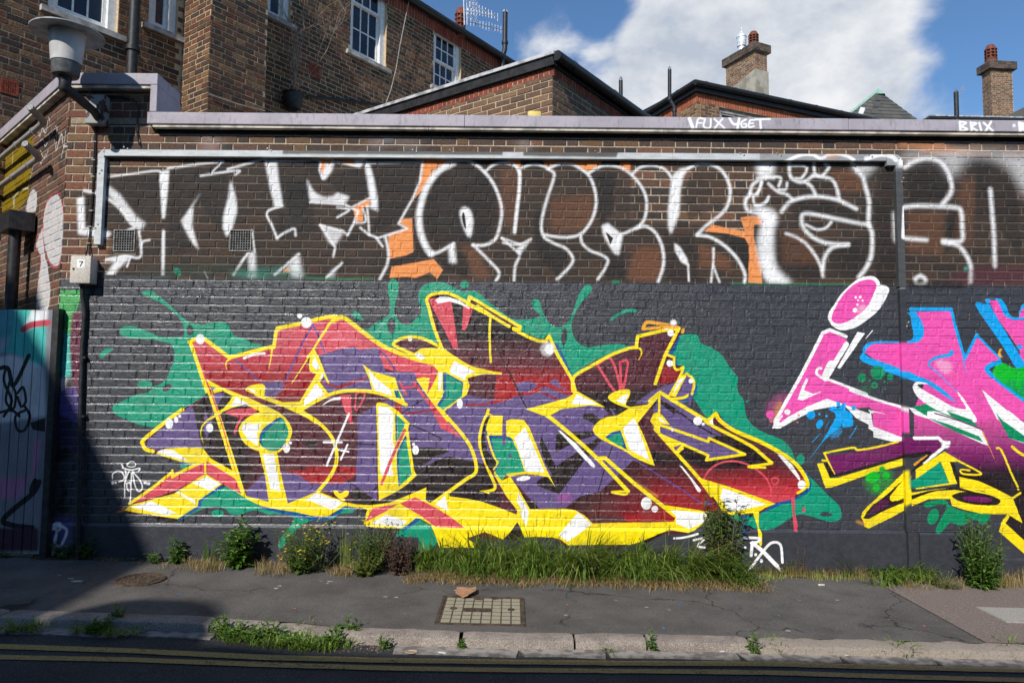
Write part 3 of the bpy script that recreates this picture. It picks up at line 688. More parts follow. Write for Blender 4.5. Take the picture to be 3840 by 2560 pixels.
p wht|d 1310,195 1340,90 1440,-70 1640,-150 1910,-140 e 180,-140 650,30 660,-10 690,170 1010,290 1000,337 890,337 695,290 690,225 640,195 640,150 500,80 420,-10 d 2100,-60 1910,-35 1780,-10 1560,100 1400,192
p mag|D 1880,620 1955,585 2140,690 2120,730 1990,930 1930,1080 1940,1130 2352,1285 E 740,1355 1040,1440 1045,1567 e 1050,290 1000,290 690,170 680,0 650,-40 E 500,1440 180,1335 D 1700,1420 1500,1530 1400,1600 1350,1567 1480,1320 1650,1050 1800,760
l wht w38 k|D 1340,1590 1640,1060 1870,610 1945,578 2125,650
l wht w56 k|D 2130,735 1900,1115
l wht w40|D 1985,940 1940,950 1870,1105
l wht w30 k|D 1850,1100 1960,1135 2352,1285
l wht w30 k|E 440,1243 740,1352 1045,1440
p wht|D 1590,1345 1640,1200 1685,1110 1708,1125 1660,1240 1785,1290 1650,1355
l wht w28|D 1850,1000 1815,1005 1800,1060 1870,1110
l wht w18 t|D 1760,1292 1845,1260
p wht|d 1345,130 1420,40 1430,60 1380,120
p wht|D 2250,600 2335,615 2060,1008 2028,995
l wht w18 t|E 612,670 682,585
e mag|d 1290,40,46,46
e mag|d 1298,116,12,12
e wht|d 1478,12,34,32
e lpink|d 1540,-30,13,13
e lpink|d 1605,50,11,11
e lpink|d 1590,125,11,11
s wht|E 640,1455 680,1467 840,1508 700,1485 e 685,30 660,20
e cyan|d 1738,45,50,44,-30
e cyan|d 1835,145,36,52,25
s cyan|D 1930,1450 1990,1418 2040,1440 2090,1385 2125,1395 2115,1450 2180,1495 2200,1567 d 2205,120 2190,170 2100,180 2075,140 2060,170 1980,240 1880,330 1780,460 1700,560 1830,380 1930,220 1990,110 2012,60 1990,15 1930,-15
e cyan|D 2040,1395,22,28
e cyan|D 2208,1435,24,26
l cyan w12 t|d 1840,250 1750,345
l cyan w14 t|d 2245,170 2165,295
l cyan w10 t|d 1955,105 1900,180
l cyan w10 t|d 2080,220 2030,285
e cyan|d 1832,35,12,16
e cyan|d 1912,57,12,14
s cyan a.5 f30|d 1990,200 2070,150 2050,260 1960,300
s cyan|E 2300,380 2600,300 2900,420 3060,700 3040,1000 2960,1240 2700,1420 2400,1440
s mag|E 2300,420 2600,350 2860,460 3000,700 2980,1000 2900,1200 2700,1370 2400,1400
s gs|E 2300,1300 2700,1330 2860,1480 2900,1700 2780,2000 2600,2150 2350,2150
l wht w40|E 2450,560 2620,500 2800,620 2880,800
l yel w40|E 2400,2180 2640,2150 2820,2000 2930,1720 2880,1470
s yel|e 2380,1250 2560,1180 2760,1240 2840,1420 2760,1600 2500,1700 2380,1640
s blk|e 2420,1340 2560,1270 2700,1310 2740,1430 2660,1520 2480,1560
p gs|e 1140,-20 1140,300 1420,290 1480,390 1520,480 1640,560 1890,690 2000,700 2400,700 2400,-100 2030,-300 1300,-400
p mag|E 600,830 620,770 700,730 1060,718 1180,708 1240,650 1250,560 1200,450 1155,380 1545,370 1700,900 1840,650 2085,890 2030,950 1940,990 1960,1050 2120,1200 2400,1390 2400,1567 1800,1567 1720,1400 1580,1220 1300,1150 1130,1060 900,970 700,900
p mag|E 1130,1150 1300,1170 1600,1400 1800,1567 2300,1567 2000,1200 1400,1100
s cyan|E 1100,330 1160,380 1222,480 1252,580 1232,660 1180,712 1060,722 800,722 700,732 625,775 600,830 630,870 700,900 900,970 1030,1020 1130,1060 1300,1150 1290,1175 1130,1140 1030,1100 860,1050 700,980 580,930 540,880 570,830 580,770 640,720 760,702 1020,702 1120,680 1130,600 1110,500
p cyan|E 1065,385 1110,395 1110,440
l cyan w40 k|E 1105,350 1550,352
l cyan w34 k|E 1550,350 1610,600 1703,890
l cyan w22 t|E 1690,880 1692,945 1728,1045
l cyan w32 k|E 1700,895 1835,630
l cyan w24 k|E 1835,640 2085,890
s cyan|E 1820,310 1930,288 1920,240 1990,235 2092,235 2150,300 2180,380 2230,435 2352,440 2420,440 2420,470 2220,465 2120,400 2060,255 1970,260 2060,450 2400,1010 2400,1040 2270,1000 2120,760
p mag|E 1965,255 2060,250 2120,390 2160,435 2220,465 2420,470 2420,960 2060,450
e cyan|E 2302,765,30,28
l cyan w44 t|E 1555,820 1540,850 1400,880 1325,920 1310,970 1420,1070 1580,1225
e cyan|E 1553,825,20,24
e cyan|E 1603,1248,13,13
s lime|E 2010,1030 2100,940 2250,1000 2420,1020 2420,1400 2300,1320 2050,1130
s tgreen a.7 f30|E 2150,1150 2420,1180 2420,1380 2250,1290
e lime|E 2292,1190,34,38
l cyan w50|E 2085,930 1970,975 1945,1020 2000,1085
l cyan w30|E 1990,1070 2100,1170 2400,1390
s ora|E 2065,850 2085,785 2110,790 2095,840 2115,880 2080,875
s wht a.3 f30|E 1380,920 1520,920 1560,1000 1500,1060 1430,1020
e lpink|E 1548,1083,13,13
e lpink|E 1590,1060,15,15
e lpink|E 1586,1108,11,11
e tgreen|E 740,1050,82,76
e tgreen|E 567,1105,46,48
e tgreen|E 876,1095,36,36
e tgreen|E 705,1187,38,36
e mrn|E 705,1190,14,12
e tgreen|E 650,1137,12,12
e tgreen|E 818,1149,13,13
e tgreen|E 820,1228,10,10
s tgreen a.3 f40|E 540,1230 640,1180 660,1260 580,1290
p wht|E 1890,1235 2290,1567 2060,1567 1960,1380
p wht|e 2030,0 2060,60 2190,300 2420,380 2420,190 2185,-5
p tgreen|e 2048,20 2110,100 2420,320 2420,370 2190,300 2120,180
s cyan|E 1130,1085 1250,1110 1400,1190 1520,1290 1600,1385 1520,1330 1400,1250 1290,1180 1140,1140
p tgreen|E 1135,1420 1200,1410 1320,1380 1500,1460 1700,1540 1860,1640 1800,1640 1600,1580 1300,1480 1280,1540 1140,1480
s wht|E 1130,1230 1140,1170 1190,1148 1295,1172 1180,1180 1230,1230 1420,1340 1560,1420 1680,1450 1712,1430 1625,1285 1640,1275 1730,1400 1835,1580 1690,1570 1400,1465 1200,1335
p wht|e 1075,-40 1135,-30 1280,55 1290,5 1370,0 1880,195 1955,385 1900,365 1300,90 1150,40
p tgreen|e 1300,80 1500,140 1860,280 1905,345 1600,230
p tgreen|e 1500,0 1780,100 1812,168 1560,70
l plum w14|e 1365,25 1600,95 1890,205
l ora w16 t|e 1900,235 1960,380 2040,560
p plum|e 180,490 460,460 900,350 1010,330 1060,290 1150,300 1420,310 1490,390 1380,470 1050,480 260,700
l blk w44|e 1060,505 1200,480 1310,465
l ora w30|e 1150,590 1280,500
l wht w38 k|e 1145,300 1410,298
l wht w34|e 1410,300 1440,330 1480,385 1250,570
e wht f10|e 1490,370,46,40
e wht|e 1525,345,16,16
l yel w22|e 150,465 460,405 520,430 720,400 960,340
l yel w20|e 155,475 262,700
l yel w22|e 130,545 185,550
p blk|e 148,560 185,560 262,700 700,580 1050,480 1070,515 700,620 220,732
p yel|e 70,580 140,575 215,742 300,735 1045,513 1075,560 1060,590 700,680 240,840 165,848
s lime a.35 f50|e 600,760 760,640 900,680 880,860 720,920 620,860
s lime|e 600,740 640,690 700,668 760,690 760,740 700,790 640,785
e lime|e 787,640,32,30
e lime|e 828,712,42,42
e lime|e 723,845,38,44
e lime|e 762,777,13,12
e lime|e 770,905,9,9
s tgreen|e 1250,1020 1360,985 1480,978 1560,1060 1720,1110 1960,1140 1965,1200 1900,1255 1800,1200 1660,1265 1540,1230 1450,1330 1385,1345 1400,1260 1500,1060 1440,1030 1280,1062
e tgreen|e 1352,1165,58,92,20
p yel|e 555,1170 575,1110 640,1040 760,930 1050,655 1110,720 1100,900 1160,895 1400,860 1700,838 1900,890 2130,960 2230,960 2340,1245 2180,1140 1900,1135 1700,1090 1560,1045 1540,970 1300,970 1110,1050 880,1180 640,1295 595,1275 585,1215
p blk|e 580,1185 610,1130 680,1040 830,930 940,830 1025,755 880,930 870,970 900,1000 1100,935 1300,880 1620,838 1900,920 1600,870 1400,880 1300,905 1090,985 850,1080 640,1190
p plum a.5 f12|e 640,1140 760,970 860,980 860,1040 700,1130
p yel|e 870,960 1060,740 1095,780 1090,935 960,990 880,990
s blk|e 1560,940 1640,900 1760,890 1950,920 2075,970 2088,1010 2020,1040 1850,1035 1660,1000
e plum|e 1840,972,165,34,5
p blk|e 1080,710 1160,600 1290,490 1310,510 1165,640
p yel|e 1160,645 1470,448 1530,490 1620,560 1540,560 1620,800 1160,865 1160,830 1530,795 1435,555 1160,770
p green|e 1095,775 1160,750 1435,560 1528,792 1160,852 1092,845
p blk|e 1535,565 1580,570 1655,790 1640,850 1600,840 1615,800
p gs|e 1620,660 2000,640 2420,640 2420,800 1900,790 1640,740
p blk|e 1650,705 2420,690 2420,1500 2340,1245 2230,960 2050,860 1850,770 1640,740
p yel|e 1640,725 1850,770 2050,860 2230,955 2080,965 1900,880 1650,835
l yel w20|e 1480,460 1640,555 1880,690 1690,695 1655,650 1755,655
l yel w22|e 2050,410 2105,435 2200,660 2282,835
e yel|e 2290,865,12,12
l yel w24|e 2312,905 2230,960
l yel w30|e 2225,395 2300,460 2420,520
p blk|e 2190,1150 2420,1290 2420,1480 2145,1235
p yel|e 2105,1225 2170,1140 2195,1160 2150,1240 2420,1480 2420,1640 2352,1567 2075,1325
l ora a.4 w40 f24|e 520,1220 600,1250
'''
SHP_UP='''
s wht a.5 f20|P 1430,505 1490,506 1488,518 1434,518
s wht a.35 f20|P 750,530 800,522 830,535 780,548
s wht a.4 f16|P 1940,540 1980,535 1990,550 1950,552
s wht a.3 f16|P 1380,532 1440,534 1436,546 1390,544
s wht a.3 f20|P 1500,540 1560,536 1580,548 1520,552
s org a.5 f20|P 3370,535 3500,532 3560,548 3480,556 3380,550
s org a.5 f24|P 3450,560 3580,555 3650,570 3560,578 3460,572
l org a.3 w16 f14|W 1060,490 1110,480
l org a.35 w20 f20|W 640,260 780,250
l org a.35 w20 f20|W 700,520 800,500
p dk a.75 f30|T 700,450 780,430 900,440 960,290 1410,240 1500,215 1960,160 2330,130 U 120,120 600,110 1500,120 2351,130 V 1000,130 1100,260 1100,650 1300,700 1700,700 2100,800 2351,150 W 0,140 1200,170 1230,160 1320,180 1500,100 2351,110 3200,120 3200,1235 0,1235 V 0,1215 U 0,1190 T 900,1170 1000,1020 940,960 990,900 940,740 760,740
p dk2 a.75 f14|T 760,460 830,450 830,730 750,730
p dk2 a.6 f24|T 960,300 1400,260 1420,640 1290,690 1060,440
p dk2 a.6 f30|T 1500,230 2000,180 2020,400 1960,800 1750,500 1600,680 1740,940 1480,1000
p dk2 a.8 f16|U 280,340 480,320 500,520 360,740 300,560
p dk2 a.55 f30|U 220,160 580,160 600,320 470,300 560,760 220,840
p dk2 a.7 f20|U 640,320 740,230 1000,220 1020,460 760,430
p dk2 a.65 f20|U 1030,180 1470,180 1400,440 1260,700 1030,790 1100,580
p dk2 a.6 f20|U 1410,660 1430,980 1290,990 1180,1020 1200,1060 1600,1010 1700,1110 1900,1190 1900,950 1560,980 1440,820
p dk2 a.55 f20|U 1990,140 2220,140 2140,180 2060,240
p dk2 a.7 f30|U 1560,340 1800,180 1960,180 2140,400 2180,640 2050,860 1800,880 1600,900 1500,700
p dk2 a.85 f16|V 130,150 320,150 320,190 120,190
p dk2 a.85 f16|V 840,160 1000,165 1000,200 840,190
p dk2 a.7 f24|V 250,600 300,560 300,780 500,920 560,1000 450,1170 280,1000 240,820
p dk2 a.75 f24|V 800,260 960,260 940,600 830,720 800,560
p dk2 a.7 f24|V 700,760 900,980 1030,960 1050,1200 860,1200 900,1000
p dk2 a.75 f20|V 1880,790 2110,830 2150,1000 2120,1210 2070,1060
p dk2 a.8 f12|V 2180,720 2250,720 2230,1040 2190,830
p dk2 a.5 f24|V 1390,800 1640,800 1700,1210 1400,1210
p dk2 a.6 f20|V 1640,240 1850,230 1940,330 1930,520 1700,640 1600,660 1560,420
p dk2 a.55 f20|V 1130,320 1200,400 1240,540 1180,690 1100,640
p dk2 a.7 f30|W 140,780 180,1050 300,1190 560,1190 560,1000 420,880 250,800
p dk2 a.6 f30|W 640,930 980,800 1000,1000 900,1160 640,1160
p dk2 a.6 f30|W 260,520 420,470 820,560 960,680 420,600 380,700
p dk2 a.7 f30|W 1320,200 1500,130 1640,200 1690,330 1650,500 1330,520
p dk2 a.7 f30|W 1680,600 1780,590 1790,830 1640,990 1650,820
p dk2 a.7 f30|W 1880,140 2060,130 2180,240 1900,240
p dk2 a.6 f40|W 1040,200 1240,180 1260,1240 1040,1240
p brn a.4 f40|U 2150,600 2200,200 2350,230 2300,780
p brn a.55 f40|U 1840,900 1960,920 2100,1190 1950,1190
p brn a.5 f50|V 380,480 760,440 770,640 700,760 400,790
p brn a.4 f50|W 200,760 420,760 560,1060 220,1060
p brn a.5 f40|W 660,230 900,230 960,420 700,420
p brn a.4 f40|W 1320,600 1650,600 1640,980 1320,960
p brn a.35 f40|W 1730,890 1800,300 1920,300 1900,900
p org|U 590,125 720,125 700,160 640,170 620,280 590,230
p org|U 720,125 900,130 880,190 740,150
p org f6|U 1490,140 1860,140 1620,200 1500,390 1420,485 1490,250
p org f6|U 880,560 1030,480 1020,560 960,560 970,680 900,690
p org f4|U 1190,800 1350,745 1290,690 1320,660 1400,655 1412,950 1350,980 1195,1012
p org f4|U 1200,1180 1220,1080 1400,1050 1590,1015 1672,1110 1620,1190 1560,1130 1430,1180 1350,1170
p org f6 a.9|U 250,1130 310,1080 330,1130
p org f8|U 2230,140 2351,140 2351,220 2300,170
p org f8|V 0,140 120,145 120,200 60,180 0,165
p org f8|V 330,145 840,155 830,190 720,240 640,200 500,170 400,190 330,190
p org f8|V 1000,160 1090,165 1090,250 1000,210
p org f6|V 1740,770 1810,712 2100,770 2060,650 2170,630 2260,660 2250,700 2180,715 2180,830 2245,1070 2252,1230 2130,1222 2140,900 2100,830 1950,790
p brn a.65 f40|V 1060,1180 1120,960 1180,900 1360,910 1370,1080 1330,1210 1080,1205
p brn a.6 f30|V 1700,880 1960,1000 1980,1120 1700,1080
p org f8|W 0,630 45,650 35,710 0,715
p org f8|W 0,1000 40,1220 0,1230
p wht f8|T 680,480 740,460 748,740 900,740 985,790 940,830 690,795
l wht w34 f14|T 745,410 900,455 1040,550 1140,680 1185,730 1130,765
p wht f10 a.85|T 960,370 1050,440 1200,640 1285,700 1230,770 1150,690 1000,500 950,430
l wht w22 f10|T 960,288 1150,265 1405,240 1415,330
p wht f6|T 1410,240 1492,230 1480,400 1452,655 1428,655 1410,330
l wht w38 f10|T 1440,770 1435,1180
l wht w22 f12|T 1480,215 1750,178 1965,155
l wht w16 f8|T 1870,250 1950,165
l wht w24 f10|T 1770,280 2095,235 2070,270
l wht w24 f12|T 2010,222 2330,130
p wht f8|T 1775,420 1702,540 1692,720 1752,935 1680,850 1595,680
p wht f8|T 2035,315 2080,480 2088,600 2042,750 2000,820 1965,740 1968,640 2010,480
l wht w26 f10|T 1225,770 1240,990 1100,988 930,1022
p wht f10|T 930,1022 1100,985 1145,1010 1040,1100 990,1175 920,1175 1010,1040
l wht w26 f10|T 1235,900 1260,860 1315,845
l wht w20 f8|T 1150,1000 1120,1080
p wht f12 a.9|T 2195,940 2245,960 2262,1165 2190,1175
l wht w26 f12|T 2190,950 2060,1150
l wht w16 f10|T 2222,760 2245,950
p teal a.35 f24|T 2050,1110 2351,1120 2351,1180 2100,1170
e green|T 1565,1125,26,42,-30
p wht f8 a.92|U 95,120 140,140 205,140 220,300 262,548 190,562 150,400
l wht w24 f10|U 255,545 120,602 165,720 212,835
l wht w26 f10|U 205,830 280,780 360,748 372,805
l wht w24 f10|U 165,152 430,146 580,146 585,230 612,305
p wht f8|U 640,165 715,165 690,240 630,318 600,300
l wht w24 f10|U 700,150 930,200
p wht f8|U 890,135 985,115 950,205 890,190
p wht f8|U 975,130 1025,180 1060,300 1092,470 1098,592 995,548 1040,540 1000,300
l wht w24 k f10|U 1005,168 1492,158 1470,330 1400,490 1280,702 1355,747 1100,828 1020,800 945,740
l wht w22 f10|U 1002,550 1015,690 1022,800
p wht f8 a.9|U 470,305 520,400 560,440 620,468 700,460 740,428 848,465 810,525 500,505
l wht w26 k f10|U 500,512 800,532 925,592 890,690 832,802 790,770 588,715
l wht w20 f10|U 880,552 1030,475
l wht w20 f10|U 890,695 990,682 960,555
l wht w22 f10|U 740,560 845,580 740,645
p wht f10 a.7|U 590,715 800,770 770,820 722,892 700,890 660,860
l wht w22 k f10|U 595,720 722,912 705,992
l wht w24 f10|U 1085,830 1140,902
l wht w28 f12|U 1165,820 1190,950 1180,1060 1115,1190
l wht w26 f12|U 190,1150 400,972
p wht f16 a.9|U 370,1000 402,980 432,1175 340,1165 310,1080
l wht w24 f12|U 645,1178 780,1050
p wht f14 a.5|U 700,1110 730,1090 710,1180 650,1180
l wht w76 f16|U 1760,170 1630,240 1530,380 1480,520 1460,650 1480,800 1530,920 1570,965
l wht w34 f12|U 1690,182 1830,146 1920,160 2020,230 2110,340 2170,480 2190,600 2170,740 2130,840 2040,890 1935,890
l wht w32 f12|U 1550,975 1640,950 1765,878
p wht f10|U 1722,900 1772,875 1790,1050 1730,1045
s wht f8|U 1820,600 1860,555 1915,590 1938,700 1908,825 1850,730
s dk2 f6|U 1840,620 1860,610 1875,720 1870,750 1845,690
l wht w30 f12|U 1940,890 2080,1030 2165,1130 2140,1205
l wht w26 f12|U 2040,245 2130,178 2230,165 2310,190 2345,255
l wht w30 f12|U 2348,240 2340,450 2312,700 2302,782
l wht w22 f10|U 2190,828 2351,885
l wht w22 f10|U 2190,830 2351,970
l wht w26 f12|V 110,1000 75,1080 65,1205
p wht f8|V 80,930 215,840 110,980
l wht w24 f10|V -30,870 60,885 130,880 212,838
l wht w30 f12|V -10,165 70,190 115,260 110,420 90,560 70,780
l wht w28 f12|V 105,228 180,190 270,180 370,215
l wht w30 f12|V 360,218 415,255 410,320 360,470 320,620 305,720 330,820 430,880 520,920 582,1000 570,1060 500,1140 445,1190
l wht w32 f12|V 370,220 450,180 560,175 640,210 725,280 770,380 790,500 770,620 720,720 640,800 500,822 330,800
l wht w28 f12|V 650,800 670,880 740,940 840,980 892,1020 870,1090 805,1190
l wht w30 f12|V 720,260 820,200 920,190 1020,215 1110,280 1190,380 1230,480 1230,600 1190,700 1080,770 1000,800
p wht f8|V 840,720 892,698 980,770 1025,800 990,975 960,972 930,940 850,800
p dk2 f5|V 870,770 940,830 915,890
l wht w34 f12|V 1140,745 1220,725 1300,770 1350,850 1380,950 1380,1080 1335,1212
l wht w28 f12|V 1110,262 1180,205 1280,190 1370,210 1430,260 1465,330
p wht f8|V 1448,350 1470,270 1530,220 1615,203 1560,280 1532,400 1520,620 1450,795 1425,740 1422,600
l wht w36 f12|V 1600,215 1690,175 1790,180 1880,220 1940,300 1970,400 1955,520 1890,620 1760,720 1680,800
l wht w36 f12|V 1680,802 1790,820 1900,880 2000,970 2070,1070 2102,1160 2095,1225
p wht f6|V 1478,870 1530,910 1592,1010 1602,1075 1540,1040 1488,950
l wht w22 f8|V 1600,1060 1606,1205
l wht w24 f10|V 1825,920 1820,1050 1802,1215
l wht w22 f10|V 1825,1080 1875,1215
l wht w36 f14|V 2351,300 2260,300 2170,360 2145,440
l wht w28 f10|V 2250,320 2230,400 2190,450
l wht w42 f14|V 2150,440 2105,500 2130,590 2240,600
l wht w26 f10|V 2175,450 2180,520 2230,542 2290,512 2312,465
p wht f20 a.85|V 2220,170 2351,160 2351,270 2230,280
p wht f20 a.9|V 2120,555 2351,600 2351,1220 2300,1200 2240,1060 2220,900 2260,700 2240,640
s wht f20|W 0,560 120,580 172,640 162,700 130,760 120,900 150,1050 220,1150 300,1225 110,1225 40,1080 10,930 20,770 50,690 40,640 0,620
p wht f24 a.85|W 0,150 160,165 110,260 60,290 0,280
l wht w36 f14|W 280,160 290,280 350,330 420,330 490,280
l wht w28 f12|W 300,190 420,195 430,240 390,300 340,305
l wht w32 f12|W 500,170 510,260 570,282 632,205 600,180
l wht w36 f14|W 420,330 480,380 515,452
l wht w34 f14|W 500,280 650,310 700,390 722,485
l wht w30 f12|W 0,305 110,290 205,300 190,370
l wht w30 f14|W 100,350 180,420 260,445 312,490
l wht w26 f12|W 262,345 250,400 190,402
l wht w26 f12|W 40,340 0,450
l wht w28 f12|W -20,545 60,522 102,465
l wht w42 f16|W 215,595 290,510 420,470 560,465 700,490 790,530 872,572
l wht w46 f16|W 830,150 880,230 930,290 960,400 985,520 980,700 1010,780 1012,900 1000,1000 960,1090 895,1175
p wht f26 a.85|W 820,190 1070,175 990,240 940,300 890,240
p wht f20 a.7|W 1130,175 1230,175 1225,220 1180,215
l wht w42 f16|W 985,715 700,660 560,630 430,612 392,640 400,720 450,790 540,850 650,880 800,887
l wht w40 f16|W 800,887 700,900 640,930 590,1010 578,1110
l wht w28 f12|W 430,712 520,752 600,742 652,688
l wht w32 f14|W 255,790 340,820 430,880 510,980 560,1080 578,1165
l wht w46 f18|W 1300,205 1390,150 1500,128 1600,150 1660,210 1700,300 1715,390 1690,460 1635,525
p wht f40 a.55|W 1280,90 1500,75 1900,65 2351,90 2800,100 2800,700 2500,560 2351,430 2280,290 2200,185 2050,120 1900,110 1800,170 1740,290 1690,260 1620,140 1480,110 1360,150 1290,200
p dk2 a.5 f10|W 1930,250 2200,250 2280,420 2320,700 2320,1000 2130,740 2130,640 1920,640
l wht w46 f18|W 1270,562 1400,545 1600,550 1750,560 1795,590 1805,720 1800,850 1640,852
l wht w44 f18|W 1290,830 1490,845
p wht f14|W 1195,600 1250,600 1252,875 1208,860
l wht w44 f18|W 1640,870 1760,890 1830,960 1880,1070 1880,1210
l wht w44 f18|W 2055,400 2070,600 2085,800 2095,1075
l wht w44 f16|W 1440,1160 1480,1190 1470,1230 1410,1235 1395,1190 1440,1160
s mrn a.4 f50|W 1900,1080 2351,1100 2351,1235 1700,1235
e teal f14 a.8|W 1840,1100,22,22
l wht w10 a.5 f8|T 1800,1120 1830,1180
'''
SHP_LEFT='''
p gtop f6|T 525,1288 700,1288 712,1330 690,1420 640,1568 500,1568 520,1400
p wht a.8 f10|L 240,170 300,175 298,260 285,520 240,520
p gtop|L 312,70 412,65 385,180 372,300 310,310
p turq f14|L 285,300 372,290 375,420 372,520 280,520
p wht f14 a.8|L 270,515 350,520 330,600 270,610
p mrn f8|L 375,180 420,180 420,330 415,900 360,900 372,500 360,360
s mvt f8|L 300,640 320,590 370,570 400,600 420,900 300,850 270,760
p bl f8 a.8|L 250,900 280,700 420,760 420,900 300,960
p bl f5|L 270,960 340,880 385,920 380,950 340,905 285,985 350,1110 330,1190 385,1170 385,1190 320,1235 285,1195 330,1110
p mvt a.55 f8|L 240,1240 380,1240 380,1420 200,1420
l wht a.85 w14 f6|L 215,1410 240,1330 270,1290 300,1275 320,1290 310,1310 285,1300
l wht a.85 w14 f6|L 245,1330 300,1290 345,1300 350,1330 320,1390 290,1380 295,1340
l wht a.85 w14 f6|L 280,1440 300,1320
'''
# ------------------------------------------------------------------ paint layers (drawn by the rasteriser, laid on a wall plane)
class PlaneMap:
    """photo px -> texture px on a vertical plane (O, U)"""
    def __init__(s, O, U, u0, z0, res, H):
        s.O = np.array((O[0], O[1], 0.)); s.U = np.array((U[0], U[1], 0.)); s.n = np.array((U[1], -U[0], 0.)); s.u0 = u0; s.z0 = z0; s.res = res; s.H = H
    def __call__(s, P):
        P = np.asarray(P, float); a = (P[:, 0]-CX)/F; b = -(P[:, 1]-CY)/F
        V = _d[None]+a[:, None]*_r[None]+b[:, None]*_u[None]; c = np.array(CAM)
        t = ((s.O-c)@s.n)/(V@s.n); Q = c+V*t[:, None]
        return np.stack([((Q-s.O)@s.U-s.u0)/s.res, (Q[:, 2]-s.z0)/s.res], 1)
    def inv(s, X, Y):
        u = X*s.res+s.u0; z = Y*s.res+s.z0
        Q = s.O+u[..., None]*s.U+z[..., None]*np.array((0, 0, 1.)); return proj(Q)
def paint_image(name, pt):
    im = bpy.data.images.new(name, pt.W, pt.H, alpha=True); im.alpha_mode = 'CHANNEL_PACKED'
    a = np.clip(pt.img, 0, 1); rgb = a[..., :3]; a[..., :3] = np.where(rgb < .0031308, rgb*12.92, 1.055*rgb**(1/2.4)-.055)
    im.pixels.foreach_set(a.ravel()); im.update(); im.pack(); return im
def paint_tex(m, im, O, U, u0, z0, W, H):
    """colour and coverage of a paint layer at a surface point, by position on the wall plane"""
    v = m.N.new('ShaderNodeVectorMath'); v.operation = 'SUBTRACT'; m.L.new(m.P(), v.inputs[0]); v.inputs[1].default_value = (O[0]+U[0]*u0, O[1]+U[1]*u0, z0)
    d = m.N.new('ShaderNodeVectorMath'); d.operation = 'DOT_PRODUCT'; m.L.new(v.outputs[0], d.inputs[0]); d.inputs[1].default_value = (U[0]/W, U[1]/W, 0)
    e = m.N.new('ShaderNodeVectorMath'); e.operation = 'DOT_PRODUCT'; m.L.new(v.outputs[0], e.inputs[0]); e.inputs[1].default_value = (0, 0, 1/H)
    c = m.N.new('ShaderNodeCombineXYZ'); m.L.new(d.outputs['Value'], c.inputs[0]); m.L.new(e.outputs['Value'], c.inputs[1])
    t = m.N.new('ShaderNodeTexImage'); t.image = im; t.extension = 'CLIP'; m.L.new(c.outputs[0], t.inputs['Vector'])
    return t.outputs['Color'], t.outputs['Alpha']
def brick_mat(name, cols, layer=None, vary=.3, gloss=None):
    m = Mt(name, .85, .25); t = m.tone(); n = len(cols)
    c = m.ramp(t, [(k/n, q) for k, q in enumerate(cols)], const=True)
    f = m.noise(45, 6, .7); c = m.mix(vary+.25, c, m.mix(1., c, m.ramp(f, [(.1, .5), (.5, .98), (.9, 1.5)]), 'MULTIPLY'))
    sp = m.noise(170, 3, .6); c = m.mix(m.ramp(sp, [(.86, 0.), (.95, .75)]), c, (.03, .026, .024))
    return finish_wall(m, c, layer, .85, gloss)
def mortar_mat(name, col, layer=None, gloss=None, gl=.38):
    m = Mt(name, .9, .2); c = m.ramp(m.noise(60, 6, .7), [(.1, tuple(q*.55 for q in col)), (.6, col), (.85, tuple(min(1, q*1.25) for q in col))])
    return finish_wall(m, c, layer, .9, gloss, gl, .50)
def finish_wall(m, c, layer, rough, gloss, gl=.40, bmp=.75):
    h = m.math('ADD', m.noise(60, 5, .65), m.math('MULTIPLY', m.noise(22, 4), 1.6))
    if layer:
        pc, pa = paint_tex(m, *layer)
        wear = m.ramp(m.noise(90, 5, .7), [(.03, .5), (.16, 1.)])
        pa2 = m.math('MULTIPLY', pa, wear)
        pc = m.mix(.6, pc, m.mix(1., pc, m.ramp(m.noise(25, 4, .6), [(.1, .84), (.9, 1.1)]), 'MULTIPLY'))
        gr = m.ramp(m.noise(2.6, 7, .7, stretch=(1, 1, .45)), [(.55, 0.), (1., .30)]); pc = m.mix(gr, pc, (.07, .062, .055))
        c = m.mix(pa2, c, pc)
        if gloss:
            s = m.N.new('ShaderNodeSeparateXYZ'); m.L.new(m.P(), s.inputs[0])
            g = m.math('MULTIPLY', m.ramp(m.math('MULTIPLY', s.outputs[2], .25), [(gloss*.25-.006, 1.), (gloss*.25+.006, .35)]), pa)
            r = m.math('SUBTRACT', rough, m.math('MULTIPLY', g, m.math('ADD', gl-.16, m.math('MULTIPLY', m.noise(5, 6, .75, stretch=(.8, 1, 2.2)), .42)))); m.set('Roughness', r)
            m.set('Specular IOR Level', m.math('ADD', .25, m.math('MULTIPLY', g, .3)))
    m.set('Base Color', c)
    m.bump(h, bmp, .0030); return m.m

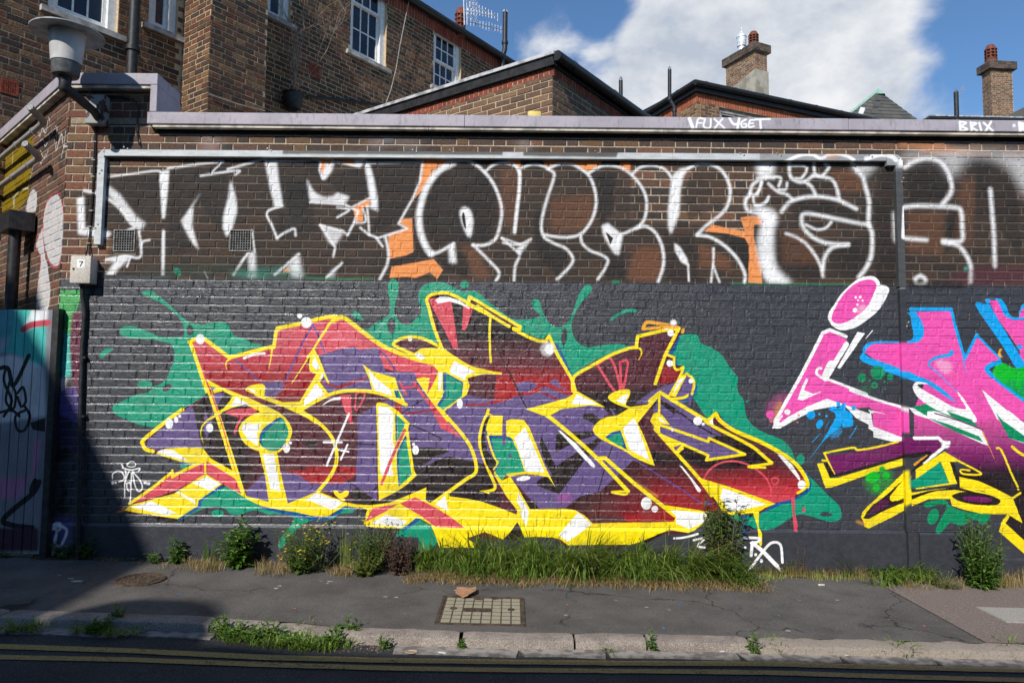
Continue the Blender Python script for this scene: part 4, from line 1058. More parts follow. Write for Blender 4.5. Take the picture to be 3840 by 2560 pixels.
# ------------------------------------------------------------------ brickwork: every brick has its own edges and depth
def bond(u0, u1, z0, z1, holes=(), kind='flemish', course=.075, inside=None, phase=0., topz=None):
    out = []; j = 0; z = z0
    S, Hd = .225, .1125
    while z < z1-.01:
        h = course-.012
        seq = [S, Hd] if kind == 'flemish' else ([S] if (kind == 'stretcher' or j % 4) else [Hd])
        u = u0-(S+Hd)-phase+(.16875 if j % 2 else 0)+random.uniform(-.012, .012) if kind == 'flemish' else u0-S+(.1125 if j % 2 else 0)-phase
        k = 0
        while u < u1:
            L = seq[k % len(seq)]+random.uniform(-.005, .005); a, b = max(u, u0)+.006, min(u+L, u1)-.006
            u += L; k += 1
            if b-a < .03: continue
            c = ((a+b)/2, z+course/2)
            segs = [(a, b)]
            for (ha, hb, hz0, hz1) in holes:
                if z+h > hz0+.02 and z+.01 < hz1-.02:
                    ns = []
                    for (p, q) in segs:
                        if q <= ha or p >= hb: ns.append((p, q))
                        else:
                            if ha-.004-p > .03: ns.append((p, ha-.004))
                            if q-hb-.004 > .03: ns.append((hb+.004, q))
                    segs = ns
            for (p, q) in segs:
                if inside is None or inside((p+q)/2, c[1]): out.append(((p+q)/2, z+course/2, q-p, h))
        z += course; j += 1
    return out
def soldier(u0, u1, z0, h, w=.075):
    out = []; u = u0
    while u < u1-.02: out.append((u+w/2, z0+h/2, w-.010, h-.008)); u += w
    return out
UNIT = {}
def unit_brick(mat):
    if mat.name in UNIT: return UNIT[mat.name]
    c = .035; cz = .07
    vs = [(-.5, .02, -.5), (.5, .02, -.5), (.5, .02, .5), (-.5, .02, .5), (-.5, .003, -.5), (.5, .003, -.5), (.5, .003, .5), (-.5, .003, .5), (-.5+c, 0, -.5+cz), (.5-c, 0, -.5+cz), (.5-c, 0, .5-cz), (-.5+c, 0, .5-cz)]
    fs = [(8, 9, 10, 11)]
    for a, b in ((0, 4), (4, 8)):
        for k in range(4): fs.append((a+k, a+(k+1) % 4, b+(k+1) % 4, b+k))
    me = bpy.data.meshes.new('brick'); me.from_pydata(vs, [], fs); me.update()
    bm = bmesh.new(); bm.from_mesh(me); bm.normal_update()
    for f in bm.faces:
        if f.normal.y > 0: f.normal_flip()
    bm.to_mesh(me); bm.free(); me.materials.append(mat); UNIT[mat.name] = me; return me
CAMV = np.array(CAM)
class Work:
    """all the bricks of one thing: the 300 largest in view become parts, the rest one part of stuff"""
    def __init__(s, parent, nmax=300): s.p = parent; s.items = []; s.nmax = nmax
    def lay(s, O, U, Nn, rects, mat, proud=.0025, off=0.):
        for (u, z, w, h) in rects:
            d = off+random.uniform(-proud, proud)
            x = O[0]+U[0]*u+Nn[0]*d; y = O[1]+U[1]*u+Nn[1]*d
            s.items.append((x, y, z, w, h, U, Nn, mat))
    def done(s):
        def score(it):
            X, Y = proj((it[0], it[1], it[2]))
            if not (-20 < X < 3860 and -20 < Y < 2580): return 0
            D = np.array(it[:3])-CAMV; dist = np.linalg.norm(D); cosv = -(D[0]*it[6][0]+D[1]*it[6][1])/dist
            vis = 1.
            yw = D[1]
            if it[1] > .3:                      # seen only above the coping of the street wall
                zz = CAM[2]+D[2]*(6.5/yw) if yw > 0 else 9
                if zz < 4.1 and X > 560: vis = .0
                if zz < 4.45 and X <= 560: vis = .0
            return vis*it[3]*it[4]*max(cosv, 0)/dist**2
        it = sorted(s.items, key=score, reverse=True)
        big, rest = it[:s.nmax], it[s.nmax:]
        for (x, y, z, w, h, U, Nn, mat) in big:
            o = bpy.data.objects.new('brick', unit_brick(mat)); link(o, s.p)
            R = Matrix(((U[0], -Nn[0], 0, x), (U[1], -Nn[1], 0, y), (0, 0, 1, z), (0, 0, 0, 1)))
            o.matrix_basis = R @ Matrix.Rotation(random.gauss(0, .010), 4, 'X') @ Matrix.Rotation(random.gauss(0, .006), 4, 'Z') @ Matrix.Diagonal((w, 1, h, 1))
        groups = {}
        for q in rest: groups.setdefault(q[7].name, []).append(q)
        for mn, qs in groups.items():
            base = np.array([v.co[:] for v in UNIT[mn].vertices] if mn in UNIT else [v.co[:] for v in unit_brick(qs[0][7]).vertices]); fs0 = [tuple(p.vertices) for p in UNIT[mn].polygons]
            nv = len(base); V = np.zeros((len(qs)*nv, 3)); Fs = []; T = []
            for i, (x, y, z, w, h, U, Nn, mat) in enumerate(qs):
                tx, tz_ = random.gauss(0, .006)*w, random.gauss(0, .010)*h; b = base+np.stack([base[:, 0]*0, base[:, 0]*tx+base[:, 2]*tz_, base[:, 0]*0], 1); V[i*nv:(i+1)*nv] = np.stack([x+U[0]*w*b[:, 0]-Nn[0]*b[:, 1], y+U[1]*w*b[:, 0]-Nn[1]*b[:, 1], z+h*b[:, 2]], 1)
                Fs += [tuple(k+i*nv for k in f) for f in fs0]; T += [random.random()]*len(fs0)
            me = bpy.data.meshes.new('brickwork'); me.from_pydata(V.tolist(), [], Fs); me.update()
            a = me.attributes.new('tone', 'FLOAT', 'FACE'); a.data.foreach_set('value', T); me.materials.append(qs[0][7])
            o = bpy.data.objects.new('brickwork', me); link(o, s.p); o['kind'] = 'stuff'
def backing(parent, name, O, U, Nn, u0, u1, z0, z1, holes, mat, thick=.22, d=-.006, mb=None):
    """the mortar body behind the bricks, with openings left out"""
    own = mb is None; mb = mb or MB()
    us = sorted({u0, u1, *[h[0] for h in holes], *[h[1] for h in holes]}); zs = sorted({z0, z1, *[h[2] for h in holes], *[h[3] for h in holes]})
    us = [u for u in us if u0 <= u <= u1]; zs = [z for z in zs if z0 <= z <= z1]
    for a, b in zip(us, us[1:]):
        for c, e in zip(zs, zs[1:]):
            um, zm = (a+b)/2, (c+e)/2
            if any(h[0] < um < h[1] and h[2] < zm < h[3] for h in holes): continue
            mb.obox(O, U, Nn, a, b, d-thick, d, c, e)
    return mb.build(name, mat, parent) if own else mb
def uz(X, Y, O, U, Nn, off=0.):
    p = np.array((O[0]+Nn[0]*off, O[1]+Nn[1]*off, 0.)); q = hit(X, Y, p, (Nn[0], Nn[1], 0))
    return float((q[0]-O[0])*U[0]+(q[1]-O[1])*U[1]), float(q[2])

def sash_window(parent, O, U, Nn, u0, u1, z0, z1, mats, rows=4, cols=3, rec=.06, sill=True, sill_out=.06, bars=True, flat=False):
    """timber sash: casing > sashes with glazing bars > panes; stone sill"""
    white, glass, stone = mats; cw = .10
    w = MB()
    for (a, b, c, e) in ((u0, u0+cw, z0, z1), (u1-cw, u1, z0, z1), (u0+cw, u1-cw, z1-cw, z1), (u0+cw, u1-cw, z0, z0+.06)): w.obox(O, U, Nn, a, b, -rec-.10, -rec, c, e)
    win = w.build('window', white, parent)
    ia, ib, ic, ie = u0+cw, u1-cw, z0+.06, z1-cw; zm = (ic+ie)/2
    for k, (c, e, dd) in enumerate(((ic, zm+.02, .055), (zm-.02, ie, .02))):
        s = MB(); st = .045
        for (p, q, r, t) in ((ia, ia+st, c, e), (ib-st, ib, c, e), (ia+st, ib-st, e-st, e), (ia+st, ib-st, c, c+st*(1.5 if k == 0 else 1))): s.obox(O, U, Nn, p, q, -rec-dd-.04, -rec-dd, r, t)
        sash = s.build('sash', white, win)
        gu0, gu1, gz0, gz1 = ia+st, ib-st, c+st, e-st; nr = max(1, rows//2)
        du = (gu1-gu0)/cols; dz = (gz1-gz0)/nr
        if bars:
            for i in range(1, cols): MB().obox(O, U, Nn, gu0+du*i-.011, gu0+du*i+.011, -rec-dd-.032, -rec-dd-.008, gz0, gz1).build('glazing_bar', white, win)
            for i in range(1, nr): MB().obox(O, U, Nn, gu0, gu1, -rec-dd-.030, -rec-dd-.010, gz0+dz*i-.011, gz0+dz*i+.011).build('glazing_bar', white, win)
        for i in range(cols):
            for j in range(nr):
                t = random.uniform(-.004, .004)
                p = MB(); O2 = np.array(O[:2]); U2 = np.array(U); N2 = np.array(Nn)
                def q(u, d, z): r = O2+U2*u+N2*d; return (r[0], r[1], z)
                a, b, cc, ee = gu0+du*i, gu0+du*(i+1), gz0+dz*j, gz0+dz*(j+1); d0 = -rec-dd-.022
                p.quad(q(a, d0+t, cc), q(b, d0-t, cc), q(b, d0-t*.5, ee), q(a, d0+t*.5, ee)); p.build('pane', glass, win)
    MB().obox(O, U, Nn, u0, u1, -rec-.5, -rec-.16, z0, z1).build('dark_room', M_ROOM, win)
    if sill: MB().obox(O, U, Nn, u0-.09, u1+.09, -rec-.05, sill_out, z0-.075, z0-.004).build('sill', stone, win)
    return win
# ================================================================== THE STREET WALL
def nrm(U): return (U[1], -U[0])
WX0, WX1 = -4.11, 6.2
Z_TOP, Z_BND = 3.955, float(onwall(1900, 1056)[2])
PRES = .0025; PW, PH = int((WX1-WX0+.1)/PRES), int(4.3/PRES)
PMAP = PlaneMap((0, 0), (1, 0), WX0-.05, -.3, PRES, PH)
pt = Paint(PW, PH); KPX = 2.405e-3/PRES
draw(pt, SHP_UP, PMAP, KPX, .70, .90, 2.4); draw(pt, SHP, PMAP, KPX); draw(pt, SHP_LEFT, PMAP, KPX)
IMG = paint_image('wall_paint', pt)
LAYER = (IMG, (0, 0), (1, 0), WX0-.05, -.3, PW*PRES, PH*PRES)
BR = [(.075, .050, .040), (.098, .060, .045), (.062, .046, .039), (.120, .068, .048), (.052, .042, .038), (.090, .063, .050), (.150, .088, .050), (.070, .050, .042), (.095, .058, .044), (.165, .082, .055)]
M_BRICK = brick_mat('street_brick', BR, LAYER, gloss=Z_BND); M_MORT = mortar_mat('street_mortar', (.44, .36, .27), LAYER, gloss=Z_BND, gl=.56)
M_CORN = brick_mat('corner_brick', [(.165, .072, .048), (.11, .06, .046), (.20, .085, .052), (.075, .052, .042), (.13, .068, .048), (.19, .11, .062)], LAYER, gloss=Z_BND)
M_ROOM = simple('dark_interior', (.012, .012, .014), .9)
M_LILAC = Mt('lilac_masonry_paint', .55, .3)
COPT = Paint(2200, 60)
class CopMap(PlaneMap): pass
CMAP = PlaneMap((0, -.085), (1, 0), -3.5, 3.92, .0045, 60)
COPTXT = '''
l wht w30 f8|Z 1610,1045 1640,1125
l wht w16 f6|Z 1670,1125 1690,1048 1740,1050
l wht w14 f6|Z 1680,1085 1720,1085
l wht w16 f6|Z 1750,1050 1735,1110 1760,1130 1795,1120 1800,1050
l wht w16 f6|Z 1830,1050 1920,1130
l wht w16 f6|Z 1905,1045 1835,1130
l wht w22 f6|Z 1965,1045 2000,1095 2045,1090
l wht w22 f6|Z 2050,1045 2035,1130
l wht w16 f6|Z 2110,1055 2070,1080 2075,1120 2110,1120 2110,1095 2090,1095
l wht w16 f6|Z 2180,1060 2145,1065 2135,1120 2180,1115
l wht w14 f6|Z 2140,1090 2175,1088
l wht w18 f6|Z 2190,1055 2320,1050
l wht w20 f6|Z 2235,1055 2240,1130
l wht w22 f6|Y 1785,1075 1790,1155
l wht w18 f6|Y 1790,1075 1840,1085 1800,1115 1850,1140 1795,1158
l wht w20 f6|Y 1880,1080 1890,1160
l wht w18 f6|Y 1880,1085 1930,1090 1890,1120 1940,1155
l wht w20 f6|Y 1955,1085 1975,1160
l wht w20 f6|Y 1995,1085 2080,1160
l wht w20 f6|Y 2060,1075 2010,1160
e wht f6|Y 2262,1108,14,14
l wht w30 f8|Y 2310,1085 2320,1165
l wht w26 f8|Y 2320,1090 2370,1100 2330,1125 2380,1160
'''
TILES['Z'] = (1900, 0, 2.351); TILES['Y'] = (2840, 0, 2.351)
draw(COPT, COPTXT, CMAP, 2.38e-3/.0045)
IMGC = paint_image('coping_paint', COPT)
lc = M_LILAC.ramp(M_LILAC.noise(3, 6, .6), [(.3, (.36, .33, .37)), (.7, (.43, .395, .44))]); lc = M_LILAC.mix(M_LILAC.ramp(M_LILAC.noise(40, 4, .6, stretch=(1, 1, .25)), [(.62, 0.), (.95, .55)]), lc, (.2, .18, .2))
pc, pa = paint_tex(M_LILAC, IMGC, (0, 0), (1, 0), -3.5, 3.92, 2200*.0045, 60*.0045)
M_LILAC.set('Base Color', M_LILAC.mix(pa, lc, pc)); M_LILAC.bump(M_LILAC.noise(25, 5), .25, .004); M_LILAC = M_LILAC.m
M_CONC = simple('pale_concrete', (.52, .48, .41), .85, .2, var=.3, scale=9, bump=.4)

wall = thing('brick_wall', (0, .1, 0), 'long street wall with yellow outlined graffiti mural below white bubble lettering', 'wall')
z00 = float(onwall(500, 1546.8)[2]); zc0 = z00-.075*math.floor((z00-.30)/.075)         # a bed joint of the photograph fixes the coursing
PL_TOP = .352
VENTS = []
for (X0, Y0, X1, Y1) in ((424, 862, 508, 942), (860, 862, 944, 942)):
    a, b = onwall(X0, Y1), onwall(X1, Y0); VENTS.append((float(a[0]), float(b[0]), float(a[2]), float(b[2])))
U0, N0 = (1., 0.), (0., -1.)
rects = bond(WX0, WX1, zc0, Z_TOP, VENTS)
wk = Work(wall)
wk.lay((0, 0), U0, N0, [r for r in rects if r[0] > WX0+.42 or r[1] < Z_BND-.1], M_BRICK, .0022)
wk.lay((0, 0), U0, N0, [r for r in rects if not (r[0] > WX0+.42 or r[1] < Z_BND-.1)], M_CORN, .0025)
wk.done()
mb = MB(); backing(wall, 'mortar', (0, 0), U0, N0, WX0+.02, WX1, -.35, Z_TOP+.02, VENTS, M_MORT, .34, -.0065, mb)
z = zc0
while z < Z_TOP:                                # weather-struck bed joints: recessed under the upper brick, flush on the lower one
    x = WX0; ja = random.uniform(-.001, .001)
    while x < WX1:
        jb = random.uniform(-.0022, .0018); x2 = min(x+random.uniform(.06, .24), WX1)
        if not any(v[0]-.01 < x2 and x < v[1]+.01 and v[2]-.01 < z < v[3]+.01 for v in VENTS):
            jz = random.uniform(-.0014, .0014); mb.add([(x, .0058+ja*.5, z+.0070+jz), (x2, .0060+jb*.5, z+.0070+jz), (x2, .0008+jb, z-.0064+jz), (x, .0008+ja, z-.0064+jz)], [(0, 3, 2, 1)])
        x = x2; ja = jb
    z += .075
mb.build('mortar', M_MORT, wall, tone=True)
# smooth rendered plinth, stepped down towards the right like the street
pl = MB()
for a, b, t in ((WX0, 3.50, PL_TOP), (3.62, 4.02, .345), (4.02, WX1, .13)):
    pr = [(a, .05, -.35), (a, -.018, -.35), (a, -.016, t-.012), (a, -.004, t+.006), (a, .05, t+.008)]
    pl.prism(pr, (a, 0, 0), (b, 0, 0))
M_PL = Mt('plinth_paint', .42, .45); pc, pa = paint_tex(M_PL, *LAYER)
M_PL.set('Base Color', M_PL.mix(.5, pc, M_PL.mix(1., pc, M_PL.ramp(M_PL.noise(18, 6, .65), [(.3, .7), (.7, 1.15)]), 'MULTIPLY'))); M_PL.bump(M_PL.math('ADD', M_PL.noise(50, 4), M_PL.noise(9, 3)), .5, .003)
pl.build('plinth', M_PL.m, wall)
# coping fascia, pale ledge below it, black strips standing in for the shade around the ledge
CB, CT = 3.960, 4.070
cx = float(onwall(551, 440, -.085)[0])
segs = [cx, -.45, 3.05, WX1]
for k, (a, b) in enumerate(zip(segs, segs[1:])):
    MB().box(a+(.001 if k else 0), b-.001, -.085-.001*k, .40, CB, CT-.002*k, .006).build('coping', M_LILAC, wall)
lx = cx+.05
while lx < WX1:
    l2 = min(lx+random.uniform(2.0, 2.6), WX1); MB().box(lx, l2-.004, -.076+random.uniform(-.002, .002), .10, 3.931, 3.949, .002).build('ledge_slab', M_CONC, wall); lx = l2
MB().box(cx+.03, WX1, -.030, .01, 3.9495, 3.9595).build('gap_shade_strip', simple('gap_shade_black', (.008, .008, .009), .8), wall)  # near-black filler that paints in the shade of the open gap under the coping
MB().box(cx+.06, WX1, -.022, .01, 3.906, 3.9305).build('ledge_shade_strip', simple('ledge_shade_black', (.012, .011, .010), .8, .1), wall)  # added black strip, deepens the shadow the ledge casts on the bricks
# vents
M_STEEL = simple('galvanised_steel', (.36, .38, .40), .45, .5, .65, .2, 18, .1)
M_VENT = simple('weathered_vent_metal', (.26, .26, .25), .6, .3, 0., .3, 30); M_BLACK = simple('black_void', (.006, .006, .007), .95)
for v in VENTS:
    f = MB(); t = .008
    for (a, b, c, e) in ((v[0], v[0]+t, v[2], v[3]), (v[1]-t, v[1], v[2], v[3]), (v[0]+t, v[1]-t, v[2], v[2]+t), (v[0]+t, v[1]-t, v[3]-t, v[3])): f.box(a, b, -.006, .03, c, e)
    vent = f.build('air_vent', M_VENT, wall)
    MB().box(v[0], v[1], .05, .08, v[2], v[3]).build('vent_back', M_BLACK, vent)
    for k in range(1, 8):
        u = v[0]+t+(v[1]-v[0]-2*t)*k/8; MB().box(u-.0017, u+.0017, -.003, .001, v[2]+t, v[3]-t).build('grille_bar', M_VENT, vent)
        q = v[2]+t+(v[3]-v[2]-2*t)*k/8; MB().box(v[0]+t, v[1]-t, -.005, -.0005, q-.0017, q+.0017).build('grille_bar', M_VENT, vent)

# raised corner parapet, splayed return wall on the left
UL = (math.sin(math.radians(47)), -math.cos(math.radians(47))); NL = nrm(UL); OL = (WX0, 0.)
LMAPW, LMAPH = 2.9, 4.4
ptl = Paint(int(LMAPW/.004), int(LMAPH/.004)); LMAP = PlaneMap(OL, UL, -2.8, 0., .004, 0)
TILES['X'] = (0, 0, 2.351)
COL['ylw'] = (132, 110, 10); COL['rdl'] = (190, 70, 85)
LEFTTXT = '''
p ylw f10|T 0,0 90,0 200,30 280,130 290,200 260,330 250,470 180,560 0,700
p ylw f10|X 0,1360 60,1290 200,1200 290,1180 290,1500 0,1600
l wht w14 f6|X 300,1190 330,1160 350,1200 370,1130 400,1170 430,1040 440,1100
l wht w12 f6|X 320,1290 380,1230 400,1290 440,1200
l wht w16 f6|X 460,1180 500,1120 490,1330 540,1180 560,1300 580,1160
l wht w14 f6|X 540,1390 560,1300 590,1290
l wht w12 f6|X 280,1480 340,1360 360,1440 400,1360
l wht w14 f6|X 20,1560 60,1340
l wht w14 f6|X 100,1480 120,1280
l wht w14 f6|T 60,470 110,450 120,560 130,470 180,410 250,390
l wht w12 f6|T 250,370 290,210 300,160 340,110
l wht w12 f6|T 360,60 390,130 420,60
s wht f4|T 250,470 290,400 320,440 320,570 290,600 230,590
s wht f4|T 480,450 520,460 550,560 560,700 545,900 520,1050 470,1070 420,1000 390,850 380,680 410,520
s wht f4|T 380,740 340,820 320,900 360,1000 345,1150 325,1300 330,1568 400,1568 440,1300 420,1080 395,990
l rdl w14 f5|T 480,425 530,440 552,560 560,720 545,920 525,1060 470,1085 415,1010 385,850 378,680 410,510 480,425
l rdl w14 f5|T 378,730 340,810 315,900 355,1000 340,1160 322,1300
'''
draw(ptl, LEFTTXT, LMAP, 2.4e-3/.004, 1., .55)
LAYL = (paint_image('return_wall_paint', ptl), OL, UL, -2.8, 0., LMAPW, LMAPH)
M_BRL = brick_mat('return_brick', [(.14, .070, .050), (.11, .060, .046), (.075, .052, .044), (.17, .080, .052), (.09, .058, .046), (.13, .075, .050)], LAYL); M_MOL = mortar_mat('return_mortar', (.36, .28, .20), LAYL)
ret = thing('brick_return_wall', (-4.6, .6, 0), 'splayed brick side wall with yellow paint and white scrawl, behind the gate', 'wall')
ZR = 4.312
wl = Work(ret); wl.lay(OL, UL, NL, bond(-3.6, -.002, zc0, ZR, (), phase=.05), M_BRL, .003)
wl.lay((0, .0), U0, N0, bond(WX0, -3.315, 4.0+(zc0-4.0) % .075, ZR, ()), M_CORN, .0025); wl.done()
mb = MB(); backing(ret, 'mortar', OL, UL, NL, -3.6, -.01, -.3, ZR, (), M_MOL, .2, -.005, mb)
mb.box(WX0+.02, -3.33, .005, .3, Z_TOP+.03, ZR); mb.build('mortar', M_MOL, ret)
# raised coping with an end panel returning to the back
zc, zt = 4.323, 4.430
c1 = MB(); P0 = np.array(OL); off = .085
def lq(u, d, z): q = np.array(OL)+np.array(UL)*u+np.array(NL)*d; return (q[0], q[1], z)
kx = off*math.tan(math.radians(43/2))
c1.add([lq(-3.6, off, zc), lq(kx*.0, off, zc), lq(0, -.3, zc), lq(-3.6, -.3, zc), lq(-3.6, off, zt), lq(kx*.0, off, zt), lq(0, -.3, zt), lq(-3.6, -.3, zt)], [(3, 2, 1, 0), (4, 5, 6, 7), (0, 1, 5, 4), (1, 2, 6, 5), (2, 3, 7, 6), (3, 0, 4, 7)])
c1.build('coping', M_LILAC, ret)
A = lq(0, off, 0)
MB().box(A[0]-.002, -3.262, -.085, .38, zc+.001, zt+.001, .006).build('coping', M_LILAC, ret)
MB().box(-3.325, -3.261, -.084, .40, CT+.003, zc, .004).build('end_panel', M_LILAC, ret)
MB().box(A[0], -3.33, -.07, .1, zc-.03, zc-.002, .002).build('ledge_slab', M_CONC, ret)
s = MB(); s.obox(OL, UL, NL, -3.6, -.0, -.1, .07, zc-.03, zc-.002); s.build('ledge_slab', M_CONC, ret)

# ================================================================== GROUND
M_ASPH = Mt('pavement_asphalt', .9, .15)
n1, n2, n3 = M_ASPH.noise(140, 4, .7), M_ASPH.noise(2.2, 5, .6), M_ASPH.noise(420, 2, .5)
c = M_ASPH.ramp(n1, [(.05, (.078, .071, .066)), (.5, (.143, .132, .123)), (.95, (.215, .198, .185))])
c = M_ASPH.mix(.8, c, M_ASPH.mix(1., c, M_ASPH.ramp(n2, [(.1, .70), (.9, 1.28)]), 'MULTIPLY'))
c = M_ASPH.mix(M_ASPH.ramp(M_ASPH.noise(9, 6, .7, dist=.6), [(.80, 0.), (1., .45)]), c, (.06, .056, .054))
c = M_ASPH.mix(M_ASPH.ramp(n3, [(.88, 0.), (.95, .6)]), c, (.36, .34, .31))
vd, vc = M_ASPH.vor(2.3); c = M_ASPH.mix(M_ASPH.math('MULTIPLY', M_ASPH.ramp(vd, [(.028, 1.), (.045, 0.)]), M_ASPH.ramp(M_ASPH.noise(3, 2), [(.52, 0.), (.56, .8)])), c, (.30, .28, .26))
ve = M_ASPH.N.new('ShaderNodeTexVoronoi'); ve.feature = 'DISTANCE_TO_EDGE'; ve.inputs['Scale'].default_value = .9
wv = M_ASPH.N.new('ShaderNodeTexNoise'); wv.inputs['Scale'].default_value = 5; wv.inputs['Detail'].default_value = 5; M_ASPH.L.new(M_ASPH.P(), wv.inputs['Vector'])
ad = M_ASPH.N.new('ShaderNodeVectorMath'); ad.operation = 'MULTIPLY_ADD'; M_ASPH.L.new(wv.outputs['Color'], ad.inputs[0]); ad.inputs[1].default_value = (.35, .35, 0); M_ASPH.L.new(M_ASPH.P(), ad.inputs[2]); M_ASPH.L.new(ad.outputs[0], ve.inputs['Vector'])
ck = M_ASPH.math('MULTIPLY', M_ASPH.ramp(ve.outputs['Distance'], [(.003, 1.), (.009, 0.)]), M_ASPH.ramp(M_ASPH.noise(.9, 3), [(.45, 0.), (.6, .8)])); c = M_ASPH.mix(ck, c, (.03, .028, .026))
c = M_ASPH.mix(M_ASPH.ramp(M_ASPH.noise(1.1, 6, .65, dist=1.), [(.62, 0.), (.72, .22)]), c, (.20, .19, .18)); c = M_ASPH.mix(M_ASPH.ramp(M_ASPH.noise(6, 7, .8), [(.7, 0.), (.95, .4)]), c, (.05, .045, .04))
M_ASPH.set('Base Color', c); M_ASPH.bump(M_ASPH.math('ADD', n1, n3), .7, .004); M_ASPH = M_ASPH.m
M_ASPH2 = Mt('red_aggregate_asphalt', .9, .15); n1, n3 = M_ASPH2.noise(120, 4, .7), M_ASPH2.noise(300, 2)
c = M_ASPH2.ramp(n1, [(.25, (.14, .115, .10)), (.6, (.25, .20, .175)), (.85, (.36, .30, .265))]); c = M_ASPH2.mix(M_ASPH2.ramp(n3, [(.82, 0.), (.9, .6)]), c, (.42, .37, .33))
M_ASPH2.set('Base Color', c); M_ASPH2.bump(n1, .7, .004); M_ASPH2 = M_ASPH2.m
M_ROAD = Mt('road_asphalt', .85, .25); n1, n2 = M_ROAD.noise(110, 4, .7), M_ROAD.noise(1.8, 5)
c = M_ROAD.ramp(n1, [(.25, (.032, .033, .036)), (.6, (.062, .063, .067)), (.85, (.12, .12, .122))]); c = M_ROAD.mix(.4, c, M_ROAD.mix(1., c, M_ROAD.ramp(n2, [(.3, .7), (.7, 1.3)]), 'MULTIPLY'))
vd, vc = M_ROAD.vor(330); c = M_ROAD.mix(M_ROAD.ramp(vc, [(.93, 0.), (.95, .5)]), c, (.22, .21, .2))
M_ROAD.set('Base Color', c); M_ROAD.bump(n1, .9, .006); M_ROAD = M_ROAD.m
M_EARTH = simple('earth', (.06, .055, .045), .95, .1, var=.3, scale=3)
KB = [(-12, -1.30), (-6, -1.38), (-3.5, -1.434), (-2.94, -1.454), (-1.96, -1.482), (-1.4, -1.545), (-1.07, -1.625), (0, -1.655), (.87, -1.612), (1.75, -1.616), (3.4, -1.616), (6, -1.61), (12, -1.6)]
def kerb(x): return float(np.interp(x, [k[0] for k in KB], [k[1] for k in KB]))
def sheet(name, xs, rows, zf, mat, kind='structure', jit=0.):
    mb = MB(); nx = len(xs)
    for r in range(len(rows[0])):
        for i, x in enumerate(xs):
            y = rows[i][r]; mb.v.append((x, y, zf(x, y)+(mnoise.noise((x*1.3, y*1.3, 3.))*jit)))
    for r in range(len(rows[0])-1):
        for i in range(nx-1): mb.f.append((r*nx+i, r*nx+i+1, (r+1)*nx+i+1, (r+1)*nx+i))
    mb.t = [None]*len(mb.f); o = mb.build(name, mat, None, smooth=True); tag(o, kind=kind); return o
xs = [round(-12+.12*i, 3) for i in range(201)]
g = MB(); g.quad((-900, -900, -1.2), (900, -900, -1.2), (900, 900, -1.2), (-900, 900, -1.2)); tag(g.build('ground', M_EARTH), kind='structure')
g = MB(); g.quad((-9, .02, -.02), (12, .02, -.3), (12, 40, -.25), (-30, 40, -.25), (-30, 2, -.1)); tag(g.build('yard', M_EARTH), kind='structure')
sheet('pavement', xs, [[.03]+[kerb(x)*t for t in (.1, .25, .4, .55, .7, .85, 1.)] for x in xs], pav, M_ASPH, jit=.004)
XP = 3.155
xs2 = [XP+.04*i for i in range(0, 12)]+[3.7+.3*i for i in range(28)]
sheet('pavement_patch', xs2, [[.03]+[kerb(x)*t for t in (.1, .25, .4, .55, .7, .85, 1.)] for x in xs2], lambda x, y: pav(x, y)+.006, M_ASPH2, jit=.004)
def road(x, y): return -SLOPE*x+FALL*max(y, -2.4)-STEP
sheet('road', xs, [[kerb(x)+.05, kerb(x)-.15, -2.0, -2.3, -3, -4.5, -6, -9.2] for x in xs], road, M_ROAD, jit=.004)
# soil and moss gathered at the foot of the wall
M_SOIL = simple('soil_and_moss', (.085, .065, .042), .95, .1, var=.5, scale=30, bump=.8)
sx_ = [-4.2+.05*i for i in range(0, 210)]
def soil_w(x): return -.035-.05*max(0, mnoise.noise((x*2.1, 7., 1.))+.35)-.02*abs(mnoise.noise((x*9, 3., 1.)))
sheet('soil', sx_, [[.02, soil_w(x)*.4, soil_w(x)*.75, soil_w(x)] for x in sx_], lambda x, y: pav(x, y)+.022*(1-min(1, y/soil_w(x)))+.0045, M_SOIL, jit=.004)
# kerb
M_GRAN = Mt('kerb_granite', .75, .25); n1 = M_GRAN.noise(130, 4, .7); n2 = M_GRAN.noise(6, 4)
c = M_GRAN.ramp(n1, [(.25, (.20, .165, .14)), (.55, (.33, .28, .24)), (.85, (.48, .42, .37))]); c = M_GRAN.mix(.45, c, M_GRAN.mix(1., c, M_GRAN.ramp(n2, [(.3, .55), (.7, 1.2)]), 'MULTIPLY')); M_GRAN.set('Base Color', c); M_GRAN.bump(M_GRAN.math('ADD', n1, n2), .6, .005); M_GRAN = M_GRAN.m
M_AGG = Mt('worn_concrete_kerb', .9, .2); vd, vc = M_AGG.vor(70); n1 = M_AGG.noise(30, 5, .7)
c = M_AGG.ramp(vd, [(.2, (.40, .35, .30)), (.55, (.24, .20, .17)), (.9, (.13, .11, .10))]); c = M_AGG.mix(M_AGG.ramp(n1, [(.15, .3), (.6, .95)]), c, (.31, .265, .22)); M_AGG.set('Base Color', c); M_AGG.bump(M_AGG.math('ADD', vd, n1), .6, .006); M_AGG = M_AGG.m
kb = bpy.data.objects.new('kerb', None); COLL.objects.link(kb); kb.location = (0, -1.7, -.1); WLOC[kb.name] = (0, -1.7, -.1); tag(kb, kind='structure')
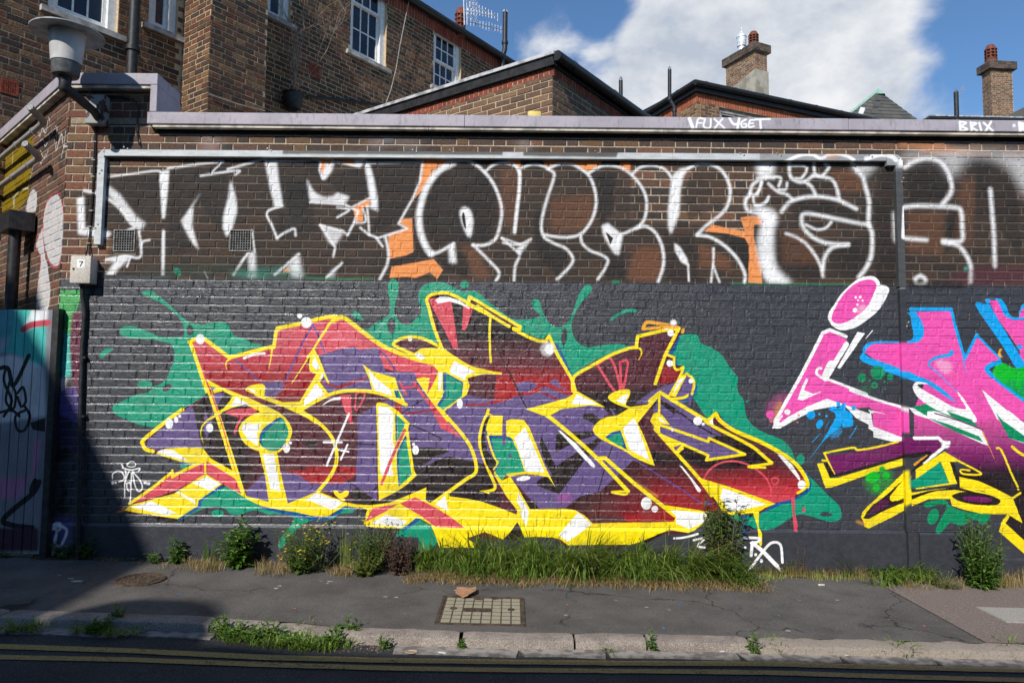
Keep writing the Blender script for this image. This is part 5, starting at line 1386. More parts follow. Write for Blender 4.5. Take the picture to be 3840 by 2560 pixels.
def kerb_stone(a, b, mat, wid=.125, drop=0., hgt=.075, rough=.004):
    m_ = MB(); n = max(3, int((b-a)/.06)); secs = []
    for i in range(n+1):
        x = a+(b-a)*i/n; y = kerb(x); zt = pav(x, y)+.004-drop+mnoise.noise((x*7, 1, 2))*rough; zb = road(x, y-wid)-.06
        e = min(1, min(i, n-i)/1.0) if n > 3 else 1; s_ = (1-e)*.006
        yf = y-wid+mnoise.noise((x*5, 4, 9))*rough*1.5
        secs.append([(x, y+.01, zb), (x, y+.01, zt-s_), (x, yf+.035, zt-s_-.001), (x, yf+.010, zt-s_-.010), (x, yf+s_, zt-.030-s_), (x, yf+s_-.004, zb)])
    k = 6
    for S in secs: m_.v += S
    for i in range(n):
        for j in range(k): m_.f.append((i*k+j, i*k+(j+1) % k, (i+1)*k+(j+1) % k, (i+1)*k+j))
    m_.f += [tuple(range(k)), tuple(n*k+j for j in range(k))[::-1]]; m_.t = [None]*len(m_.f)
    m_.build('kerb_stone', mat, kb, smooth=True)
kx_ = [-8, -7.1, -6.2, -5.3, -4.4, -3.42, -2.66, -1.99]
for a, b in zip(kx_, kx_[1:]): kerb_stone(a+.006, b-.006, M_GRAN, .14)
kerb_stone(-1.98, -1.55, M_GRAN, .12, .006); kerb_stone(-1.54, -1.10, M_GRAN, .12, .010)
for a, b in ((-1.085, -.325), (-.30, .415), (.43, .885), (.90, 1.56)): kerb_stone(a, b, M_GRAN, .125, rough=.005)
for a, b in ((1.58, 2.6), (2.605, 3.6), (3.605, 4.6), (4.605, 5.6), (5.605, 6.6)): kerb_stone(a, b, M_AGG, .14, .004, rough=.012)
# gutter stones and grit along the kerb foot
M_SETT = simple('gutter_stone', (.25, .225, .20), .85, .2, var=.35, scale=14, bump=.5)
gx = -7.
while gx < 6.5:
    L = random.uniform(.5, .95); x0, x1 = gx, gx+L-.012; gx += L
    if -1.9 < (x0+x1)/2 < -.2 and random.random() < .75: continue
    w0, w1 = random.uniform(.10, .15), random.uniform(.10, .15); m_ = MB(); a = .135
    pr = [(x0, kerb(x0)-a), (x1, kerb(x1)-a), (x1-random.uniform(0, .03), kerb(x1)-a-w1), ((x0+x1)/2, kerb((x0+x1)/2)-a-(w0+w1)/2-random.uniform(-.02, .01)), (x0+random.uniform(0, .03), kerb(x0)-a-w0)]
    zt = [(p[0], p[1], road(p[0], p[1])+.007+random.uniform(0, .004)) for p in pr]; zb = [(p[0], p[1], road(p[0], p[1])-.05) for p in pr]; n = len(pr)
    m_.add(zt+zb, [tuple(range(n))]+[(i, n+i, n+(i+1) % n, (i+1) % n) for i in range(n)]); m_.build('gutter_stone', M_SETT, kb)
# double yellow lines
M_YEL = Mt('yellow_road_paint', .75, .25); n1 = M_YEL.noise(60, 5, .75); n2 = M_YEL.noise(7, 4, .6)
c = M_YEL.ramp(n1, [(.2, (.25, .175, .065)), (.8, (.47, .345, .125))]); c = M_YEL.mix(M_YEL.ramp(M_YEL.math('MULTIPLY', M_YEL.math('ADD', n1, n2), .5), [(.18, 1.), (.34, 0.)]), c, (.06, .058, .055)); M_YEL.set('Base Color', c); M_YEL.bump(n1, .6, .003); M_YEL = M_YEL.m
for rowpts in (((0, 2416, 2435), (500, 2432, 2450), (1000, 2458, 2478), (1500, 2470, 2488), (1900, 2475, 2493), (2400, 2478, 2496), (2900, 2484, 2502), (3400, 2497, 2514), (3840, 2507, 2524)), ((0, 2457, 2474), (500, 2466, 2483), (1000, 2486, 2504), (1500, 2500, 2517), (1900, 2507, 2523), (2400, 2508, 2525), (2900, 2517, 2534), (3400, 2532, 2549), (3840, 2544, 2560))):
    tops = [onroad(p[0], p[1]) for p in rowpts]; bots = [onroad(p[0], p[2]) for p in rowpts]
    xa = np.arange(-11, 11.01, .08)
    ya = np.interp(xa, [t[0] for t in tops], [t[1] for t in tops]); yb = np.interp(xa, [t[0] for t in bots], [t[1] for t in bots])
    m_ = MB()
    for i, x in enumerate(xa):
        for y in (ya[i]+mnoise.noise((x*9, 0, 1))*.006, yb[i]+mnoise.noise((x*9, 5, 1))*.006): m_.v.append((x, y, road(x, y)+.006+mnoise.noise((x*1.3, y*1.3, 3.))*.004))
    for i in range(len(xa)-1): m_.f.append((2*i, 2*i+1, 2*i+3, 2*i+2))
    m_.t = [None]*len(m_.f); o = m_.build('yellow_line', M_YEL); tag(o, kind='structure')

# ================================================================== ACROSS THE STREET (behind the camera): the houses whose shadow lies on the road
def back(P, yb=-10.):
    s_ = P[1]-yb; return (P[0]-LX*s_, P[2]+LZ*s_)
prof = []
for (X, Y) in ((-500, 670), (-60, 900), (60, 1110), (250, 1440), (350, 1700), (398, 1829), (435, 1924), (470, 2010)): prof.append(back(onwall(X, Y)))
for (X, Y) in ((505, 2108), (430, 2155), (360, 2200), (280, 2248), (215, 2287)): prof.append(back(onpav(X, Y)))
left_prof = prof
bump = [back(onpav(X, Y)) for (X, Y) in ((270, 2292), (340, 2270), (425, 2254), (553, 2242), (723, 2246), (808, 2263), (846, 2290))]
eave = [back(onroad(X, Y)) for (X, Y) in ((905, 2420), (1205, 2452), (1900, 2464), (2870, 2471), (3840, 2496))]
M_OPP = brick_mat('opposite_brick', BR[:6])
def slab(name, pts, label, y0, y1):
    b_ = MB(); P = [(pts[0][0], -1.)]+pts+[(pts[-1][0], -1.)]
    b_.prism([(p[0], y0, p[1]) for p in P], (0, y0, 0), (0, y1, 0)); o = b_.build(name, M_OPP)
    tag(o, label, 'house'); return o
lp = sorted(left_prof, key=lambda p: p[0])
lp = [(lp[0][0]-3., lp[0][1]+1.2), (lp[0][0]-.8, lp[0][1]+.6)]+lp
slab('gabled_house', lp+[(lp[-1][0]+.05, lp[-1][1]-.3)], 'gabled brick house across the street', -10., -14.)
bp = sorted(bump, key=lambda p: p[0]); ep = sorted(eave, key=lambda p: p[0])
slab('terrace_house', [bp[0]]+bp[1:]+[(bp[-1][0]+.04, ep[0][1]+.02)]+ep+[(14., ep[-1][1]-.1)], 'low brick terrace across the street', -10., -15.)
# ================================================================== BACKGROUND BUILDINGS
M_WHITE = simple('white_gloss_paint', (.74, .74, .72), .45, .4, var=.08, scale=20)
M_GLASS = Mt('window_glass', .06, .6); M_GLASS.set('Base Color', M_GLASS.ramp(M_GLASS.noise(1.7, 3), [(.35, (.012, .016, .028)), (.7, (.03, .035, .05))])); M_GLASS = M_GLASS.m
M_STONE = simple('window_sill_stone', (.40, .37, .33), .85, .2, var=.25, scale=8, bump=.3)
M_GUT = simple('black_plastic_gutter', (.018, .019, .021), .4, .45, var=.2)
M_IRON = simple('black_cast_iron', (.022, .022, .024), .5, .4, var=.35, scale=20, bump=.3)
M_FELT = simple('weathered_lead', (.42, .42, .43), .7, .3, var=.35, scale=7, bump=.3)
WM = (M_WHITE, M_GLASS, M_STONE)
TB = [(.105, .058, .036), (.145, .076, .042), (.078, .049, .035), (.175, .095, .050), (.062, .043, .034), (.130, .066, .038), (.205, .118, .062), (.165, .068, .038), (.092, .055, .036), (.115, .052, .033)]
M_TB = brick_mat('london_stock_brick', TB); M_TM = mortar_mat('lime_mortar', (.58, .44, .28))
M_RED = brick_mat('red_rubbed_brick', [(.23, .055, .034), (.28, .07, .04), (.19, .05, .033), (.25, .06, .038)])
M_REDM = simple('terracotta_vent', (.27, .065, .035), .8, .2, var=.25, scale=30)

# --- tall house behind the corner
U1 = (math.sin(math.radians(36)), math.cos(math.radians(36))); N1 = nrm(U1)
def depth_pt(X, Y, dep):            # world point at camera depth dep along y
    v = ray(X, Y); return np.array(CAM)+v*(dep/v[1])
A1 = depth_pt(850, 250, 10.3); O1 = (float(A1[0]), float(A1[1]))
tall = thing('tall_brick_house', (O1[0], O1[1], 0), 'tall dark brick house with white sash windows rising behind the wall corner', 'house')
def f1(X, Y, off=0.): return uz(X, Y, O1, U1, N1, off)
ZE = f1(1545, 22)[1]; zb = f1(1950, 232)[1]
ue = f1(2110, 330)[0]; us = -6.5
def rect4(bl, br, top, off=-.06):
    a, b = f1(*bl, off), f1(*br, off); return [a[0], b[0], (a[1]+b[1])/2, top]
w4 = rect4((1304, 196), (1438, 260), ZE+.25); w4[3] = w4[2]+1.95
w5 = rect4((1616, 332), (1719, 372), 0); w5[3] = f1(1670, 122, -.06)[1]
w3 = rect4((990, 52), (1080, 98), 0); w3[3] = w3[2]+1.5
w1 = rect4((172, 40), (432, 132), 0); w1[3] = w1[2]+1.9
w2 = rect4((548, 97), (655, 142), 0); w2[3] = w2[2]+1.3
wins = [w1, w2, w3, w4, w5]; ZS = ZE-.235
# the two red air bricks
def vent_rect(bl, tr): a, b = f1(*bl), f1(*tr); return (a[0], b[0], a[1], b[1])
holes = [tuple(w) for w in wins]
# projecting bay
pa_ = f1(677, 300)[0]; Q = np.array(O1)+np.array(U1)*pa_
vx = ray(768, 300); PB = None
for p in np.arange(.05, 1.5, .005):
    c_ = Q+np.array(N1)*p
    if proj((c_[0], c_[1], 4.6))[0] >= 768: PB = p; break
PB = PB or .35
OB = (O1[0]+N1[0]*PB, O1[1]+N1[1]*PB); pb = uz(996, 300, OB, U1, N1)[0]
tw = Work(tall)
zt0 = 3.2
tw.lay(O1, U1, N1, [r for r in bond(us, ue, zt0, ZS, holes) if not (pa_ < r[0] < pb)], M_TB, .003)
tw.lay(O1, U1, N1, soldier(us, ue, ZS, .225), M_RED, .003)
tw.lay(OB, U1, N1, bond(pa_, pb, zt0, ZS), M_TB, .003)
US = N1; NS = nrm((N1[0], N1[1]))    # bay side face runs from the facade out to the bay corner
OS = (Q[0], Q[1]); tw.lay(OS, US, (-U1[0], -U1[1]), bond(0, PB, zt0, ZS), M_TB, .003)
tw.done()
mb = MB(); backing(tall, 'mortar', O1, U1, N1, us, ue, 2.5, ZE, holes, M_TM, .25, -.006, mb)
mb.obox(O1, U1, N1, pa_+.006, pb, -.2, PB-.006, 2.5, ZS); mb.build('mortar', M_TM, tall)
for w, rw, cl in ((w1, 4, 3), (w2, 2, 1), (w3, 2, 1), (w4, 4, 3), (w5, 4, 3)): sash_window(tall, O1, U1, N1, *w, WM, rows=rw, cols=cl, bars=rw > 2)
g = MB(); q0 = np.array(O1)+np.array(U1)*us+np.array(N1)*.12; q1 = np.array(O1)+np.array(U1)*(ue+.3)+np.array(N1)*.12
g.tube([(q0[0], q0[1], ZE+.03), (q1[0], q1[1], ZE+.03)], .065, 12); g.obox(O1, U1, N1, us, ue+.2, -.05, .05, ZE-.01, ZE+.12); g.build('gutter', M_GUT, tall, smooth=True)
rf = MB(); rf.obox(O1, U1, N1, us, ue, -.05, -.3, ZE, ZE+.1)
def p1(u, d, z): q = np.array(O1)+np.array(U1)*u+np.array(N1)*d; return (float(q[0]), float(q[1]), z)
rf.add([p1(us, .1, ZE+.1), p1(ue, .1, ZE+.1), p1(ue, -3.5, ZE+2.6), p1(us, -3.5, ZE+2.6)], [(0, 1, 2, 3)])
rf.build('roof', simple('roof_slate', (.10, .10, .11), .7, .3, var=.3, scale=6), tall)
MB().obox(O1, U1, N1, ue-.02, ue, -4, -.02, 2.5, ZE).build('side_wall', M_TM, tall)
for (bl, tr) in (((0, 345), (72, 290)), ((1160, 282), (1203, 240))):
    v = vent_rect(bl, tr); a, b, c_, e = v; c_, e = min(c_, e), max(c_, e); e = c_+max(.14, (b-a)*.95)
    fr = MB()
    for (p, q, r, t) in ((a, a+.02, c_, e), (b-.02, b, c_, e), (a+.02, b-.02, c_, c_+.02), (a+.02, b-.02, e-.02, e)): fr.obox(O1, U1, N1, p, q, -.01, .008, r, t)
    av = fr.build('air_brick', M_REDM, tall); MB().obox(O1, U1, N1, a+.004, b-.004, -.008, .0035, c_+.004, e-.004).build('vent_back', M_BLACK, av)
    for k in range(1, 8):
        MB().obox(O1, U1, N1, a+(b-a)*k/8-.005, a+(b-a)*k/8+.005, .0036, .007, c_+.02, e-.02).build('grille_bar', M_REDM, av)
        MB().obox(O1, U1, N1, a+.02, b-.02, .0036, .0065, c_+(e-c_)*k/8-.005, c_+(e-c_)*k/8+.005).build('grille_bar', M_REDM, av)
# soil pipes on the tall house
def pipe_thing(name, label, pts, r, collars=(), cap=True, cat='pipe', mat=None):
    t = thing(name, tuple(pts[0]), label, cat, None); MB().tube(pts, r, 14).build('pipe', mat or M_IRON, t, smooth=True)
    for (p, a) in collars: MB().tube([Vector(p)-Vector(a)*.03, Vector(p)+Vector(a)*.03], r*1.3, 14).build('collar', mat or M_IRON, t, smooth=True)
    if cap:
        e = Vector(pts[-1]); c_ = MB()
        for k in range(6):
            an = k*math.pi/3; c_.tube([e+Vector((math.cos(an)*r*.85, math.sin(an)*r*.85, -.01)), e+Vector((math.cos(an)*r*.8, math.sin(an)*r*.8, .04)), e+Vector((0, 0, .075))], .006, 5)
        c_.build('wire_cowl', M_STEEL, t)
    return t
def on1(X, Y, off): q = f1(X, Y, off); return Vector(p1(q[0], off, q[1]))
d1 = on1(1892, 300, .12); ttop = on1(1892, 45, .12); d0 = on1(1884, 330, .05)
pipe_thing('soil_vent_pipe', 'tall black vent pipe standing above the long black gutter', [(d1.x-.05, d1.y-.05, 3.2), (d1.x-.05, d1.y-.05, on1(1884, 225, .05).z), (d1.x, d1.y, on1(1892, 185, .12).z), (d1.x, d1.y, ttop.z)], .055, [((d1.x-.05, d1.y-.05, on1(1884, 228, .05).z), (0, 0, 1)), ((d1.x, d1.y, on1(1892, 160, .12).z), (0, 0, 1))])
dd = on1(497, 200, .12)
pipe_thing('soil_pipe', 'thick black downpipe between the two upper left windows', [(dd.x, dd.y, 3.2), (dd.x, dd.y, 7.5)], .065, [((dd.x, dd.y, 5.9), (0, 0, 1))], cap=False)

# --- low annex with flat roof behind the middle of the wall
UL2 = (math.cos(math.radians(36)), -math.sin(math.radians(36)))            # left face runs back to the left
K = depth_pt(2072, 300, 8.25); OK_ = (float(K[0]), float(K[1]))
ann = thing('brick_annex', (OK_[0], OK_[1], 0), 'low brick annex with black fascia and red brick band, its corner facing the street', 'house')
ztop = float(depth_pt(2072, 206, 8.25)[2])
NA, NB = nrm(UL2), N1
LA = 5.0; LB = 7.0
ZA = ztop-.145-.1125
aw = Work(ann)
AB = [(.145, .088, .062), (.175, .105, .070), (.120, .078, .060), (.20, .125, .080), (.16, .092, .064), (.225, .14, .085)]
M_AB = brick_mat('annex_brick', AB); M_AM = mortar_mat('annex_mortar', (.60, .47, .30))
aw.lay(OK_, UL2, NA, bond(-LA, 0, 3.3, ZA, kind='stretcher'), M_AB, .003); aw.lay(OK_, U1, NB, bond(0, LB, 3.3, ZA, kind='stretcher'), M_AB, .003)
aw.lay(OK_, UL2, NA, soldier(-LA, 0, ZA, .1125), M_RED, .003); aw.lay(OK_, U1, NB, soldier(0, LB, ZA, .1125), M_RED, .003); aw.done()
mb = MB(); backing(ann, 'm', OK_, UL2, NA, -LA, -.01, 2.8, ZA+.12, (), M_AM, .2, -.006, mb); backing(ann, 'm', OK_, U1, NB, .01, LB, 2.8, ZA+.12, (), M_AM, .2, -.006, mb); mb.build('mortar', M_AM, ann)
MB().obox(OK_, UL2, NA, -LA, .05, -.02, .05, ZA+.115, ztop-.03).build('fascia', simple('black_fascia_board', (.020, .020, .022), .55, .4, var=.4, scale=10, bump=.2), ann)
MB().obox(OK_, UL2, NA, -LA, .06, -.30, .075, ztop-.028, ztop+.012).build('roof_edge', M_FELT, ann)
MB().obox(OK_, U1, NB, -.02, LB, -.05, .03, ZA+.115, ztop-.03).build('fascia', M_GUT, ann)
def gutter(parent, O, U, Nn, u0, u1, z, off=.09, r=.06, n=7):
    g_ = MB(); q0 = np.array(O)+np.array(U)*u0+np.array(Nn)*off; q1 = np.array(O)+np.array(U)*u1+np.array(Nn)*off
    g_.tube([(q0[0], q0[1], z), (q1[0], q1[1], z)], r, 14); go_ = g_.build('gutter', M_GUT, parent, smooth=True)
    for k in range(n):
        u = u0+(u1-u0)*(k+.35)/n; a = np.array(O)+np.array(U)*u+np.array(Nn)*off; d_ = np.array(U)*.025
        MB().tube([(a[0]-d_[0], a[1]-d_[1], z), (a[0]+d_[0], a[1]+d_[1], z)], r*1.10, 14).build('gutter_bracket', M_GUT, go_, smooth=True)
gutter(ann, OK_, U1, NB, -.05, LB, ztop-.05)
r_ = MB(); q = lambda u, v: (OK_[0]-UL2[0]*u+U1[0]*v, OK_[1]-UL2[1]*u+U1[1]*v, ztop-.04); r_.quad(q(0, 0), q(LA, 0), q(LA, LB), q(0, LB)); r_.build('flat_roof', M_FELT, ann)

# --- house with orange brick band, further back on the right
a68 = math.radians(67); U2 = (math.sin(a68), math.cos(a68)); N2 = nrm(U2); U2l = (math.cos(a68), -math.sin(a68)); N2l = nrm(U2l)
K2 = depth_pt(2612, 330, 17.0); O2 = (float(K2[0]), float(K2[1])); zt2 = float(depth_pt(2612, 318, 17.)[2])
h2 = thing('orange_band_house', (O2[0], O2[1], 0), 'brick house with orange brick band under black gutters, tall chimney on its roof', 'house')
Z2 = zt2-.20-.225
w6 = [uz(2697, 420, O2, U2, N2)[0], uz(2945, 420, O2, U2, N2)[0], Z2-1.3, Z2-.004]
bw = Work(h2); M_B2 = brick_mat('yellow_stock_brick', [(.21, .125, .065), (.26, .155, .08), (.15, .085, .055), (.30, .18, .095), (.12, .075, .055), (.24, .13, .075)]); M_RD2 = brick_mat('orange_brick', [(.34, .088, .042), (.39, .11, .05), (.29, .075, .04)])
bw.lay(O2, U2, N2, bond(0, 7.5, 5.4, Z2, [tuple(w6)], kind='stretcher'), M_B2, .003); bw.lay(O2, U2l, N2l, bond(-5, 0, 5.4, Z2, kind='stretcher'), M_B2, .003)
bw.lay(O2, U2, N2, soldier(0, 7.5, Z2, .225), M_RD2, .003); bw.lay(O2, U2l, N2l, soldier(-5, 0, Z2, .225), M_RD2, .003); bw.done()
mb = MB(); backing(h2, 'm', O2, U2, N2, .01, 7.5, 3, Z2+.23, [tuple(w6)], M_TM, .2, -.006, mb); backing(h2, 'm', O2, U2l, N2l, -5, -.01, 3, Z2+.23, (), M_TM, .2, -.006, mb); mb.build('mortar', M_TM, h2)
M_WOOD = simple('weathered_timber', (.33, .30, .27), .8, .2, var=.3, scale=10)
sash_window(h2, O2, U2, N2, *w6, (M_WOOD, M_GLASS, M_STONE), rows=2, cols=3, sill=False)
MB().obox(O2, U2, N2, -.05, 7.6, -.05, .10, Z2+.23, zt2-.05).build('fascia', M_GUT, h2); MB().obox(O2, U2l, N2l, -5, .101, -.05, .10, Z2+.231, zt2-.051).build('fascia', M_GUT, h2)
gutter(h2, O2, U2, N2, -.15, 7.6, zt2-.03, .15, .07, 9); gutter(h2, O2, U2l, N2l, -5, .15, zt2-.03, .15, .07, 5)
r_ = MB(); q = lambda u, v, z: (O2[0]+U2[0]*u-U2l[0]*v, O2[1]+U2[1]*u-U2l[1]*v, z)
r_.add([q(-.1, -.1, zt2), q(7.6, -.1, zt2), q(7.6, 4, zt2+.25), q(-.1, 4, zt2+.25)], [(0, 1, 2, 3)]); r_.build('roof', M_FELT, h2)

def chimney(name, label, X, Yt, dep, angL, Xl, Xr, capY, capout, parentlabel, render=None, rowY=300):
    """free-standing stack: two visible faces meeting at photo column X; top of cap at Yt"""
    UR = (math.cos(angL), math.sin(angL)); ULf = (math.sin(angL), -math.cos(angL))        # right face along UR; left face runs back
    Kc = depth_pt(X, Yt, dep); Oc = (float(Kc[0]), float(Kc[1])); zt = float(Kc[2])
    NR, NLf = nrm(UR), nrm(ULf)
    wr = uz(Xr, rowY, Oc, UR, NR)[0]; wl_ = -uz(Xl, rowY, Oc, ULf, NLf)[0]
    ch = thing(name, (Oc[0], Oc[1], 0), label, 'chimney'); zc_ = float(depth_pt(X, capY, dep)[2])
    zb_ = 3.
    cw = Work(ch, 300)
    cw.lay(Oc, UR, NR, bond(0, wr, zc_-.075*30, zc_, kind='flemish'), M_CHB, .003); cw.lay(Oc, ULf, NLf, bond(-wl_, 0, zc_-.075*30, zc_, kind='flemish'), M_CHB, .003)
    e = capout; hc = zt-zc_
    Of = (Oc[0]+NR[0]*e, Oc[1]+NR[1]*e); cw.lay(Of, UR, NR, bond(-e, wr+e, zc_, zt, kind='flemish', course=hc/max(2, round(hc/.075))), M_CHC, .004)
    Ol = (Oc[0]+NLf[0]*e, Oc[1]+NLf[1]*e); cw.lay(Ol, ULf, NLf, bond(-wl_-e, e, zc_, zt, kind='flemish', course=hc/max(2, round(hc/.075))), M_CHC, .004); cw.done()
    def q(r, b, z): return (Oc[0]+UR[0]*r-ULf[0]*b, Oc[1]+UR[1]*r-ULf[1]*b, z)
    def blk(r0, r1, b0, b1, z0, z1, nm, mat, par):
        m_ = MB(); m_.add([q(r0, b0, z0), q(r1, b0, z0), q(r1, b1, z0), q(r0, b1, z0), q(r0, b0, z1), q(r1, b0, z1), q(r1, b1, z1), q(r0, b1, z1)], [(3, 2, 1, 0), (4, 5, 6, 7), (0, 1, 5, 4), (1, 2, 6, 5), (2, 3, 7, 6), (3, 0, 4, 7)]); return m_.build(nm, mat, par)
    blk(.006, wr-.0, .006, wl_, zb_, zc_+.01, 'stack_core', M_TM, ch); blk(-e+.006, wr+e, -e+.006, wl_+e, zc_+.002, zt-.004, 'cap_core', M_CHM, ch)
    if render:
        zr, zl = float(depth_pt(X, render[0], dep)[2]), float(depth_pt(Xl, render[1], dep+.5)[2]); t = .025; m_ = MB()
        m_.add([q(-t, -t, zb_), q(wr+t, -t, zb_), q(wr+t, wl_+t, zb_), q(-t, wl_+t, zb_), q(-t, -t, zr), q(wr+t, -t, zr), q(wr+t, wl_+t, zl), q(-t, wl_+t, zl)], [(3, 2, 1, 0), (4, 5, 6, 7), (0, 1, 5, 4), (1, 2, 6, 5), (2, 3, 7, 6), (3, 0, 4, 7)]); m_.build('cement_render', simple('cement_render', (.33, .30, .24), .9, .15, var=.25, scale=2.5, bump=.3), ch)
    return ch, q, zt, wr, wl_
M_CHB = brick_mat('chimney_brick', [(.20, .12, .08), (.16, .10, .07), (.24, .15, .10), (.13, .085, .065), (.27, .16, .11)]); M_CHC = brick_mat('sooty_brick', [(.085, .065, .052), (.11, .08, .06), (.07, .055, .046), (.13, .10, .08)]); M_CHM = mortar_mat('sooty_mortar', (.16, .13, .10))
M_POT = simple('terracotta_pot', (.19, .062, .042), .75, .25, var=.3, scale=9, bump=.2)
def louvre_pot(parent, x, y, z, r, h, nm='chimney_pot'):
    m_ = MB(); m_.lathe((x, y, z), [(r*1.0, 0), (r*1.0, h*.28), (r*.72, h*.30), (r*.72, h*.76), (r*.98, h*.77), (r*.92, h*.82), (r*.62, h*.98), (r*.5, h), (r*.40, h), (r*.4, h*.9)], 20, True, True)
    pot = m_.build(nm, M_POT, parent, smooth=True)
    for k in range(4):
        zz = z+h*(.30+.155*k); MB().lathe((x, y, zz), [(r*.70, -.005), (r*1.04, -.018), (r*1.04, 0), (r*.70, .022)], 20, False, False).build('louvre_ring', M_POT, pot, smooth=True)
    for k in range(8):
        an = k*math.pi/4+.2; c_, s_ = math.cos(an), math.sin(an); MB().tube([(x+c_*r*.86, y+s_*r*.86, z+h*.28), (x+c_*r*.86, y+s_*r*.86, z+h*.78)], r*.13, 6).build('louvre_post', M_POT, pot)
    return pot
ch1, q1_, zt1, wr1, wl1 = chimney('chimney_stack', 'tall brick chimney with grey cement render, red pot and white cowl', 2831, 160, 22., math.radians(26), 2722, 2878, 190, .09, '', (258, 320))
px = q1_(wr1*.35, wl1*.18, zt1); r1 = 42/2/F*22*1.0
louvre_pot(ch1, px[0], px[1], px[2]-.05, r1*.92, .54)
M_WMET = simple('white_enamel_cowl', (.68, .70, .72), .4, .4, .2, .2, 9)
px2 = q1_(wr1*.45, wl1*.62, zt1); m_ = MB(); s_ = 30/2/F*22.6
m_.lathe((px2[0], px2[1], px2[2]), [(s_*.95, 0), (s_*.9, .26), (s_*1.15, .27), (s_*1.2, .55), (s_*1.3, .56), (s_*1.3, .60), (s_*.9, .68), (s_*.25, .78), (s_*.08, .82), (s_*.08, .92)], 20); m_.build('flue_cowl', M_WMET, ch1, smooth=True)
ch2, q2_, zt2c, wr2, wl2 = chimney('brown_chimney_stack', 'square brown brick chimney with one red pot at the right edge', 3714, 231, 27., math.radians(5), 3682, 3797, 260, .12, '', None)
px = q2_(wr2*.25, wl2*.5, zt2c); louvre_pot(ch2, px[0], px[1], px[2]-.04, 42/2/F*27.2, .80)
# small red pot on the tall house roof
pz = depth_pt(1726, 78, 14.5); t_ = thing('roof_chimney_pot', (float(pz[0]), float(pz[1]), float(pz[2])-.6), 'red louvred chimney pot behind the television aerial', 'chimney pot'); louvre_pot(t_, float(pz[0]), float(pz[1]), float(pz[2])-.35, .11, .62, 'pot')

# --- slate pyramid roof with copper hip
ap = depth_pt(3295, 343, 34.); bl = depth_pt(3180, 436, 33.2); bm_ = depth_pt(3255, 452, 31.5); brt = depth_pt(3452, 458, 33.5); bk = ap+np.array((1.5, 4.5, -1.2))
py = thing('slate_roof_tower', (float(ap[0]), float(ap[1]), 0), 'small grey slate pyramid roof with pale green copper ridge', 'roof')
M_SLATE = brick_mat('roof_slate_tile', [(.105, .10, .09), (.13, .12, .105), (.09, .088, .082), (.12, .115, .10)]); M_COP = simple('verdigris_copper', (.26, .44, .35), .7, .3, var=.15)
def slates(a, b, c, rows, n0):
    """triangle a (apex), b, c: courses of separate slates"""
    nn = np.cross(b-a, c-a); nn = nn/np.linalg.norm(nn)
    if nn@(CAMV-a) < 0: nn = -nn
    for j in range(rows):
        t0, t1 = j/rows, (j+1.12)/rows; L0, R0 = a+(b-a)*t0, a+(c-a)*t0; L1, R1 = a+(b-a)*min(t1, 1), a+(c-a)*min(t1, 1); n = max(1, int(n0*(j+.7)/rows))
        for i in range(n):
            s0, s1 = (i+(.5 if j % 2 else 0))/n, (i+1+(.5 if j % 2 else 0))/n; s0, s1 = min(s0, 1), min(s1, 1)
            if s1-s0 < .02: continue
            g0 = .012/np.linalg.norm(R1-L1) if np.linalg.norm(R1-L1) > .1 else 0
            lo = nn*.035; hi = nn*.012
            v4 = [L0+(R0-L0)*(s0+g0)+hi, L0+(R0-L0)*(s1-g0)+hi, L1+(R1-L1)*(s1-g0)+lo, L1+(R1-L1)*(s0+g0)+lo]; v5 = [p-nn*.02 for p in v4]
            MB().add([tuple(p) for p in v4+v5], [(0, 1, 2, 3), (7, 6, 5, 4), (0, 4, 5, 1), (1, 5, 6, 2), (2, 6, 7, 3), (3, 7, 4, 0)]).build('slate', M_SLATE, py)
slates(ap, bm_, brt, 9, 6); slates(ap, bl, bm_, 9, 5)
m_ = MB(); b2 = ap+(0, 0, 0)
m_.add([tuple(ap), tuple(bl), tuple(bm_), tuple(brt), tuple(bk)], [(0, 1, 2), (0, 2, 3), (0, 3, 4), (0, 4, 1)]); m_.build('roof_boarding', M_SLATE, py)
m_ = MB(); m_.tube([tuple(bl+np.array((-.05, 0, 0))), tuple(ap+np.array((-.03, 0, .02)))], .075, 6); m_.build('copper_ridge', M_COP, py)
m_ = MB(); m_.lathe((ap[0], ap[1], ap[2]-.12), [(.32, -.1), (.26, .02), (.08, .16), (.05, .24)], 6); m_.build('copper_cap', M_COP, py)
sk = depth_pt(3240, 420, 32.3)
m_ = MB(); dv = (ap-bm_)/np.linalg.norm(ap-bm_); sv = (bm_-bl)/np.linalg.norm(bm_-bl); nn = np.cross(sv, dv); nn = nn if nn@(CAMV-ap) > 0 else -nn
pc_ = bl*.42+bm_*.36+ap*.22; vs = [pc_+sv*a+dv*b+nn*k for k in (.02, .10) for a, b in ((-.22, -.35), (.22, -.35), (.22, .45), (-.22, .45))]
m_.add([tuple(p) for p in vs], [(0, 1, 2, 3), (4, 5, 6, 7), (0, 1, 5, 4), (1, 2, 6, 5), (2, 3, 7, 6), (3, 0, 4, 7)]); m_.build('skylight', M_WHITE, py)

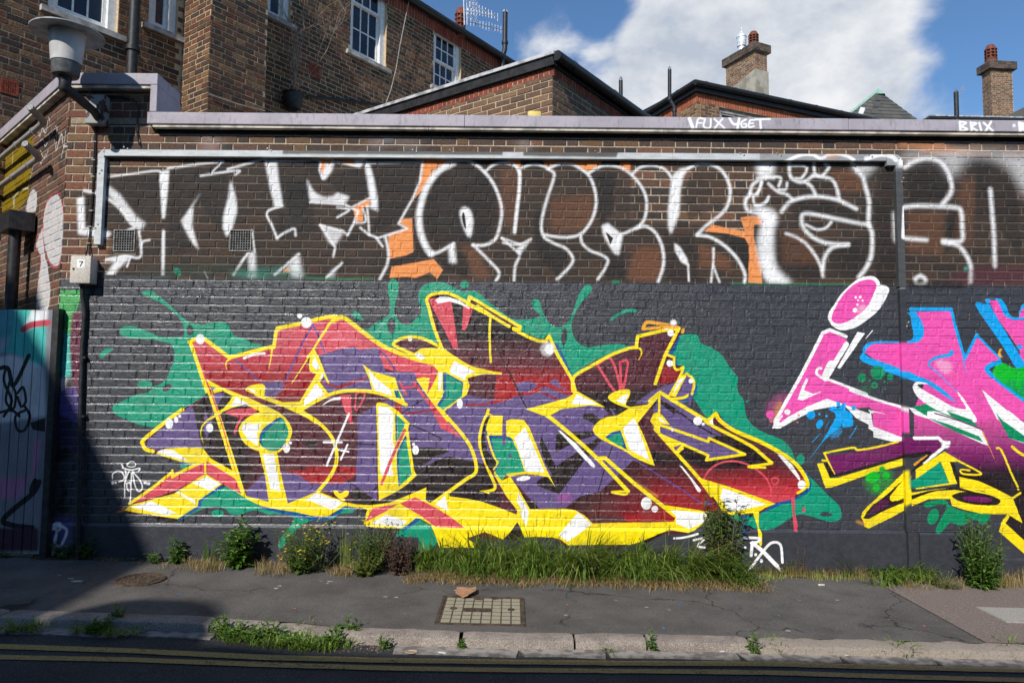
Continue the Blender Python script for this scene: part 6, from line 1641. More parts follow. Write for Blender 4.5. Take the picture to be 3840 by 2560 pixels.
# --- low roof edge at far right
h3 = thing('flat_roof_house', (8, 13.4, 0), 'low house at far right with black gutter and grey roof edge below the chimney', 'house')
E0 = depth_pt(3492, 440, 20.); O3 = (float(E0[0]), float(E0[1])); z3 = float(depth_pt(3492, 436, 20.)[2])
U3, N3 = (1., .03), (.03, -1.); U3l = (math.cos(math.radians(70)), -math.sin(math.radians(70))); N3l = nrm(U3l)
MB().obox(O3, U3, N3, 0, 9, -5, -.02, 3, z3-.1).build('wall', M_TM, h3)
MB().obox(O3, U3, N3, -.05, 9, -.4, .02, z3-.02, z3+.035).build('roof_edge', M_FELT, h3)
gutter(h3, O3, U3, N3, -.1, 9, z3-.09, .08, .065, 7); gutter(h3, O3, U3l, N3l, -3, .05, z3-.09, .06, .065, 2)
gb = depth_pt(3800, 418, 24.); m_ = MB(); m_.add([(gb[0]-.6, gb[1], gb[2]-.35), (gb[0]+3, gb[1], gb[2]+1.5), (gb[0]+3, gb[1], gb[2]-2), (gb[0]-.6, gb[1], gb[2]-2), (gb[0]-.6, gb[1]+.4, gb[2]-.35), (gb[0]+3, gb[1]+.4, gb[2]+1.5), (gb[0]+3, gb[1]+.4, gb[2]-2), (gb[0]-.6, gb[1]+.4, gb[2]-2)], [(0, 1, 2, 3), (4, 5, 6, 7), (0, 1, 5, 4), (1, 2, 6, 5), (2, 3, 7, 6), (3, 0, 4, 7)]); m_.build('gable', M_SLATE, h3)

# --- vent pipes on the roofs
a = depth_pt(2328, 372, 12.5); b = depth_pt(2328, 303, 12.5)
pipe_thing('short_vent_pipe', 'short black vent pipe poking up behind the sloping gutter', [(float(a[0]), float(a[1]), 3.4), (float(b[0]), float(b[1]), float(b[2]))], .035)
a = depth_pt(2532, 440, 15.5); b = depth_pt(2511, 372, 15.5); c_ = depth_pt(2511, 262, 15.5); k_ = depth_pt(2529, 402, 15.5)
pipe_thing('cranked_vent_pipe', 'black cranked vent pipe between the two roofs, clear of the cloud', [(float(a[0]), float(a[1]), 3.4), (float(k_[0]), float(k_[1]), float(k_[2])), (float(b[0]), float(b[1]), float(b[2])), (float(c_[0]), float(c_[1]), float(c_[2]))], .04, [((float(b[0]), float(b[1]), float(b[2])), (0, 0, 1)), ((float(k_[0]), float(k_[1]), float(k_[2])-.08), (0, 0, 1))])
a = depth_pt(3585, 455, 18.5); b = depth_pt(3585, 346, 18.5)
vp = pipe_thing('roof_vent_pipe', 'black vent pipe at far right with a tiny aerial on top', [(float(a[0]), float(a[1]), 3.4), (float(b[0]), float(b[1]), float(b[2]))], .057, [((float(a[0]), float(a[1]), float(a[2])+.1), (0, 0, 1))])
m_ = MB(); z_ = float(b[2]); m_.tube([(b[0]+.05, b[1], z_-.05), (b[0]+.22, b[1], z_+.08)], .005, 5)
for k in range(5): m_.tube([(b[0]+.09+.03*k, b[1]-.03, z_-.10+.03*k), (b[0]+.11+.03*k, b[1]+.05, z_+.09+.035*k)], .0035, 4)
m_.build('small_aerial', M_STEEL, vp)

# --- television aerials
ta = thing('television_aerial', tuple(depth_pt(1742, 90, 14.2)), 'silver television aerials with many crossing rods on the roof edge', 'aerial')
M_ALU = simple('aluminium_rod', (.62, .63, .65), .35, .5, .7, .15)
def D(X, Y, dep=14.2): return Vector(depth_pt(X, Y, dep))
MB().tube([D(1742, 95), D(1738, -60)], .016, 8).build('mast', M_ALU, ta); MB().tube([D(1752, 95), D(1750, -60)], .012, 8).build('mast', M_ALU, ta)
for (p, q_, n, hh) in ((D(1745, 8), D(1872, 68), 11, .16), (D(1748, 80), D(1884, 112, 14.6), 12, .17), (D(1750, 42), D(1850, 60, 13.8), 9, .13)):
    bo = MB().tube([p, q_], .009, 6).build('boom', M_ALU, ta); dr = (q_-p).normalized(); sd = Vector((dr.y, -dr.x, 0)).normalized()
    for k in range(n):
        c0 = p.lerp(q_, (k+.5)/n); h_ = hh*random.uniform(.7, 1.1)
        MB().tube([c0-Vector((0, 0, h_/2)), c0+Vector((0, 0, h_/2))], .0045, 5).build('rod', M_ALU, ta)
        if k % 3 == 0: MB().tube([c0-sd*.09, c0+sd*.09], .0045, 5).build('rod', M_ALU, ta)
re_ = MB()
for k in range(9): re_.tube([D(1752+k*5, -10+k*2), D(1748+k*5, 62+k*3)], .004, 5)
re_.build('reflector', M_ALU, ta)

# --- cables and the black bucket with a dead shrub on the tall house
M_CAB = simple('black_cable', (.015, .015, .016), .5, .4); M_CABW = simple('grey_cable', (.42, .40, .37), .6, .3)
def cable(name, label, pts, r, mat, cat='cable'): o = MB().tube(pts, r, 6).build(name, mat, None, smooth=True); tag(o, label, cat); return o
cable('hanging_cable', 'thin pale cable hanging down the facade between two sash windows', [on1(1537, -10, .1), on1(1520, 70, .1), on1(1500, 170, .09), on1(1485, 260, .08), on1(1465, 340, .07), on1(1445, 392, .05), on1(1432, 420, .04)], .006, M_CABW)
cable('black_wall_cable', 'thick black cable running along the facade from the black bucket', [on1(1150, 362, .05), on1(1250, 372, .05), on1(1380, 388, .06), on1(1470, 402, .06), on1(1530, 406, .06)], .024, M_CAB)
cable('wall_wire', 'thin pale wire clipped around the brick bay', [Vector((*(np.array(OB)+np.array(U1)*u+np.array(N1)*.02), z)) for u, z in ((pa_+.01, uz(770, 352, OB, U1, N1)[1]), ((pa_+pb)/2, uz(880, 390, OB, U1, N1)[1]), (pb, uz(996, 420, OB, U1, N1)[1]))], .006, M_CABW)
bk_c = on1(1098, 375, .16); bu = thing('black_bucket', tuple(bk_c), 'black hopper bucket on the facade with a dead shrub growing from it', 'bucket')
MB().lathe((bk_c.x, bk_c.y, bk_c.z-.14), [(.10, 0), (.14, .06), (.15, .22), (.17, .24), (.15, .25), (.13, .2)], 18).build('bucket', M_IRON, bu, smooth=True)
M_TWIG = simple('dead_twig', (.24, .19, .15), .9, .1, var=.3)
def twig(m_, p, dr, L, r, dep):
    pts = [p]; d_ = dr.copy(); n = 5
    for i in range(n):
        d_ = (d_+Vector((random.uniform(-.25, .25), random.uniform(-.25, .25), random.uniform(-.1, .2)))).normalized(); pts.append(pts[-1]+d_*(L/n))
    m_.tube(pts, r, 5, r1=r*.4)
    if dep:
        for i in range(1, n+1):
            if random.random() < .75: twig(m_, pts[i], (d_+Vector((random.uniform(-1, 1), random.uniform(-1, 1), random.uniform(-.3, .6)))).normalized(), L*random.uniform(.35, .6), r*.55, dep-1)
m_ = MB(); random.seed(12)
for k in range(7): twig(m_, bk_c+Vector((0, 0, .1)), (Vector((U1[0], U1[1], 0))*random.uniform(-.5, 1.1)+Vector((0, 0, 1))+Vector((N1[0], N1[1], 0))*random.uniform(.0, .35)).normalized(), random.uniform(.7, 1.5), .0095, 2)
m_.build('dead_shrub', M_TWIG, bu)
# ================================================================== FIXTURES ON THE STREET WALL
random.seed(31)
# --- steel trunking: rail, two legs, corner plates, bolts
TW, TD = .058, .052
# grey trunking carries patches of overspray
ptk = Paint(3900, 1660); KMAP = PlaneMap((0, -TD), (1, 0), -3.95, -.1, .0025, 0)
RAILTXT = '''
p sil|P -200,500 4200,520 4200,2300 -200,2300
p gpt f4|P 1060,550 1885,556 1885,582 1060,578
p sil|P 1040,548 1062,548 1056,578 1036,578
p gpt f4|P 1962,560 2320,565 2312,590 1962,585
p gpt f2 a.5|P 2850,565 3400,570 3400,640 2850,600
l wht w30 f14|W 240,160 380,100 480,95 560,125 640,95 720,90 800,110 850,140
l wht w40 f16|W 960,130 1080,95 1180,110 1220,140
l org a.6 w24 f14|W 620,115 700,110
p wht f10|P 3368,590 3405,590 3405,628 3368,625
p bl a.88 f14|P 3330,632 3440,632 3440,1085 3330,1085
l wht w40 f14|W 1300,560 1290,820
p grey|P 3330,1083 3440,1083 3440,2200 3330,2200
p mag f8|P 3360,1285 3440,1285 3440,1395 3360,1395
p cyan f8|P 3360,1390 3440,1396 3440,1422 3360,1412
p mag f8|P 3360,1535 3440,1530 3440,1622 3360,1620
p wht f8|P 3360,1520 3440,1535 3440,1548 3360,1535
p plum f8|P 3360,1640 3440,1640 3440,1700 3360,1702
p blk f6|P 3360,1702 3440,1698 3440,1715 3360,1718
p green f8|P 3400,1790 3440,1780 3440,1832 3400,1832
p yel f8|P 3360,1780 3410,1762 3415,1835 3440,1845 3440,1875 3410,1890 3360,1920
'''
COL['sil'] = (196, 200, 202); COL['gpt'] = (86, 85, 82)
draw(ptk, RAILTXT, KMAP, 2.4e-3/.0025)
LAYK = (paint_image('trunking_paint', ptk), (0, 0), (1, 0), -3.95, -.1, 3900*.0025, 1660*.0025)
M_TRK = Mt('trunking_steel', .5, .4, 0.); pc, pa = paint_tex(M_TRK, *LAYK); M_TRK.set('Base Color', M_TRK.mix(.5, pc, M_TRK.mix(1., pc, M_TRK.ramp(M_TRK.noise(20, 6, .7, stretch=(.3, 1, 1)), [(.3, .7), (.7, 1.15)]), 'MULTIPLY'))); M_TRK.bump(M_TRK.noise(40, 4), .2, .002); M_TRK = M_TRK.m
tr = thing('cable_trunking', (-3.8, -.03, 2.9), 'square metal cable trunking framing the white lettering, with a long right leg', 'trunking')
zL, zR = 3.726, 3.748
def rail_seg(a, b):
    za, zb_ = np.interp(a, (-3.8, 3.55), (zL, zR)), np.interp(b, (-3.8, 3.55), (zL, zR))
    m_ = MB(); m_.add([(a, .0, za-TW), (a, -TD, za-TW), (a, -TD, za), (a, 0, za), (b, 0, zb_-TW), (b, -TD, zb_-TW), (b, -TD, zb_), (b, 0, zb_)], [(0, 1, 2, 3), (7, 6, 5, 4), (0, 4, 5, 1), (1, 5, 6, 2), (2, 6, 7, 3)]); m_.build('rail', M_TRK, tr)
bx = [-3.735, -2.07, -.18, 1.45, 2.72, 3.40]
for a, b in zip(bx, bx[1:]): rail_seg(a+.0008, b-.0008)
MB().box(-3.79, -3.79+TW+.004, -TD, -.0005, 2.851, 3.650, .002).build('leg', M_TRK, tr)
rx = float(onwall(3381, 900, -TD)[0])
MB().box(rx-TW/2-.004, rx+TW/2, -TD, -.0005, 2.535, 3.646, .002).build('leg', M_TRK, tr); MB().box(rx-TW/2+.006, rx+TW/2-.004, -TD+.006, -.0005, .36, 2.533, .002).build('leg', M_TRK, tr); MB().box(rx-TW/2+.010, rx+TW/2-.006, -TD-.006, -.02, -.08, .358, .002).build('leg', M_TRK, tr)
def corner(x0, x1, xc, z0, z1, left):
    m_ = MB(); ch = .045
    pr = [(x0, -TD-.002, z0), (x1, -TD-.002, z0), (x1, -TD-.002, z1), (x0+ch, -TD-.002, z1), (x0, -TD-.002, z1-ch)] if left else [(x0, -TD-.002, z0), (x1, -TD-.002, z0), (x1, -TD-.002, z1-ch), (x1-ch, -TD-.002, z1), (x0, -TD-.002, z1)]
    m_.prism(pr, (0, 0, 0), (0, TD, 0)); return m_.build('corner_piece', M_TRK, tr)
corner(-3.791, -3.736, 0, 3.652, zL+.001, True); corner(3.402, rx+TW/2+.001, 0, 3.648, zR+.001, False)
M_BOLT = simple('bolt_head', (.30, .31, .32), .4, .5, .6)
def bolt(x, z, y=-TD): MB().lathe((0, 0, 0), [(.0085, 0), (.0085, .003), (.005, .005)], 10).build('bolt', M_BOLT, tr).matrix_basis = Matrix.Translation((x, y, z)) @ Matrix.Rotation(math.pi/2, 4, 'X')
for X, Y in ((393, 556), (389, 567), (465, 552), (479, 558), (381, 638), (373, 650), (367, 841), (358, 855), (1003, 557), (1017, 564), (1547, 562), (1562, 569), (1687, 563), (1701, 571), (2232, 567), (2245, 574), (2776, 575), (2790, 582), (2914, 577), (2929, 584), (3258, 582), (3271, 588), (3370, 594), (3381, 597), (3389, 668), (3383, 683), (3408, 1208), (3402, 1224)):
    p = onwall(X, Y, -TD); bolt(float(p[0]), float(p[2]))

# --- meter box 7
a, b = onwall(258, 1062, -.13), onwall(342, 958, -.13)
M_BOX = simple('cream_grp_cabinet', (.56, .52, .46), .6, .3, var=.12, scale=60, bump=.15)
mbx = thing('meter_cabinet', ((a[0]+b[0])/2, -.06, float(a[2])), 'cream meter cabinet numbered 7 on the wall corner', 'cabinet')
x0, x1, z0_, z1_ = float(a[0]), float(b[0]), float(a[2]), float(b[2])
MB().box(x0+.006, x1-.006, -.085, -.0015, z0_+.006, z1_-.006, .012).build('box', M_BOX, mbx, smooth=True); MB().box(x0, x1, -.13, -.087, z0_, z1_, .014).build('door', M_BOX, mbx, smooth=True)
sx, sz = x0+(x1-x0)*.54, z0_+(z1_-z0_)*.70; st = MB().box(sx-.036, sx+.036, -.1315, -.130, sz-.038, sz+.038).build('number_label', simple('white_label', (.80, .80, .78), .5), mbx)
k7 = MB(); g7 = [(-.018, .024), (.018, .024), (.018, .016), (-.002, -.024), (-.012, -.024), (.006, .015), (-.018, .015)]
k7.prism([(sx+x, -.1322, sz+z) for x, z in g7], (0, 0, 0), (0, .0006, 0)); k7.build('number_seven', simple('black_print', (.02, .02, .02), .6), st)
lx_, lz_ = x0+(x1-x0)*.19, z0_+(z1_-z0_)*.52; lk = MB().lathe((0, 0, 0), [(.010, 0), (.010, .004), (.007, .005)], 14).build('lock', M_IRON, mbx); lk.matrix_basis = Matrix.Translation((lx_, -.130, lz_)) @ Matrix.Rotation(math.pi/2, 4, 'X')
# cables above and conduit below the box
def W(X, Y, y): q = onwall(X, Y, y); return Vector((float(q[0]), float(q[1]), float(q[2])))
c1 = thing('cable_run', tuple(W(345, 700, -.01)), 'black cable clipped from the lamp bracket down to the cream cabinet', 'cable')
MB().tube([W(358, 455, -.012), W(356, 520, -.012), W(352, 600, -.012), W(347, 720, -.012), W(341, 800, -.012), W(337, 880, -.012), W(331, 915, -.014), W(321, 962, -.03)], .006, 6).build('cable', M_CAB, c1); MB().tube([W(361, 455, -.012), W(359, 560, -.012), W(349, 720, -.012), W(343, 800, -.012), W(334, 900, -.012), W(337, 940, -.015), W(340, 965, -.02)], .005, 6).build('cable', M_CAB, c1)
for X, Y in ((355, 532), (351, 600), (348, 662), (346, 725), (342, 790), (336, 850), (332, 912)): p = W(X, Y, -.012); MB().box(p.x-.016, p.x+.016, -.02, -.001, p.z-.004, p.z+.004).build('clip', M_CABW, c1)
c2 = thing('black_conduit', tuple(W(306, 2080, -.03)), 'black conduit dropping from the cream cabinet to the pavement', 'conduit')
MB().tube([W(308, 1060, -.06), W(309, 1110, -.04), W(318, 1165, -.03), W(309, 1300, -.03), W(303, 1500, -.03), W(298, 1800, -.035), W(293, 2110, -.04)], .019, 12).build('pipe', M_IRON, c2, smooth=True)
for Y in (1340, 1560, 1800): X = np.interp(Y, (1300, 2110), (309, 293)); p = W(X, Y, -.03); MB().box(p.x-.035, p.x+.035, -.045, -.001, p.z-.010, p.z+.010).build('pipe_clip', M_IRON, c2)
cable('loose_cable', 'loose black cable looping down beside the lamp bracket on the corner', [W(330, 360, -.02), W(450, 362, -.02), W(500, 372, -.02), W(522, 398, -.02), W(516, 450, -.02), W(512, 490, -.02), W(518, 520, -.02), W(523, 545, -.02)], .007, M_CAB)

# --- bracket lamp
LY = -.50
def Lp(X, Y): return W(X, Y, LY)
ax = Lp(247, 250).x
lamp = thing('wall_lamp', (ax, LY, Lp(247, 330).z), 'street lamp with flat disc canopy on a dark wall bracket', 'street lamp')
zd = Lp(245, 128).z; rd = 300/2.351/F*(6.6+LY)*1.0
M_LG = simple('grey_lamp_paint', (.33, .35, .37), .5, .4, var=.2, scale=14); M_LD = simple('dark_lamp_collar', (.10, .10, .10), .45, .4, var=.3, scale=14); M_OPAL = Mt('opal_diffuser', .35, .4); M_OPAL.set('Base Color', M_OPAL.ramp(M_OPAL.noise(8, 4), [(.3, (.52, .51, .49)), (.7, (.60, .59, .57))])); M_OPAL.b.inputs['Subsurface Weight'].default_value = .25; M_OPAL = M_OPAL.m
MB().lathe((ax, LY, zd), [(.02, .045), (rd*.5, .030), (rd*.93, .012), (rd, .004), (rd, -.006), (rd*.95, -.004), (rd*.5, .004), (.05, .010)], 48).build('canopy', M_LG, lamp, smooth=True)
zb0 = Lp(245, 238).z; MB().lathe((ax, LY, zb0), [(.117, 0), (.130, (zd-zb0)*.5), (.142, zd-zb0+.002)], 36).build('diffuser', M_OPAL, lamp, smooth=True)
zb1 = Lp(245, 285).z; MB().lathe((ax, LY, zb1), [(.072, -.014), (.100, -.002), (.107, .016), (.112, zb0-zb1-.004), (.117, zb0-zb1)], 36).build('collar', M_LD, lamp, smooth=True)
zb2 = Lp(245, 335).z; MB().lathe((ax, LY, zb2), [(.040, -.012), (.046, 0), (.046, (zb1-zb2)*.6), (.050, (zb1-zb2)*.62), (.050, zb1-zb2)], 24).build('spigot', M_IRON, lamp, smooth=True)
pbx = W(366, 436, -.10)
MB().tube([(ax, LY, zb2+.02), (ax+.03, LY+.06, zb2-.01), (pbx.x, -.16, pbx.z+.02), (pbx.x, -.10, pbx.z-.01)], [.040, .040, .036, .034], 14).build('bracket_arm', M_IRON, lamp, smooth=True)
ba, bb = W(318, 462, -.10), W(392, 355, -.10)
M_PLATE = Mt('flaking_plate', .6, .35); M_PLATE.set('Base Color', M_PLATE.ramp(M_PLATE.noise(9, 5, .6), [(.44, (.10, .045, .035)), (.5, (.32, .34, .33))], )); M_PLATE = M_PLATE.m
MB().box(ba.x, bb.x, -.10, -.001, ba.z, bb.z, .006).build('wall_box', M_PLATE, lamp)

# --- boiler flue pipes on the return wall
M_PVC = simple('grey_pvc_pipe', (.33, .31, .29), .5, .35, var=.08)
def LW(X, Y, off): q = uz(X, Y, OL, UL, NL, off); p = np.array(OL)+np.array(UL)*q[0]+np.array(NL)*off; return Vector((float(p[0]), float(p[1]), q[1]))
for (Xe, Ye, Xg, Yg, Xs, Ys, lab) in ((166, 458, 112, 405, 0, 556, 'upper grey flue pipe with an outward grilled elbow on the return wall'), (148, 590, 97, 543, 0, 686, 'lower grey flue pipe with an outward grilled elbow on the return wall')):
    e = LW(Xe, Ye, .10); r = .027; nv = Vector((0, -.964, .265)); uv = Vector((UL[0], UL[1], 0))
    fp = thing('flue_pipe', tuple(e), lab, 'pipe', 'grey flue pipes')
    MB().tube([e-uv*2.2, e-uv*.06], r, 16).build('pipe', M_PVC, fp, smooth=True)
    MB().tube([e-uv*.09, e-uv*.04, e-uv*.012+nv*.012, e+nv*.04, e+nv*.09], r*1.2, 16).build('elbow', M_PVC, fp, smooth=True)
    dl = .225; r = .031; MB().tube([e+nv*.05, e+nv*dl], r, 16, caps=False).build('outlet', M_PVC, fp, smooth=True)
    MB().tube([e+nv*(dl-.03), e+nv*(dl-.025)], r*.97, 16).build('outlet_void', M_BLACK, fp)
    gr = MB(); c_ = e+nv*(dl-.003)
    xv, zv = Vector((1, 0, 0)), Vector((0, .265, .964))
    for k in range(-2, 3):
        h_ = math.sqrt(max(0, r*r-(k*.012)**2)); gr.tube([c_+zv*k*.012-xv*h_, c_+zv*k*.012+xv*h_], .0022, 5); gr.tube([c_+xv*k*.012-zv*h_, c_+xv*k*.012+zv*h_], .0022, 5)
    gr.build('grille', M_WHITE, fp)
    for t in (.35, .95): p = e-uv*t; MB().tube([p-uv*.012, p+uv*.012], r*1.12, 16).build('pipe_clip', M_PVC, fp); 
# --- hopper and downpipe in the shaded recess
hp = LW(60, 820, .14); hop = thing('rain_hopper', tuple(hp), 'dark cast rain hopper and downpipe behind the gate at far left', 'downpipe')
m_ = MB(); a2 = LW(75, 862, .14); b2 = LW(75, 795, .14); u_a = -(Vector(OL)-Vector(a2.xy)).length if False else None
m_.obox((hp.x, hp.y), UL, NL, -.19, .19, -.12, .10, a2.z, b2.z); m_.build('hopper', M_IRON, hop); MB().tube([(hp.x, hp.y, 0.0), (hp.x, hp.y, a2.z+.01)], .055, 14).build('downpipe', M_IRON, hop, smooth=True)
for zz in (1.2, 2.0): MB().tube([(hp.x, hp.y, zz-.03), (hp.x, hp.y, zz+.03)], .07, 14).build('collar', M_IRON, hop, smooth=True)

# --- painted board gate
GT = float(onwall(100, 1160, -.06)[2]); GB = .10
ptg = Paint(500, 760); GMAP = PlaneMap((0, -.06), (1, 0), -5.6, 0., .0032, 0)
GTXT = '''
p gry|L -300,150 300,150 300,1400 -300,1400
p turq f10|L -80,150 160,165 240,240 240,300 235,460 190,470 120,420 60,390 -80,400
p wht a.8 f10|L 165,170 250,170 245,235 170,260 110,290
l rdl w22 f8|L 120,270 170,245 250,235
p wht f14 a.6|L 60,400 180,440 230,470 240,720 100,740 -50,760 -50,420
p mag a.35 f20|L -60,1040 150,1040 100,1140 -60,1160
p mag a.3 f10|L 170,860 215,840 200,960 160,1060
p mvt a.4 f20|L -60,150 80,160 60,300 -60,330
p mag a.3 f20|L -60,330 60,310 20,380 -60,390
l bl w14|L -30,480 40,470 70,560 150,405
l bl w10|L 30,470 20,540 60,640 20,720
l bl w9|L 50,540 80,600 70,680 30,640 50,540
l bl w9|L 90,600 120,570 135,640 110,670 90,620
l bl w9|L 130,670 155,720 130,790 90,790 80,720 130,690
l bl w10|L 0,700 60,690 100,720
p bl|L 155,755 235,730 235,800 170,790
l bl w18|L 205,1060 170,1120 20,1250 60,1285 170,1300
s bl|L 150,1110 175,1045 200,1060 180,1130
p dkm f10|L -60,1300 200,1300 200,1420 -60,1420
'''
COL['gry'] = (128, 130, 138); COL['dkm'] = (60, 36, 52)
draw(ptg, GTXT, GMAP, 2.38e-3/.0032, 1.5)
LAYG = (paint_image('gate_paint', ptg), (0, 0), (1, 0), -5.6, 0., 500*.0032, 760*.0032)
M_GATE = Mt('gate_boards', .6, .35); pc, pa = paint_tex(M_GATE, *LAYG); bc = M_GATE.ramp(M_GATE.noise(8, 6, .7, stretch=(4, 4, .4)), [(.3, (.20, .21, .22)), (.7, (.30, .31, .33))]); M_GATE.set('Base Color', M_GATE.mix(pa, bc, M_GATE.mix(.5, pc, M_GATE.mix(1., pc, M_GATE.ramp(M_GATE.noise(14, 6, .7, stretch=(2, 2, .4)), [(.3, .7), (.7, 1.1)]), 'MULTIPLY')))); M_GATE.bump(M_GATE.noise(40, 4), .25, .003); M_GATE = M_GATE.m
gate = thing('board_gate', (-4.9, -.06, 0), 'grey boarded gate sprayed turquoise and tagged in black, left of the wall', 'gate')
gxr = float(onwall(178, 1600, -.06)[0]); w_ = .083; x = gxr; k = 0
while x > -6.4:
    j = random.uniform(-.004, .004); MB().box(x-w_+.003, x-.003, -.060+j, -.035+j, GB+random.uniform(0, .01), GT+random.uniform(-.006, .004), .004).build('board', M_GATE, gate); x -= w_; k += 1
MB().box(gxr+.002, gxr+.062, -.085, .02, .0, GT+.01, .004).build('gate_post', M_IRON, gate)
for zz in (.4, 1.1, 1.9): MB().box(-6.4, gxr-.01, -.030, .015, zz-.05, zz+.05).build('gate_rail', M_IRON, gate)
# ================================================================== PAVEMENT THINGS
random.seed(77)
M_RUST = simple('rusty_cast_iron', (.080, .056, .040), .75, .3, var=.35, scale=30, bump=.4); M_INFILL = Mt('concrete_infill', .9, .2); n1 = M_INFILL.noise(160, 4, .7); M_INFILL.set('Base Color', M_INFILL.ramp(n1, [(.3, (.26, .235, .16)), (.6, (.40, .365, .27)), (.85, (.52, .48, .38))])); M_INFILL.bump(n1, .6, .003); M_INFILL = M_INFILL.m
cs = [onpav(X, Y) for X, Y in ((1633, 2343), (1968, 2345), (1966, 2243), (1656, 2237))]
cx0 = (cs[0][0]+cs[3][0])/2; cx1 = (cs[1][0]+cs[2][0])/2; cy0 = (cs[0][1]+cs[1][1])/2; cy1 = (cs[2][1]+cs[3][1])/2
def gz(x, y, d): return pav(x, y)+mnoise.noise((x*1.3, y*1.3, 3.))*.004+d
def flat(m_, x0, x1, y0, y1, d0, d1):
    vs = [(x, y, gz(x, y, d)) for d in (d0, d1) for x, y in ((x0, y0), (x1, y0), (x1, y1), (x0, y1))]
    return m_.add(vs, [(4, 5, 6, 7), (0, 4, 7, 3), (1, 2, 6, 5), (0, 1, 5, 4), (3, 7, 6, 2)])
cov = thing('inspection_cover', ((cx0+cx1)/2, (cy0+cy1)/2, gz((cx0+cx1)/2, (cy0+cy1)/2, 0)), 'square inspection cover with gridded concrete infill in the pavement', 'manhole cover')
fr = MB(); t = .022
for (a, b, c, e) in ((cx0, cx0+t, cy0, cy1), (cx1-t, cx1, cy0, cy1), (cx0+t, cx1-t, cy0, cy0+t*.7), (cx0+t, cx1-t, cy1-t*.7, cy1)): flat(fr, a, b, c, e, -.03, .009)
fr.build('frame', M_RUST, cov); flat(MB(), cx0+.004, cx1-.004, cy0+.004, cy1-.004, -.03, .0045).build('tray', M_RUST, cov)
ia, ib, ic, ie = cx0+t+.012, cx1-t-.006, cy0+t+.004, cy1-t-.004; nx, ny = 8, 7
for i in range(nx):
    for j in range(ny):
        if j == 3 and 2 <= i <= 4: continue
        a = ia+(ib-ia)*i/nx; b = ia+(ib-ia)*(i+1)/nx; c = ic+(ie-ic)*j/ny; e = ic+(ie-ic)*(j+1)/ny; g_ = .0048
        flat(MB(), a+g_, b-g_, c+.0085, e-.0085, 0, .0056+random.uniform(-.0006, .0006)).build('infill_panel', M_INFILL, cov)
flat(MB(), ia+(ib-ia)*2.1/nx, ia+(ib-ia)*4.9/nx, ic+(ie-ic)*3.1/ny, ic+(ie-ic)*3.9/ny, 0, .009).build('name_plate', M_RUST, cov)
for i in (1, 7):
    x, y = ia+(ib-ia)*i/nx, ic+(ie-ic)*3.7/ny; MB().lathe((x, y, gz(x, y, .006)), [(.026, 0), (.026, .005), (.016, .005), (.014, .002)], 18).build('keyhole', M_RUST, cov)
# round cover
rc = onpav(524, 2175); rr = (onpav(628, 2168)[0]-onpav(420, 2180)[0])/2; rx_, ry_ = float(rc[0]), float(rc[1])
rnd = thing('round_cover', (rx_, ry_, gz(rx_, ry_, 0)), 'round iron cover at the edge of the shadow', 'manhole cover')
def disc(m_, r0, r1, d0, d1, n=40):
    vs = []
    for r, d in ((r0, d0), (r0, d1), (r1, d1), (r1, d0)):
        for k in range(n): x, y = rx_+r*math.cos(2*math.pi*k/n), ry_+r*math.sin(2*math.pi*k/n); vs.append((x, y, gz(rx_, ry_, d)-SLOPE*(x-rx_)+FALL*(y-ry_)))
    return m_.add(vs, [(i*n+k, i*n+(k+1) % n, (i+1)*n+(k+1) % n, (i+1)*n+k) for i in range(3) for k in range(n)])
disc(MB(), rr*.86, rr, 0, .012).build('rim', M_RUST, rnd); disc(MB(), .002, rr*.84, 0, .007).build('plate', M_RUST, rnd); disc(MB(), rr*.68, rr*.74, 0, .011).build('ring', M_RUST, rnd)
st_ = MB()
for k in range(150):
    a_, r_ = random.random()*2*math.pi, rr*.64*math.sqrt(random.random()); x, y = rx_+r_*math.cos(a_), ry_+r_*math.sin(a_); z = gz(rx_, ry_, .012)-SLOPE*(x-rx_)+FALL*(y-ry_); st_.box(x-.008, x+.008, y-.004, y+.004, z-.007, z)
st_.build('studs', M_RUST, rnd)
# concrete slab cover at right
a, b = onpav(3667, 2281), onpav(3770, 2336); sb = MB(); x0, x1, y0, y1 = 3.58, 4.45, float(b[1]), float(a[1])
vs = [(x, y, pav(x, y)+d) for d in (-.02, .014) for x, y in ((x0, y0), (x1, y0), (x1, y1), (x0, y1))]; sb.add(vs, [(4, 5, 6, 7), (0, 4, 7, 3), (1, 2, 6, 5), (0, 1, 5, 4), (3, 7, 6, 2)])
M_SLB = Mt('speckled_concrete_slab', .9, .2); n1 = M_SLB.noise(70, 4, .8); M_SLB.set('Base Color', M_SLB.ramp(n1, [(.08, (.05, .045, .04)), (.25, (.32, .30, .27)), (.9, (.42, .40, .36))])); M_SLB.bump(n1, .5, .003)
tag(sb.build('concrete_slab_cover', M_SLB.m), 'pale speckled concrete slab set in the reddish pavement at right', 'slab')
